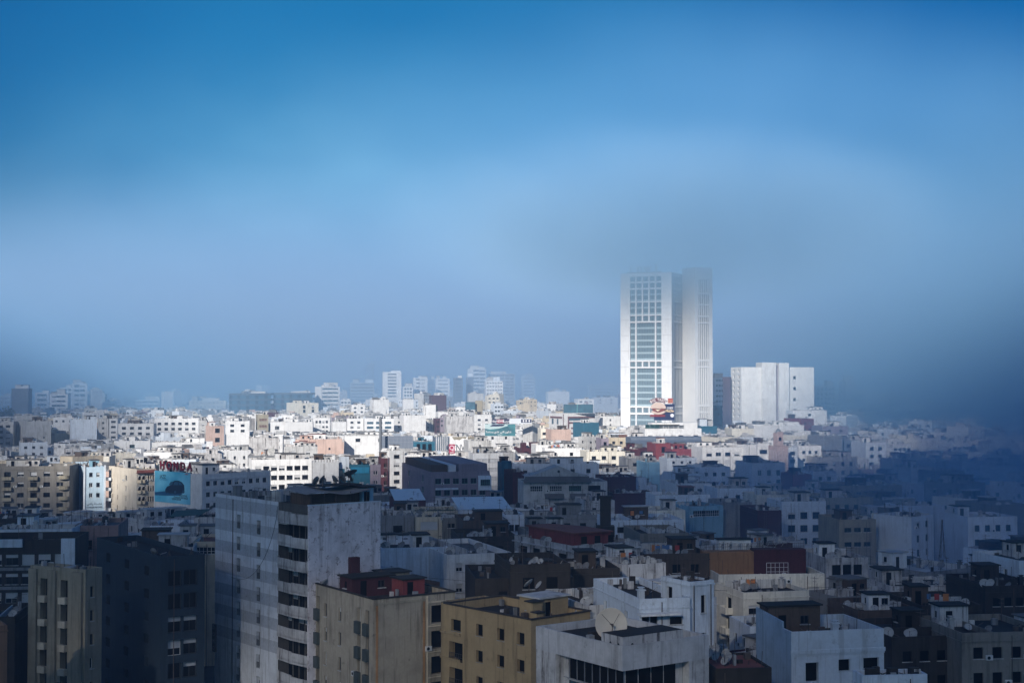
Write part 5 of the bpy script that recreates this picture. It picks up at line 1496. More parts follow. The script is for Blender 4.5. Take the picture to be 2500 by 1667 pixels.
q = MB(); q.poly([(B.W * 0.42 + 0.35 * math.cos(2 * math.pi * i / n), 0.17, B.H + 2.7 + 0.4 * math.sin(2 * math.pi * i / n)) for i in range(n)]); q.build('vent', VOID, B.root)
clutter(B, 5, 3, 0, 0, seed=61)
# ------------------------------------------------------------------ the twin towers and the far blocks
PANEL = plaster('pale_stone_panel', (0.83, 0.82, 0.81), 0.10, 0.15)
def twin_front():
    B = bldg('skyscraper', 'tall white skyscraper with a blue gridded glass front, nearer of the twin towers', 1515, 1640, 1664, 664, 0, 66, 'W', 'g', Y=830, yb=1045, short='the nearer twin tower', shell=False)
    W, D, H = B.W, B.D, B.H
    W = B.W = 26.0
    m = MB(); m.box(0, W, 0, D, 0, H); 
    # front (left) face is built as piers, rails and recessed glass
    m = MB()
    p0 = 0.18 * D
    g0, g1 = D * (1537 - 1515) / 125, D * (1617 - 1515) / 125
    rows = [(9, 21), (25, 37), (41, 70), (73, 103), (106, 119), (123, 215), (219, 231), (235, 328), (332, 344), (349, 395)]
    sc_ = H / 405.0 * (405.0 / (1070 - 664))
    k = 830.0 / F
    holes = []
    cw = (g1 - g0) / 5
    for i, (a, b_) in enumerate(rows):
        zt, zb = H - a * k * 1.0, H - b_ * k
        big = (b_ - a) > 40
        cols = [(0, 1), (1, 4), (4, 5)] if big else [(j, j + 1) for j in range(5)]
        for c0, c1 in cols:
            holes.append((g0 + cw * c0 + 0.45, g0 + cw * c1 - 0.45, zb, zt))
    m.wall((0, D), (0, -1), (-1, 0), D, 0, H, holes, 0.9)
    # right face: fins over dark glass
    fh = [(W * 0.2, W * 0.85, H - b_ * k, H - a * k) for a, b_ in rows]
    m.wall((0, 0), (1, 0), (0, -1), W, 0, H, fh, 0.9)
    m.wall((W, 0), (0, 1), (1, 0), D, 0, H, [], 0.3); m.wall((W, D), (-1, 0), (0, 1), W, 0, H, [], 0.3)
    m.poly(((0, 0, H), (W, 0, H), (W, D, H), (0, D, H)))
    m.build('wall', PANEL, B.root)
    SP = plain('pale_blue_spandrel', (0.42, 0.53, 0.57), 0.3)
    GL = plain('hazy_blue_glass', (0.20, 0.27, 0.31), 0.15, 0, 0.6)
    for a0, a1, z0, z1 in holes:
        q = MB(); w, h = a1 - a0, z1 - z0
        q.poly(((0, 0, 0), (w, 0, 0), (w, 0, h), (0, 0, h)), 1)
        nf = max(1, round(h / 3.7))
        for f in range(nf):
            if nf > 1:
                q.box(0.02, w - 0.02, -0.14, -0.003, h * f / nf, h * f / nf + h / nf * 0.3, 0)
            for c in range(1, max(1, round(w / 1.5))):
                x = w * c / round(w / 1.5)
                q.box(x - 0.04, x + 0.04, -0.1, -0.003, h * f / nf + (h / nf * 0.3 if nf > 1 else 0) + 0.01, h * (f + 1) / nf - 0.01, 2)
        q.build('window', [SP, GL, FR_D], B.root, (0.85, D - a0, z0), -math.pi / 2)
    for a0, a1, z0, z1 in fh:
        q = MB(); w, h = a1 - a0, z1 - z0
        q.poly(((0, 0, 0), (w, 0, 0), (w, 0, h), (0, 0, h)), 1)
        for c in range(6):
            x = w * (c + 0.5) / 6
            q.box(x - 0.5, x + 0.5, -0.75, -0.003, 0, h, 0)
        q.build('window', [PANEL, GL], B.root, (a0, 0.8, z0))
    jl = plain('stone_joint', (0.45, 0.43, 0.41))
    for i in range(1, 12):                            # panel joints on the piers
        for u0, u1 in ((0.05, g0 - 0.3), (g1 + 0.3, D - 0.05)):
            q = MB(); q.box(-0.05, -0.003, D - u1, D - u0, 0, 0.16); q.build('joint', jl, B.root, (0, 0, H * i / 12))
    s = empty('roof_sign', wpos(B, 0.5, D - 5, H + 0.005), B.b - math.pi / 2)
    tag(s, 'pale letters standing on top of the nearer twin tower', 'sign')
    for i, ch in enumerate('inwi'):
        lettering(ch, 7.0, plain('pale_letter', (0.55, 0.6, 0.65)), s, (1.5 + 5.2 * i, 0, 2.8), 0, 0.3, 0.15, name='letter')
    q = MB(); q.box(-1, 20, 0.4, 0.7, 0, 0.6); q.build('frame', STEEL, s)
    return B
T1 = twin_front()
def twin_back():
    B = bldg('skyscraper', 'pale skyscraper with tall vertical fins, farther of the twin towers', 1666, 1697, 1740, 652, 0, 25, 'W', 'g', Y=836, D=14, yb=1045, short='the farther twin tower', shell=False)
    W, D, H = B.W, B.D, B.H
    k = 836.0 / F
    rows = [(30, 62), (66, 90), (93, 118), (122, 134), (138, 226), (230, 242), (246, 336), (341, 352), (357, 410)]
    m = MB()
    fh = [(W * 0.2, W * 0.8, H - b_ * k, H - a * k) for a, b_ in rows]
    m.wall((0, 0), (1, 0), (0, -1), W, 0, H, fh, 0.9)
    m.wall((0, D), (0, -1), (-1, 0), D, 0, H, [], 0.3); m.wall((W, 0), (0, 1), (1, 0), D, 0, H, [], 0.3); m.wall((W, D), (-1, 0), (0, 1), W, 0, H, [], 0.3)
    m.poly(((0, 0, H), (W, 0, H), (W, D, H), (0, D, H)))
    m.build('wall', PANEL, B.root)
    GL = MATS['hazy_blue_glass']
    for a0, a1, z0, z1 in fh:
        q = MB(); w, h = a1 - a0, z1 - z0
        q.poly(((0, 0, 0), (w, 0, 0), (w, 0, h), (0, 0, h)), 1)
        for c in range(5):
            x = w * (c + 0.5) / 5
            q.box(x - 0.35, x + 0.35, -0.75, -0.003, 0, h, 0)
        q.build('window', [PANEL, GL], B.root, (a0, 0.8, z0))
    return B
T2 = twin_back()
# white slab block right of the towers
B = bldg('apartment_block', 'big white windowless slab block with a raised centre right of the twin towers', 1784, 1810, 1987, 896, 0, 12, 'W', 'g', Y=800, yb=1028, par=0.6, short='the big white slab block',
         R=[fw(1, 1.6, 1.8, 'dark', 6.2, 5.0, 6, cols=(0.73,)), fw(1, 0.9, 2.4, 'dark', 6.5, 3.0, 6, cols=(0.42,))], L=[fw(2, 2.6, 1.8, 'void', 3.2, 1.2, 9, rec=0.8)])
B.yt = 884
for x0, x1, h in ((0.27, 0.46, 2.6), (0.50, 0.64, 2.4)):
    q = MB(); q.box(B.W * x0, B.W * x1, -1.6, 8, 0, B.H + h); q.build('stair_core', WALLS['W'], B.root)
q = MB(); q.box(B.W * 0.465, B.W * 0.495, -0.25, -0.003, 0, B.H + 1.2); q.build('slot', WALLS['M'], B.root)
bo = MB(); bo.box(0, 4.9, 0, 0.4, 0, 29)
o = bo.build('advertising_banner', sky_print('dark_banner_print', (0.02, 0.03, 0.06), (0.10, 0.07, 0.10), 29), None, at(1765, 1045, 812), rad(5))
o.location.z = 0; o.scale.z = (at(1765, 920, 812).z) / 29
tag(o, 'tall dark advertising banner on the left end of the white slab block', 'banner')

def block(label, x0, x1, y, Y, wall='W', strips=None, b=8, D=14, yb=None, xl=None, st='dark', top=1.2, w=None, h=1.5, fh=3.6):
    W_ = (x1 - x0) / F * Y
    R = None
    Y = Y * random.uniform(0.95, 1.08)
    W_ = (x1 - x0) / F * Y
    fh = random.uniform(3.2, 4.3)
    if strips:
        if strips < 3 and random.random() < 0.55:
            strips = random.randint(2, 7)
        R = [fw(strips, w or (W_ / strips - random.uniform(0.5, 1.4)), random.uniform(1.2, 2.0), st, fh, top, 8, mar=random.uniform(0.3, 2.0), mix=random.choice([['dark', 'curtain'], ['dark', 'half', 'void'], ['curtain', 'third']]))]
    B = bldg('office_block', label, xl if xl is not None else x0 - 6, x0, x1, y, 0, b, wall, 'g', Y=Y, R=R, yb=yb or y + 50, D=D, par=0.3, short=' '.join(label.split()[:5]))
    for k in range(random.randint(1, 3)):
        hut(B, random.uniform(0, 0.7), random.uniform(0.1, 0.6), random.uniform(3, B.W * 0.5 + 3), 5, random.uniform(1.5, 4.5), wall=random.choice('WVL'), door=False)
    return B
random.seed(64)
block('misty grey office tower with stepped top left of the striped white office', 893, 914, 892, 1750, 'S', 2, yb=960)
block('misty wide office below the stepped tower', 856, 914, 934, 1650, 'L', 1, yb=975)
block('white office with dark ribbon windows on the skyline', 935, 980, 908, 1500, 'W', 1, yb=955)
block('white twin slab with narrow end left of the stepped tower', 783, 830, 944, 1300, 'W', 3, yb=985, b=30)
block('white skyline block with a small roof tower left of the honeycomb block', 1010, 1044, 922, 1500, 'W', 3, yb=960)
block('misty narrow skyline block beside the honeycomb block', 1046, 1062, 926, 1600, 'S', 2, yb=960)
block('white honeycomb skyline block', 1065, 1098, 924, 1500, 'W', 5, yb=960, w=1.6)
block('dark glass skyline block with a white crown', 1110, 1130, 922, 1400, 'S', 1, yb=968)
block('slim dark skyline block left of the tallest white one', 1141, 1156, 920, 1500, 'S', 1, yb=960)
block('tallest white skyline block of the centre', 1154, 1187, 900, 1500, 'W', 2, yb=952, b=25)
block('white skyline slab with a thick right pier', 1196, 1257, 912, 1550, 'L', 1, yb=948)
block('white skyline block with square holes in front of the pier slab', 1187, 1228, 930, 1350, 'W', 6, yb=962, w=1.5)
block('white skyline block with an offset stair tower', 1276, 1306, 920, 1550, 'W', 3, yb=955)
block('long faint slab on the horizon left of the twin towers', 1342, 1446, 924, 2000, 'S', 1, yb=948)
block('pale low rise terrace on the horizon left of the twin towers', 1440, 1512, 938, 1700, 'W', 7, yb=962)
block('white skyline block with pale stepped roofs right of the ribbon office', 985, 1008, 944, 1400, 'W', 3, yb=975)
block('faint stepped apartment tower in the left mist', 176, 214, 936, 1250, 'V', 3, yb=990, b=20)
block('faint white apartment tower front in the left mist', 146, 176, 946, 1200, 'V', 3, yb=1000)
block('white apartment block with deep square balconies in the left mist', 122, 166, 962, 1100, 'W', 3, yb=1000, st='void')
block('faint white balcony block in the left mist beside a grey slab', 86, 120, 958, 1150, 'V', 3, yb=1000)
block('faint grey slab block in the left mist', 29, 70, 948, 1050, 'S', None, yb=1005)
block('faint pale block at the left edge of the mist', 0, 26, 966, 1150, 'V', 2, yb=1000)
block('faint low white block left of the dark pavilions', 332, 390, 976, 1350, 'V', 4, yb=1000)
block('pale hotel block left of the dark pavilions', 462, 552, 978, 1300, 'I', 8, yb=1002, w=1.4)
block('faint pale block above the dark pavilions', 672, 716, 944, 1900, 'V', 3, yb=960)
block('white block with rows of square windows right of the white slab', 1990, 2042, 942, 1000, 'V', 5, yb=990, w=1.7)
block('faint block in the right mist beyond the square window block', 2068, 2120, 960, 1050, 'V', 4, yb=1000)
block('faint tall block far in the right mist', 2064, 2088, 930, 1150, 'V', 2, yb=990)
block('pale block seen in the gap between the twin towers and slab', 1744, 1770, 922, 1100, 'V', 3, yb=1000, w=1.5)
block('blue green block in the gap right of the twin towers', 1740, 1762, 990, 900, 'E', 2, yb=1045, b=6)
block('grey green flat block under the twin towers', 1712, 1750, 1040, 760, 'E', None, yb=1060, b=6)
def pavilion(label, x0, x1, y, Y):
    """dark curved pavilion of stacked ribbon floors"""
    W_ = (x1 - x0) / F * Y
    B = bldg('office_block', label, x0, x0, x1, y, 0, 2, 'S', 'b', Y=Y, D=26, yb=y + 46, short=' '.join(label.split()[:4]), shell=False)
    H = B.H; n = 14
    c = lambda d: [(W_ * i / n, -d - 5 * math.sin(math.pi * i / n)) for i in range(n + 1)]
    fh = 4.6
    for f in range(6):
        q = MB(); zt = H - f * fh
        q.prism(c(0.6) + [(W_, 24), (0, 24)], zt - 1.7, zt); q.build('floor_band', plain('dark_slate_band', (0.075, 0.085, 0.105), 0.6), B.root)
        pts = c(0.0)
        for i in range(n):
            a, b_ = pts[i], pts[i + 1]
            q = MB(); q.poly(((*a, zt - fh), (*b_, zt - fh), (*b_, zt - 1.7), (*a, zt - 1.7))); q.build('window', GLASSB if i % 3 else GLASS, B.root)
    q = MB(); q.prism(c(-0.4) + [(W_ - 0.4, 23), (0.4, 23)], 0, H - 6 * fh); q.build('base', WALLS['S'], B.root)
    q = MB(); q.box(W_ * 0.5, W_ * 0.85, 6, 12, H + 0.003, H + 1.6); q.build('roof_room', WALLS['L'], B.root)
    return B
pavilion('dark curved office pavilion with ribbon floors, nearer of the pair', 560, 661, 960, 1230)
pavilion('dark curved office pavilion behind a grey column, farther of the pair', 668, 763, 959, 1290)

# --- minaret with patterned shaft and lantern
mp = at(1877, 1140, 500)
Ym = depth_for(1090, 22.3)
mx = (1899 - 1250) / F * Ym
e = empty('minaret', (mx, Ym, 0), rad(20)); tag(e, 'pinkish square minaret with latticed panels, battlements and a small lantern', 'minaret')
zt = at(1899, 1090, Ym).z
MIN = plaster('rose_stone', (0.50, 0.38, 0.35), 0.25, 0.2)
q = MB(); w = 2.7
q.box(-w, w, -w, w, 0, zt); q.build('shaft', MIN, e)
for i in range(9):
    for sx_, sy_ in ((1, 0), (0, 1)):
        q = MB(); q.box(-0.2, 0.2, -0.2, 0.2, 0, 0.5)
        a = -w + 0.25 + (2 * w - 0.5) * i / 8
        q.build('merlon', MIN, e, ((a, -w + 0.22, zt + 0.003) if sx_ else (-w + 0.22, a, zt + 0.003)))
PAT = plain('white_lattice', (0.66, 0.60, 0.58))
for face in range(2):
    for i in range(4):
        n = 8
        cx = -1.9 + 1.27 * i
        q = MB(); q.ring([(cx + 0.55 * math.cos(math.pi * k / n), 0.55 * math.sin(math.pi * k / n)) for k in range(n + 1)] + [(cx - 0.55, -3.0), (cx + 0.55, -3.0)], [(cx + 0.4 * math.cos(math.pi * k / n), 0.4 * math.sin(math.pi * k / n)) for k in range(n + 1)] + [(cx - 0.4, -2.85), (cx + 0.4, -2.85)], 0, 0.12)
        o = q.build('blind_arch', PAT, e, (0, -w - 0.003, zt - 1.8) if face == 0 else (-w - 0.003, 0, zt - 1.8))
        o.rotation_euler = (math.pi / 2, 0, 0) if face == 0 else (math.pi / 2, 0, -math.pi / 2)
    q = MB(); q.box(-w, w, -w - 0.1, -w - 0.003, zt - 5.6, zt - 5.3) if face == 0 else q.box(-w - 0.1, -w - 0.003, -w, w, zt - 5.6, zt - 5.3); q.build('band', PAT, e)
q = MB(); q.box(-1.35, 1.35, -1.35, 1.35, zt, zt + 5.2); q.build('lantern', MIN, e)
for i in range(5):
    q = MB(); q.box(-0.15, 0.15, -0.12, 0.12, 0, 0.45); q.build('merlon', MIN, e, (-1.15 + 0.575 * i, -1.2, zt + 5.203))
q = MB(); q.lathe([(1.0, zt + 5.203), (1.05, zt + 5.6), (0.85, zt + 6.2), (0.4, zt + 6.7), (0.05, zt + 6.9)], 14); q.build('dome', plain('dome_tile', (0.2, 0.22, 0.24), 0.5), e, smooth=True)
q = MB(); q.tube((0, 0, zt + 6.8), (0, 0, zt + 8.6), 0.06, 5); q.lathe([(0.02, zt + 7.3), (0.2, zt + 7.5), (0.02, zt + 7.7)], 8); q.lathe([(0.02, zt + 7.9), (0.13, zt + 8.05), (0.02, zt + 8.2)], 8); q.build('finial', METAL, e)
q = MB(); q.box(-0.5, 0.5, -1.38, -1.353, zt + 2.2, zt + 3.6); q.build('window', VOID, e)

# --- striped bank with the dark hoarding on its roof
B = bldg('office_block', 'white office with brown frame stripes below a torn dark hoarding', 1340, 1376, 1452, 1010, 27, 24, 'W', 'g', yb=1075, par=0.6, short='the brown striped office')
BR = plain('brown_stripe', (0.16, 0.07, 0.07), 0.6)
u = lambda v: B.W * (v - 1376) / 76.0
k = B.Y / F
for x0, x1, y0, y1, mt in ((1386, 1452, 1017, 1021, BR), (1386, 1389, 1021, 1046, BR), (1389, 1436, 1021.2, 1026, GLASSB), (1389, 1436, 1030, 1034, BR), (1422, 1436, 1026.2, 1030, GLASSB), (1394, 1420, 1043, 1047, BR), (1394, 1420, 1056, 1060, BR)):
    q = MB(); q.box(u(x0), u(x1), -0.18, -0.003, B.H - (y1 - 1010) * k, B.H - (y0 - 1010) * k); q.build('stripe', mt, B.root)
q = MB(); q.box(-0.18, -0.003, B.D * 0.1, B.D * 0.9, B.H - 2.9, B.H - 1.8); q.box(-0.18, -0.003, 0.0, 0.6, B.H - 12, B.H - 0.2); q.build('stripe', BR, B.root)
for x, w in ((0.2, 2.6), (0.55, 2.0)):
    place('window', window_mesh(w, 3.4, 'curtain'), B.root, (-0.03, B.D * (1 - x), B.H - 6.6), -math.pi / 2)
def hoarding(label, x0, x1, y0, y1, Y, mat, legs=0.0, rz=0.0, name='billboard', d=0.35):
    p = at(x0, y1, Y); w = (x1 - x0) / F * Y; h = (y1 - y0) / F * Y
    e = empty(name, (p.x, p.y, p.z - legs), rz); tag(e, label, 'billboard')
    q = MB(); q.box(0, w, 0, d, legs, legs + h); q.build('panel', mat, e)
    q = MB(); n = max(2, int(w / 2.6))
    for i in range(n + 1):
        x = 0.1 + (w - 0.2) * i / n
        q.tube((x, d + 0.15, 0), (x, d + 0.15, legs + h), 0.09, 4)
        q.tube((x, d + 2.4, 0), (x, d + 0.15, legs + h * 0.7), 0.07, 4)
    for z in ((legs * 0.5, legs + h * 0.5) if legs > 1 else (legs + h * 0.5,)):
        q.tube((0, d + 0.15, z), (w, d + 0.15, z), 0.06, 4)
    q.build('frame', STEEL, e)
    return e, w, h
DKP = sky_print('torn_teal_sheet', (0.012, 0.06, 0.10), (0.03, 0.12, 0.17), 5, 0.3)
e, w, h = hoarding('torn dark teal hoarding on the roof of the brown striped office', 1376, 1448, 987, 1008, B.Y + 2, DKP)
q = MB(); q.poly([(w * a, -0.03, h * c) for a, c in ((0.44, 0.0), (0.47, 0.0), (0.49, 1.0), (0.45, 1.0))]); q.build('torn_strip', plain('pale_torn_strip', (0.12, 0.3, 0.33)), e)
e, w, h = hoarding('dark teal hoarding seen beside a beige wall on the far roofs', 1136, 1160, 981, 1000, 1000, DKP)
q = MB(); q.box(0, 5.2, 0, 5, 0, at(1160, 978, 1000).z); o = q.build('house', WALLS['K'], None, (at(1160, 978, 1003).x, 1003, 0)); tag(o, 'plain beige blank block right of the far teal hoarding', 'building')
# news sign, green poster
SGN = plain('navy_sign', (0.02, 0.02, 0.07), 0.4); SGR = plain('sign_maroon', (0.30, 0.03, 0.06), 0.4); WHT = plain('sign_white', (0.78, 0.78, 0.78), 0.5)
e, w, h = hoarding('long navy and red sign reading sky NEWS', 1201, 1243, 1023, 1033.5, 742, SGN)
q = MB(); q.box(w * 0.27, w * 0.68, -0.06, -0.003, 0.15, h - 0.15); q.build('red_field', SGR, e)
lettering('sky', 1.9, WHT, e, (w * 0.14, -0.08, h * 0.52), 0, 0.01, 0.02, sx=0.85); lettering('NEWS', 1.7, WHT, e, (w * 0.475, -0.09, h * 0.5), 0, 0.01, 0.03, sx=0.8); lettering('\ufe94\ufef4\ufe91\ufeae\ufecb', 1.9, WHT, e, (w * 0.84, -0.08, h * 0.55), 0, 0.01, 0.03)
e, w, h = hoarding('green and white stilted billboard with Arabic writing', 1184, 1258, 1035, 1064, 640, sky_print('sea_green_print', (0.02, 0.09, 0.12), (0.04, 0.20, 0.22), 5, 0.25), legs=2.6)
q = MB(); q.poly([(w * a, -0.03, 2.6 + h * c) for a, c in ((0.0, 0.62), (0.15, 0.55), (0.45, 0.62), (0.75, 0.85), (0.75, 1.0), (0.0, 1.0))]); q.build('white_field', plain('pale_green_print', (0.45, 0.58, 0.58)), e)
q = MB(); q.poly([(w * a, -0.05, 2.6 + h * c) for a, c in ((0.16, 0.80), (0.25, 0.97), (0.66, 0.97), (0.6, 0.83), (0.4, 0.80))]); q.build('dark_field', SGN, e)
lettering('\u061f\ufeaa\ufed4\ufe98\ufeb4\ufef3 \ufef1\ufea9\ufe8e\ufecb \ufef2\ufe98\ufedf\ufe8d \ufee6\ufeee\ufedc\ufeb7', 1.15, WHT, e, (w * 0.45, -0.06, 2.6 + h * 0.34), 0, 0.01, 0.03); lettering('\ufe8e\ufee8\ufeb3\ufeae\ufebb', 0.8, WHT, e, (w * 0.5, -0.06, 2.6 + h * 0.13), 0, 0.01, 0.02)
e, w, h = hoarding('small white board with navy sign right of the news sign', 1244, 1298, 1021, 1034, 760, plain('white_board', (0.66, 0.69, 0.72)))
q = MB(); q.box(w * 0.52, w * 0.99, -0.05, -0.003, h * 0.2, h * 0.85); q.build('navy_field', SGN, e)
for a in (0.6, 0.72, 0.86):
    q = MB(); q.box(w * a, w * a + 0.7, -0.09, -0.053, h * 0.32, h * 0.74); q.build('mark', WHT, e)
# Q sign and bank poster
QR = plain('crimson_sign', (0.36, 0.025, 0.07), 0.4)
e, w, h = hoarding('crimson upright sign with a white letter Q', 1096, 1110, 1084, 1107, 520, QR)
lettering('Q', 2.3, plain('sign_pink', (0.75, 0.6, 0.65)), e, (w / 2, -0.02, h * 0.6), 0, 0.01, 0.04); lettering('\ufea9\ufeae\ufed7\ufee3', 0.8, WHT, e, (w / 2, -0.02, h * 0.16), 0, 0.01, 0.02)
e, w, h = hoarding('blue poster with a giant burger and MEGA GIANT words', 1021, 1082, 1115, 1149, 478, sky_print('navy_blue_print', (0.01, 0.03, 0.12), (0.02, 0.12, 0.28), 4, 0.2))
q = MB(); q.box(0.05, w * 0.14, -0.03, -0.003, h * 0.62, h * 0.98); q.build('red_field', QR, e); lettering('Q', 1.0, WHT, e, (w * 0.075, -0.05, h * 0.84), 0, 0.01, 0.02)
lettering('MEGA GIANT', 0.95, WHT, e, (w * 0.27, -0.03, h * 0.42), 0, 0.01, 0.03, sx=0.8); lettering('LE GO\u00dbT EN', 0.6, WHT, e, (w * 0.27, -0.03, h * 0.25), 0, 0.01, 0.02); lettering('GRAND', 0.75, WHT, e, (w * 0.27, -0.03, h * 0.1), 0, 0.01, 0.03)
BUN, PINK = plain('bun_print', (0.75, 0.62, 0.48)), plain('meat_print', (0.28, 0.07, 0.05))
q = MB(); q.poly([(w * 0.75 + w * 0.25 * math.cos(math.pi * i / 10), -0.04, h * 0.42 + h * 0.5 * math.sin(math.pi * i / 10)) for i in range(11)]); q.build('printed_bun', BUN, e)
q = MB(); q.box(w * 0.52, w * 0.98, -0.045, -0.003, h * 0.3, h * 0.41); q.build('printed_meat', PINK, e)
e, w, h = hoarding('turquoise poster on the white house left of the twin towers', 1478, 1503, 1013, 1046, 940, sky_print('aqua_print', (0.10, 0.36, 0.46), (0.28, 0.55, 0.62), 4, 0.2))
lettering('PRIURF', 2.2, SGN, e, (w / 2, -0.03, h * 0.52), 0, 0.01, 0.04, sx=0.8)
e, w, h = hoarding('steel lattice back of a billboard in the sunlit centre', 931, 1008, 1064, 1094, 565, plain('slate_hoarding', (0.16, 0.19, 0.24), 0.6), legs=0.4)
q = MB()
for i in range(9):
    q.tube((w * i / 8, -0.12, 0.4), (w * i / 8, -0.12, 0.4 + h), 0.07, 4)
for z in (0.2, 0.5, 0.8):
    q.tube((0, -0.14, 0.4 + h * z), (w, -0.14, 0.4 + h * z), 0.06, 4)
q.build('lattice', plain('light_steel', (0.32, 0.35, 0.40), 0.5), e)
# burger sign over the penthouse block
Yb = PENT.Y + 6
p = at(1586, 1033, Yb); k = Yb / F
e = empty('burger_sign', p, 0); tag(e, 'giant burger roof sign with an arched BIG TASTY banner', 'sign')
NV = plain('navy_panel', (0.02, 0.03, 0.09), 0.4)
X = lambda v: (v - 1586) * k
Z = lambda v: (1033 - v) * k
q = MB(); q.box(X(1597), X(1647), 0.3, 0.6, Z(1026), Z(986)); q.build('panel', NV, e)
q = MB(); q.box(X(1587), X(1624), 0.05, 0.29, Z(1012) - 1.0, Z(1012)); q.build('burger_label', plain('label_red', (0.25, 0.03, 0.04)), e)
def disc(cx, cy, rx, rz, y, mt, a0=0, a1=360, n=20, nm='bun'):
    q = MB(); pts = [(cx + rx * math.cos(rad(a0 + (a1 - a0) * i / n)), cy + rz * math.sin(rad(a0 + (a1 - a0) * i / n))) for i in range(n + 1)]
    q.poly([(a, y, b) for a, b in pts]); m_ = len(pts)
    for i in range(m_):
        a, b = pts[i], pts[(i + 1) % m_]
        q.poly(((a[0], y, a[1]), (b[0], y, b[1]), (b[0], y + 0.25, b[1]), (a[0], y + 0.25, a[1])))
    return q.build(nm, mt, e)
BUN2 = plain('sesame_bun', (0.66, 0.52, 0.44), 0.5)
disc(X(1607), Z(997), 3.7, 3.0, -0.35, BUN2, 0, 180)
disc(X(1607), Z(1003), 3.5, 1.7, -0.35, BUN2, 180, 360)
q = MB(); q.poly([(X(a), -0.4, Z(b)) for a, b in ((1590, 997), (1602, 996), (1606, 999), (1616, 996), (1625, 998), (1622, 1002), (1612, 1006), (1605, 1007), (1594, 1003))]); q.build('patty', plain('patty', (0.22, 0.06, 0.05)), e)
q = MB(); q.poly([(X(a), -0.45, Z(b)) for a, b in ((1599, 999), (1608, 1000), (1613, 998), (1606, 1004))]); q.build('cheese', plain('cheese', (0.8, 0.72, 0.55)), e)
for i, ch in enumerate('BIG TASTY'):
    t = rad(138 - i * 12)
    if ch != ' ':
        lettering(ch, 1.75, WHT, e, (X(1607) + 4.6 * math.cos(t), -0.5, Z(992) + 3.2 * math.sin(t)), 0, 0.05, 0.05, rot=(t - math.pi / 2) * 0.6, name='letter', sx=0.8)
q = MB()
n = 16
for i in range(n):
    t0, t1 = rad(144 - 108 * i / n), rad(144 - 108 * (i + 1) / n)
    f = lambda t, s: (X(1607) + (4.6 + s) * math.cos(t), -0.4, Z(992) + (3.2 + s) * math.sin(t))
    q.poly((f(t0, -0.95), f(t1, -0.95), f(t1, 0.95), f(t0, 0.95)))
    q.poly([(a, b + 0.2, c) for a, b, c in (f(t0, -0.95), f(t1, -0.95), f(t1, 0.95), f(t0, 0.95))])
q.build('banner', plain('banner_maroon', (0.16, 0.05, 0.06)), e)
q = MB(); q.box(X(1630.5), X(1643), 0.0, 0.3, Z(984), Z(972.5)); q.build('red_square', plain('square_red', (0.40, 0.04, 0.05)), e)
lettering('m', 3.1, plain('faded_gold', (0.55, 0.25, 0.12)), e, (X(1636.7), -0.03, Z(978.6)), 0, 0.01, 0.06)
lettering('CHEZ', 1.2, WHT, e, (X(1636), 0.26, Z(996)), 0, 0.01, 0.04); lettering('McDo', 1.7, plain('sign_gold', (0.8, 0.6, 0.35)), e, (X(1635), 0.26, Z(1003)), 0, 0.01, 0.07, sx=0.9)
disc(X(1641), Z(1014), 0.9, 0.9, 0.2, WHT, nm='emblem')
q = MB()
for v in (1600, 1612, 1624, 1636, 1646):
    q.tube((X(v), 0.9, -2.0), (X(v), 0.7, Z(986)), 0.12, 4)
q.build('frame', STEEL, e)
# masts
def mast(label, x, y, Y, base, w=1.0):
    top = at(x, y, Y)
    e = MB(); h = top.z - base
    for a, b in ((0, 0), (w, 0), (0, w), (w, w)):
        e.tube((a - w / 2, b - w / 2, 0), (0, 0, h), 0.07, 4)
    n = int(h / 2)
    for i in range(n):
        s_ = 1 - i / n; z = h * i / n; z2 = h * (i + 1) / n
        for p0, p1 in (((-1, -1), (1, -1)), ((1, -1), (1, 1)), ((-1, 1), (-1, -1))):
            e.tube((p0[0] * w / 2 * s_, p0[1] * w / 2 * s_, z), (p1[0] * w / 2 * s_, p1[1] * w / 2 * s_, z2), 0.035, 3)
    o = e.build('lattice_mast', METAL, None, (top.x, Y, base)); tag(o, label, 'mast')
def pole(label, x, y, Y, base, r=0.3):
    top = at(x, y, Y)
    e = MB(); e.tube((0, 0, 0), (0, 0, top.z - base), r, 8); o = e.build('pole', STEEL, None, (top.x, Y, base)); tag(o, label, 'pole')
mast('reddish lattice mast standing over the sunlit roofs', 1036, 972, 1000, 22, 2.0)
mast('grey telecom mast left of the reddish lattice mast', 911, 968, 1050, 22, 1.6)
mast('dark bushy telecom mast above the white walls', 1098, 978, 950, 22, 2.4)
pole('thick grey steel pole rising in front of the billboard back', 929, 1018, 560, 0, 0.55)
pole('thin white flagpole beside the sunlit balcony tower', 948, 1118, 470, 0, 0.2)
mast('dark lattice mast in the mist at the right', 2300, 1268, 300, 10, 1.0)
mast('thin aerial mast over the misty houses', 2160, 1228, 330, 10, 0.9)
# dark brick chimney tower in the shade
ct = at(1478, 1215, 262)
q = MB(); q.box(-1.6, 1.6, -1.4, 1.4, 0, 20.5); q.box(-0.95, 0.95, -0.8, 0.8, 20.503, ct.z); q.box(-1.15, 1.15, -1.0, 1.0, ct.z + 0.003, ct.z + 0.4); q.tube((0.5, 0, ct.z), (0.5, 0, ct.z + 2.0), 0.06, 4); q.tube((-0.5, 0, ct.z), (-0.5, 0, ct.z + 1.4), 0.06, 4)
o = q.build('chimney_stack', WALLS['U'], None, (ct.x, 262, 0)); tag(o, 'dark square brick chimney stack among the shaded roofs', 'chimney')
# the big drum dish in the sun
B = get('around the big drum dish')
dish(wpos(B, B.W * 0.62, 1.2, B.zr), 1.75, 195, 10, False, B, 'big round white dish in front of the grey white house', cnt=False)
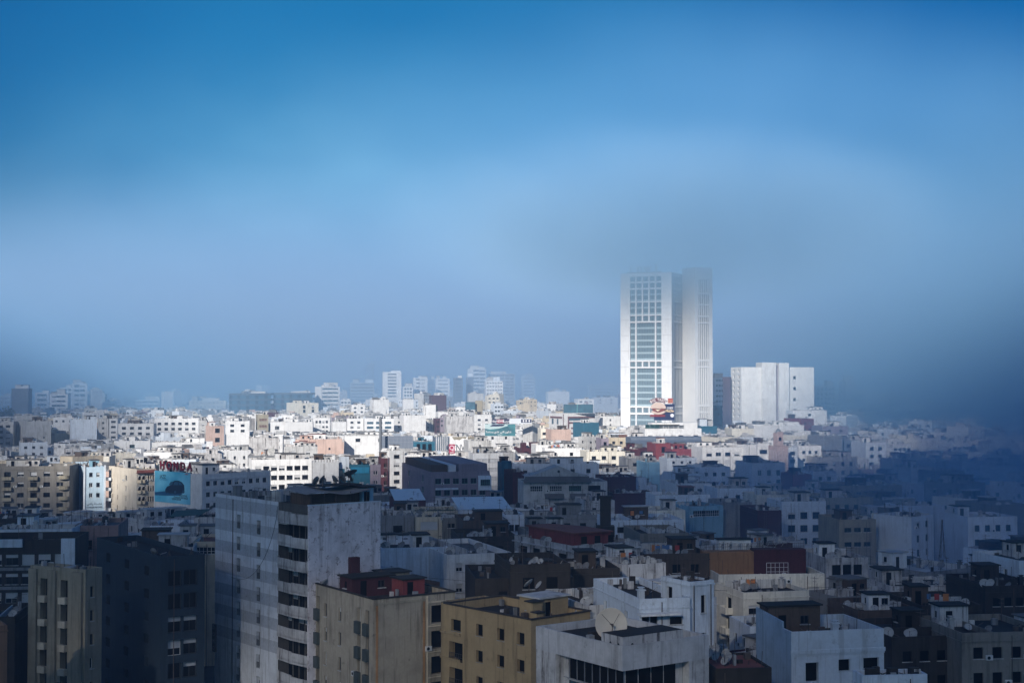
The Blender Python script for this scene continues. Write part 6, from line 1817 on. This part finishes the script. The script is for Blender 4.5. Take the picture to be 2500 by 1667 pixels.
# ------------------------------------------------------------------ trees
def leafy(name, label, x, y, Y, h, rx, group=None, mat=None, n=1400, leaf=0.3):
    p = at(x, y, Y); p.z = 0
    e = empty(name, p); tag(e, label, 'tree', group)
    t = MB(); t.tube((0, 0, 0), (0.1, 0, h * 0.5), 0.22, 7, r2=0.15)
    c = MB()
    lobes = []
    for i in range(9):
        a = random.uniform(0, 6.28); r = random.uniform(0.2, 0.7) * rx
        q = Vector((r * math.cos(a), r * math.sin(a), h * random.uniform(0.5, 0.88)))
        lobes.append((q, random.uniform(0.35, 0.6) * rx))
        t.tube((0.1, 0, h * 0.48), q, 0.09, 5, r2=0.03)
    for i in range(n):
        q, r = random.choice(lobes)
        d = Vector((random.gauss(0, 1), random.gauss(0, 1), random.gauss(0, 1))).normalized()
        o = q + d * (r * random.random() ** 0.4)
        u = Vector((random.gauss(0, 1), random.gauss(0, 1), random.gauss(0, 0.6))).normalized() * leaf * random.uniform(0.6, 1.3)
        v = u.orthogonal().normalized() * leaf * 0.45
        c.poly((o - u, o + v, o + u, o - v))
    t.build('trunk', BARK, e); c.build('crown', mat or LEAF, e)
    return e
def palm(label, x, y, Y, h, group=None):
    p = at(x, y, Y); p.z = 0
    e = empty('palm_tree', p); tag(e, label, 'tree', group)
    t = MB()
    for i in range(6):
        t.tube((0.1 * math.sin(i), 0, h * i / 6), (0.1 * math.sin(i + 1), 0, h * (i + 1) / 6), 0.26 - 0.02 * i, 8, r2=0.24 - 0.02 * i)
    t.build('trunk', BARK, e)
    c = MB()
    for k in range(26):
        a = random.uniform(0, 6.28); up = random.uniform(-0.2, 1.0); L = random.uniform(2.4, 3.2)
        pts = []
        for i in range(8):
            s = i / 7
            pts.append(Vector((math.cos(a) * L * s, math.sin(a) * L * s, h + up * 1.6 * s - 2.2 * s * s)))
        side = Vector((-math.sin(a), math.cos(a), 0))
        for i in range(7):
            w = 0.55 * math.sin(math.pi * (0.15 + 0.8 * i / 7))
            for s_ in (-1, 1):
                for j in range(2):
                    b0 = pts[i].lerp(pts[i + 1], j * 0.5)
                    c.poly((b0, b0 + (pts[i + 1] - pts[i]) * 0.35, b0 + side * (s_ * w) + (pts[i + 1] - pts[i]) * 0.6 + Vector((0, 0, -0.25))))
    c.build('crown', LEAF, e)
random.seed(4)
GT = 'dark trees along the street below the clinic'
for i, (x, y, h, r) in enumerate(((196, 1262, 8, 3.0), (222, 1264, 9, 3.2), (252, 1258, 10, 3.4), (285, 1252, 10.5, 3.4), (316, 1256, 9.5, 3.2), (345, 1258, 9, 3.0), (368, 1262, 8, 2.8))):
    leafy('street_tree', 'dark street tree number %s from the left in the row below the clinic' % ('one two three four five six seven'.split()[i]), x, y, 392 + (i % 2) * 8, h, r, GT, n=1100, leaf=0.4)
palm('palm tree in the shaded gap left of the white terrace house', 143, 1100, 600, 13)
palm('smaller palm tree right of the shaded gap palm', 170, 1095, 640, 12)
leafy('street_tree', 'tall dark street tree beside the salmon arched house', 536, 1085, 660, 14, 3.6, n=1000, leaf=0.5)
leafy('street_tree', 'leafy tree at the lower left between the khaki block and the bottom edge', 118, 1640, 178, 9, 4.0, n=2500, leaf=0.25)
leafy('street_tree', 'leafy tree at the bottom edge below the navy blue block', 250, 1650, 176, 8.5, 4.0, n=2500, leaf=0.25)
leafy('street_tree', 'dark tree mass at the left edge in the mist', 8, 985, 1000, 30, 9, n=700, leaf=1.2)
leafy('street_tree', 'conifer like dark tree on the sunlit far roofs right of the reddish mast', 1058, 975, 1050, 34, 4, n=500, leaf=1.0)

# ------------------------------------------------------------------ the rest of the town: houses filling the gaps
def sat_overlap(a, b):
    for P in (a, b):
        for i in range(4):
            e = (P[(i + 1) % 4][0] - P[i][0], P[(i + 1) % 4][1] - P[i][1])
            n = (-e[1], e[0])
            pa = [n[0] * p[0] + n[1] * p[1] for p in a]; pb = [n[0] * p[0] + n[1] * p[1] for p in b]
            if max(pa) <= min(pb) + 1e-6 or max(pb) <= min(pa) + 1e-6:
                return False
    return True
KEYS = list(ALL)
def fits(poly, x0, x1, Y):
    r = max(abs(poly[0][0] - poly[2][0]), abs(poly[0][1] - poly[2][1])) + 60
    return not any(abs(o.c.x - poly[0][0]) < r and abs(o.c.y - poly[0][1]) < r and sat_overlap(poly, o.poly) for o in ALL)
def cap_row(x0, x1, Y):
    """the lowest row the top may reach without hiding a named building behind it"""
    y = 0
    for o in KEYS:
        if o.Y > Y + 3 and o.x0 + 2 < x1 and o.x1 - 2 > x0:
            y = max(y, o.yb)
    return y
def hidden(x0, x1, yt, Y):
    for o in ALL:
        if o.Y < Y - 2 and o.x0 - 2 <= x0 and o.x1 + 2 >= x1 and o.yf < yt + 1:
            return True
    return False
COLN = dict(W='white', V='bluish white', I='ivory', C='cream', K='khaki', P='salmon', G='grey', L='pale grey', T='taupe', B='brown', U='umber', Z='maroon', A='light blue', D='stained white', M='mauve')
FILL = []
random.seed(77)
Y = 150.0
while Y < 600:
    x = -0.375 * Y - 12
    while x < 0.375 * Y + 8:
        w = random.uniform(8, 14.5); dep = random.uniform(8, 14)
        b = rad(random.choice([random.uniform(4, 16), random.uniform(18, 34), random.uniform(34, 52)]))
        yy = Y + random.uniform(-5, 5)
        poly = outline((x, yy), b, w, dep)
        H = random.uniform(13, 19.5)
        xs = [1250 + F * p[0] / p[1] for p in poly]
        x0, x1 = min(xs), max(xs)
        x += w * random.uniform(1.0, 1.12)
        if x1 < -10 or x0 > 2510 or not fits(poly, x0, x1, yy):
            continue
        cy = cap_row(x0, x1, yy)
        if cy > 0:
            H = min(H, HC - (cy - YH) / F * yy - 0.3)
        if H < 5.5 or (cy >= 1650 and yy < 215):
            continue
        yt = YH + (HC - H) * F / (yy + dep)
        if yt > 1680 or hidden(x0, x1, yt, yy):
            continue
        dark = yy < 330  # nearer walls and roofs take darker colours to paint in the cloud shade
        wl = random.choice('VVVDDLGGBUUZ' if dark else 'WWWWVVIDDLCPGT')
        X0 = poly[0][0]
        xc = 1250 + F * X0 / yy
        nf = 3
        st = random.choice(['mixd', 'mixd', 'mix', 'dark'])
        R = S('%d %.2f %.2f %s %d %.1f' % (random.randint(2, 5), random.uniform(0.9, 1.7), random.uniform(1.1, 1.5), st, nf, random.uniform(1.7, 2.4))) if random.random() < 0.7 else None
        L = S('2 1.1 1.3 %s 2' % st) if random.random() < 0.45 else None
        B = bldg('house', None, 0, xc, 0, 0, H, math.degrees(b), wl, random.choice('gbbw' if dark else 'ggww'), R=R, L=L, W=w, D=dep, Y=yy, par=random.uniform(0.4, 1.0)) if False else None
        # (the block is set out by its corner on the ground rather than by a row of the photo)
        hr = proj((X0, yy, H))[1]
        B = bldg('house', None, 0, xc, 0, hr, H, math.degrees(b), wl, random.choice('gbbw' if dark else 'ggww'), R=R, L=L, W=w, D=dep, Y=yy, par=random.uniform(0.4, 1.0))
        B.key = False
        nh = random.choice([0, 1, 1, 2, 2])
        clutter(B, random.choice([2, 3, 5, 7]), random.choice([1, 2, 3]), nh, random.choice([0, 1, 1]), 1 if random.random() < 0.15 and yy < 350 else 0)
        B.col, B.nh, B.hasw = COLN.get(wl, 'plain'), nh, R is not None
        FILL.append(B)
    Y += random.uniform(12, 15)

# far houses: too many to tell apart one by one
random.seed(31)
far = {}
mats_far = [WALLS[k] for k in 'WVIDLCPGTMZ'] + [ROOFS['g'], ROOFS['w'], GLASS, DISHD]
wts = [30, 14, 10, 12, 10, 5, 3, 5, 4, 2, 2]
fm = MB()
Y = 590.0
while Y < 2600:
    x = -0.38 * Y - 20
    while x < 0.38 * Y + 20:
        w = random.uniform(7, 14.5); dep = random.uniform(8, 14); b = rad(random.choice([random.uniform(3, 20), random.uniform(20, 55)])); yy = Y + random.uniform(-6, 6)
        poly = outline((x, yy), b, w, dep)
        x += w * random.uniform(1.02, 1.25)
        H = random.gauss(19.5, 3.0) + (random.uniform(5, 22) if random.random() < 0.07 and yy > 1050 else 0)
        H = max(12, H)
        xs = [1250 + F * p[0] / p[1] for p in poly]; x0, x1 = min(xs), max(xs)
        if not fits(poly, x0, x1, yy):
            continue
        cy = cap_row(x0, x1, yy)
        if cy > 0:
            H = min(H, HC - (cy - YH) / F * yy - 0.2)
        if H < 8:
            continue
        mi = random.choices(range(11), wts)[0]
        c_, s_ = math.cos(b), math.sin(b)
        o = MB()
        holes = []
        def rows(ln):
            n = random.randint(2, 4); hs = []
            ww = random.uniform(1.0, 2.0); wh = random.uniform(1.1, 1.5)
            for f in range(random.randint(1, 3)):
                for i in range(n):
                    cx = ln * (i + 0.5) / n
                    zt = H - 1.7 - 3.1 * f
                    if ww < ln / n - 0.3 and zt - wh > 1:
                        hs.append((cx - ww / 2, cx + ww / 2, zt - wh, zt))
            return hs
        hr_ = rows(w) if random.random() < 0.75 and yy < 1700 else []
        hl_ = rows(dep) if random.random() < 0.4 and yy < 1300 else []
        o.wall((0, 0), (1, 0), (0, -1), w, 0, H, hr_, 0.3, mi)
        o.wall((0, dep), (0, -1), (-1, 0), dep, 0, H, hl_, 0.3, mi)
        for a0, a1, z0, z1 in hr_:
            o.poly(((a0, 0.28, z0), (a1, 0.28, z0), (a1, 0.28, z1), (a0, 0.28, z1)), 13)
        for a0, a1, z0, z1 in hl_:
            o.poly(((0.28, dep - a0, z0), (0.28, dep - a1, z0), (0.28, dep - a1, z1), (0.28, dep - a0, z1)), 13)
        o.wall((w, 0), (0, 1), (1, 0), dep, 0, H, [], 0.2, mi); o.wall((w, dep), (-1, 0), (0, 1), w, 0, H, [], 0.2, mi)
        o.poly(((0, 0, H - 0.7), (w, 0, H - 0.7), (w, dep, H - 0.7), (0, dep, H - 0.7)), random.choice((11, 11, 12)))
        if yy < 1600:
            for k in range(random.randint(2, 6)):
                hw, hd, hh = random.uniform(1.5, 5), random.uniform(1.5, 4), random.uniform(0.8, 2.9)
                hx, hy = random.uniform(0.2, max(0.3, w - hw - 0.2)), random.uniform(0.5, max(0.6, dep - hd - 0.2))
                o.box(hx, hx + hw, hy, hy + hd, H - 0.7, H - 0.7 + hh, random.choice((mi, mi, 0, 3, 4, 11)))
            if yy < 1250:
                for k in range(random.randint(2, 7)):      # dishes and pipes on the roofs
                    px_, py_ = random.uniform(0.4, w - 0.4), random.uniform(0.4, dep * 0.6); r = random.uniform(0.45, 0.8); n = 7
                    t_ = random.uniform(-0.9, 0.4)
                    o.poly([(px_ + r * math.cos(t_) * math.cos(2 * math.pi * i / n), py_ + r * math.sin(t_) * math.cos(2 * math.pi * i / n) + 0.4 * r * math.sin(2 * math.pi * i / n), H + 0.5 + r * 0.9 * math.sin(2 * math.pi * i / n)) for i in range(n)], 14)
                    o.tube((px_, py_ + 0.1, H - 0.7), (px_, py_ + 0.1, H + 0.5), 0.06, 3, 14)
        i0 = len(fm.v)
        fm.v += [(poly[0][0] + c_ * vx - s_ * vy, poly[0][1] + s_ * vx + c_ * vy, vz) for vx, vy, vz in o.v]
        fm.f += [tuple(i0 + q for q in f_) for f_ in o.f]
        fm.m += o.m
    Y += random.uniform(15, 19) if Y < 1300 else random.uniform(26, 36)
tag(fm.build('distant_houses', mats_far), 'sea of small white flat roofed houses fading into the mist', 'houses', kind='stuff')

# ------------------------------------------------------------------ labels of the filling houses, dishes and aerials
MARKS = [(o, (o.x0 + o.x1) / 2, o.yf) for o in KEYS if o.short.startswith('the ') and len(o.short.split()) <= 7]
ORD = ['leftmost', 'second', 'third', 'fourth', 'fifth', 'sixth', 'seventh', 'eighth', 'ninth', 'tenth', 'eleventh', 'twelfth', 'thirteenth', 'fourteenth', 'fifteenth', 'sixteenth', 'seventeenth', 'eighteenth', 'nineteenth', 'twentieth']
def relation(cx, cy, Yv):
    best, bd = None, 1e9
    for o, mx_, my_ in MARKS:
        d = abs(mx_ - cx) + 1.4 * abs(my_ - cy)
        if d < bd:
            best, bd = o, d
    mx_, my_ = (best.x0 + best.x1) / 2, best.yf
    if abs(mx_ - cx) > 1.2 * abs(my_ - cy):
        return ('left of ' if cx < mx_ else 'right of ') + best.short
    return ('above ' if cy < my_ else 'below ') + best.short
for B in FILL:
    cx = (B.x0 + B.x1) / 2
    B.rel = relation(cx, B.yf, B.Y)
    B.want = '%s %s %s' % (B.col, 'windowed house' if B.hasw else 'blank house', B.rel)
    B.short = 'the %s house %s' % (B.col, B.rel)
def number(items, key):
    """items: (object, wanted label, x): those that would share a label are told apart by their order from the left"""
    by = {}
    for o, want, x in items:
        by.setdefault(want, []).append((x, o))
    for want, lst in by.items():
        lst.sort(key=lambda t: t[0])
        for i, (x, o) in enumerate(lst):
            lab = want if len(lst) == 1 else (('leftmost %s' % want) if i == 0 else ('%s %s counted from the left' % (ORD[i] if i < 20 else 'last', want)))
            wds = lab.split()
            if len(wds) > 16:
                lab = lab.replace(' counted from the left', ' from left').replace(' the ', ' ')
            o['label'] = ' '.join(lab.split()[:16])
number([(B.root, B.want, (B.x0 + B.x1) / 2) for B in FILL], None)
for B in FILL:
    B.root['category'] = 'building'; B.root['group'] = 'flat roofed houses of the town'
def cut(B):
    w = B.short.split()
    return ' '.join(w[:8])
random.seed(9)
QUEUE.sort(key=lambda t: -t[1] / t[0].y)
for p_, r, az, el, dk, B in QUEUE[:290]:
    e = make_dish(p_, r, az, el, dk, B)
    DISHES.append((e, '%s dish on %s' % (('large ' if r > 0.7 else 'small ') + ('dark' if dk else 'pale'), cut(B)), proj(p_)[0]))
    e['group'] = 'satellite dishes on the roofs'
number(DISHES, None)
bm_ = MB()
for p_, r, az, el, dk, B in QUEUE[290:]:
    bulk_dish(bm_, p_, r, az, el, dk)
tag(bm_.build('distant_dishes', [DISH, DISHD, METAL]), 'crowd of small satellite dishes on the farther roofs', 'satellite dishes', kind='stuff')
AERIALS.sort(key=lambda t: -t[3] / t[0].y)
lst = []
for p_, B, a_, s_ in AERIALS[:260]:
    o = place('tv_aerial', shared('aerial', antenna_mesh), None, p_, a_, scale=s_)
    o['category'] = 'aerial'; o['group'] = 'television aerials on the roofs'
    lst.append((o, 'tv aerial on %s' % cut(B), proj(p_)[0]))
number(lst, None)
bm_ = MB()
am = shared('aerial', antenna_mesh)
for p_, B, a_, s_ in AERIALS[260:]:
    i0 = len(bm_.v); R_ = Matrix.Rotation(a_, 3, 'Z')
    bm_.v += [tuple(p_ + R_ @ v.co * s_) for v in am.vertices]
    for f_ in am.polygons:
        bm_.f.append(tuple(i0 + q for q in f_.vertices)); bm_.m.append(0)
tag(bm_.build('distant_aerials', [METAL]), 'thicket of thin aerials on the farther roofs', 'aerials', kind='stuff')
# greenery between the houses and a few cables slung from roof to roof
random.seed(19)
near = sorted([B for B in FILL if B.Y < 420 and 60 < (B.x0 + B.x1) / 2 < 2300], key=lambda B: B.Y)
lst = []
for B in near[::5][:14]:
    p_ = B.c + Matrix.Rotation(B.b, 3, 'Z') @ Vector((B.W + 1.2, -1.5, 0))
    px_, py_ = proj((p_.x, p_.y, B.H))
    h_ = min(B.H + random.uniform(-1.5, 1.5), HC - (cap_row(px_ - 12, px_ + 12, p_.y) - YH) / F * p_.y + 0.5)
    if h_ < 6:
        continue
    e_ = leafy('tree', None, px_, py_, p_.y, h_, random.uniform(2.0, 3.0), 'trees between the houses', LEAFB if random.random() < 0.5 else LEAF, 900, 0.34)
    lst.append((e_, 'leafy tree beside %s' % cut(B), px_))
number(lst, None)
lst = []
for A_, C_ in zip(near[::3], near[1::3]):
    if (A_.c - C_.c).length > 70 or len(lst) > 15:
        continue
    a_ = A_.c + Matrix.Rotation(A_.b, 3, 'Z') @ Vector((A_.W * 0.5, A_.D * 0.5, A_.zr + 1.6)); c_ = C_.c + Matrix.Rotation(C_.b, 3, 'Z') @ Vector((C_.W * 0.5, C_.D * 0.5, C_.zr + 1.6))
    m_ = MB()
    pts = [a_.lerp(c_, i / 12) - Vector((0, 0, 1.4 * (1 - (i / 6 - 1) ** 2))) - a_ for i in range(13)]
    for u_, v_ in zip(pts, pts[1:]):
        m_.tube(u_, v_, 0.03, 4)
    for u_ in (pts[0], pts[-1]):
        m_.tube(u_, u_ - Vector((0, 0, 1.62)), 0.04, 4)
    o_ = m_.build('overhead_cable', FR_D, None, a_)
    o_['category'] = 'cable'; o_['group'] = 'cables slung between roofs'
    lst.append((o_, 'thin black cable slung from %s' % cut(A_), proj(a_)[0]))
number(lst, None)
print('buildings', len(ALL), 'fill', len(FILL), 'dishes', len(QUEUE), 'aerials', len(AERIALS), 'objects', len(bpy.data.objects), 'far faces', len(fm.f))

# ------------------------------------------------------------------ mist, fog banks and the low cloud
def volume(name, rgb, density, g=0.0):
    m = bpy.data.materials.new(name)
    m.use_nodes = True
    nt = m.node_tree
    nt.nodes.clear()
    out = nt.nodes.new('ShaderNodeOutputMaterial')
    v = nt.nodes.new('ShaderNodeVolumePrincipled')
    v.inputs['Color'].default_value = (*rgb, 1)
    v.inputs['Density'].default_value = density
    v.inputs['Anisotropy'].default_value = g
    nt.links.new(v.outputs[0], out.inputs['Volume'])
    return m
hz = MB(); hz.box(-6100, 6100, -650, 9100, -1.0, 128)
tag(hz.build('haze', volume('haze', (0.54, 0.75, 1.0), 0.00036)), 'pale morning haze filling the air over the town', 'haze', kind='stuff')
def bank(name, label, blobs, rgb, density, g=0.0, turn=0.0):
    """one closed lumpy body of fog made from overlapping rounded lumps; the density adds up where they overlap"""
    m = MB()
    for (cx, cy, cz, rx, ry, rz) in blobs:
        n, k = 24, 12
        i = len(m.v)
        for a in range(k + 1):
            th = math.pi * a / k
            for j in range(n):
                ph = 2 * math.pi * j / n
                ex, ey = rx * math.sin(th) * math.cos(ph), ry * math.sin(th) * math.sin(ph)
                m.v.append((cx + ex * math.cos(turn) + ey * math.sin(turn), cy - ex * math.sin(turn) + ey * math.cos(turn), cz + rz * math.cos(th)))
        for a in range(k):
            for j in range(n):
                j2 = (j + 1) % n
                m.f.append((i + a * n + j, i + (a + 1) * n + j, i + (a + 1) * n + j2, i + a * n + j2)); m.m.append(0)
    o = m.build(name, volume(name + '_' + str(len(bpy.data.materials)), rgb, density, g))
    tag(o, label, 'fog', kind='stuff')
    return o

def soft_fog(name, label, c, r, rgb, peak, g=0.0, noise=0.0, nscale=0.006, step=1.0, power=2.0):
    """a body of fog that thins smoothly to nothing at its rounded edge"""
    cx, cy, cz = c
    m = MB()
    n, k = 24, 12
    for a in range(k + 1):
        th = math.pi * a / k
        for j in range(n):
            ph = 2 * math.pi * j / n
            m.v.append((r[0] * math.sin(th) * math.cos(ph), r[1] * math.sin(th) * math.sin(ph), r[2] * math.cos(th)))
    for a in range(k):
        for j in range(n):
            j2 = (j + 1) % n
            m.f.append((a * n + j, (a + 1) * n + j, (a + 1) * n + j2, a * n + j2)); m.m.append(0)
    mat = volume(name + '_air_%d' % len(bpy.data.materials), rgb, peak, g)
    nt = mat.node_tree
    v = next(x for x in nt.nodes if x.type == 'PRINCIPLED_VOLUME')
    tc = nt.nodes.new('ShaderNodeTexCoord')
    dv = nt.nodes.new('ShaderNodeVectorMath'); dv.operation = 'DIVIDE'; dv.inputs[1].default_value = r
    nt.links.new(tc.outputs['Object'], dv.inputs[0])
    dt = nt.nodes.new('ShaderNodeVectorMath'); dt.operation = 'DOT_PRODUCT'
    nt.links.new(dv.outputs[0], dt.inputs[0]); nt.links.new(dv.outputs[0], dt.inputs[1])
    s1 = nt.nodes.new('ShaderNodeMath'); s1.operation = 'SUBTRACT'; s1.inputs[0].default_value = 0.97; s1.use_clamp = True
    nt.links.new(dt.outputs['Value'], s1.inputs[1])
    s2 = nt.nodes.new('ShaderNodeMath'); s2.operation = 'POWER'; s2.inputs[1].default_value = power
    nt.links.new(s1.outputs[0], s2.inputs[0])
    s3 = nt.nodes.new('ShaderNodeMath'); s3.operation = 'MULTIPLY'; s3.inputs[1].default_value = peak
    nt.links.new(s2.outputs[0], s3.inputs[0])
    last = s3.outputs[0]
    if noise:
        nz = nt.nodes.new('ShaderNodeTexNoise'); nz.inputs['Scale'].default_value = nscale; nz.inputs['Detail'].default_value = 3
        nt.links.new(tc.outputs['Object'], nz.inputs['Vector'])
        mr = nt.nodes.new('ShaderNodeMapRange')
        for kk, vv in (('From Min', 0.35), ('From Max', 0.65), ('To Min', 1 - noise), ('To Max', 1 + noise)):
            mr.inputs[kk].default_value = vv
        nt.links.new(nz.outputs['Fac'], mr.inputs['Value'])
        s4 = nt.nodes.new('ShaderNodeMath'); s4.operation = 'MULTIPLY'
        nt.links.new(last, s4.inputs[0]); nt.links.new(mr.outputs[0], s4.inputs[1])
        last = s4.outputs[0]
    nt.links.new(last, v.inputs['Density'])
    try:
        mat.cycles.volume_step_rate = step
    except Exception:
        pass
    o = m.build(name, mat, None, c)
    tag(o, label, 'fog', kind='stuff')
    return o
FOG = (0.30, 0.67, 1.0)
soft_fog('fog_bank', 'bank of blue fog swallowing the houses at the right', (440, 760, 0), (430, 720, 300), (0.36, 0.70, 1.0), 0.013, power=3.0)
soft_fog('fog_bank', 'blue fog bank nearer the camera at the lower right', (195, 375, 0), (200, 270, 85), FOG, 0.016, power=2.0)
soft_fog('fog_cloud', 'broad thin cloud drifting above the twin towers', (115, 760, 168), (300, 140, 110), (0.28, 0.63, 1.0), 0.007, -0.15, noise=0.4, power=2.2)
soft_fog('fog_cloud', 'small milky wisp wrapping the top of the twin towers', (93, 832, 142), (210, 84, 70), (0.55, 0.80, 1.0), 0.026, -0.42, noise=0.5, nscale=0.012, power=2.4)
soft_fog('fog_cloud', 'thin mist bank lying behind the far left roofs', (-520, 1150, 0), (540, 520, 180), FOG, 0.007, power=3.0)
soft_fog('fog_cloud', 'far wall of mist closing the view behind the skyline blocks', (0, 1950, 0), (2400, 1150, 400), (0.44, 0.70, 1.0), 0.008, -0.1, power=3.5, noise=0.4, nscale=0.003)
# unseen low cloud behind the camera; side and corner pieces added to shape the shade
L_ = sun_to / sun_to.z
def shade(cx, cy, h, rx, ry, rz):
    c = Vector((cx, cy, 0)) + L_ * h
    return (c.x, c.y, h, rx, ry, rz)
BLUE, PALE = (0.80, 0.90, 1.0), (0.97, 0.98, 1.0)
for lab, bl, d, t, c in (
    ('overhead, over the middle roofs', shade(0, 374, 420, 800, 87, 60), 0.018, -0.45, BLUE),
    ('overhead, unseen, kept thin to brighten the nearest roofs', shade(0, 75, 420, 260, 240, 60), 0.0092, 0.0, (0.90, 0.95, 1.0)),
    ('at the right, unseen, added to darken the lower right corner', shade(335, 190, 430, 300, 210, 60), 0.022, 0.0, BLUE),
    ('at the left, unseen, added to darken the lower left corner', shade(-335, 190, 430, 285, 200, 60), 0.032, 0.0, BLUE),
    ('far to the right, unseen, added to shade the fog', shade(440, 330, 430, 350, 700, 60), 0.0035, 0.21, BLUE),
    ('to the left, unseen, added to shade the taupe block and clinic', shade(-442, 430, 425, 325, 125, 60), 0.02, 0.0, BLUE),
    ('lump added unseen to break up the far shadow edge', shade(-38, 452, 415, 42, 30, 40), 0.012, 0.5, BLUE),
    ('lump added unseen to break up the far right shadow edge', shade(62, 505, 418, 50, 38, 40), 0.012, -0.3, BLUE),
    ('lump added unseen to break up the shadow beyond the mauve block', shade(10, 500, 412, 26, 44, 36), 0.010, 0.2, BLUE),
    ('far to the left, unseen, added to dim the left edge', shade(-520, 700, 430, 370, 700, 60), 0.008, -0.15, BLUE)):
    bank('shade_cloud', 'low cloud %s' % lab, [bl], c, d, 0.65, t)
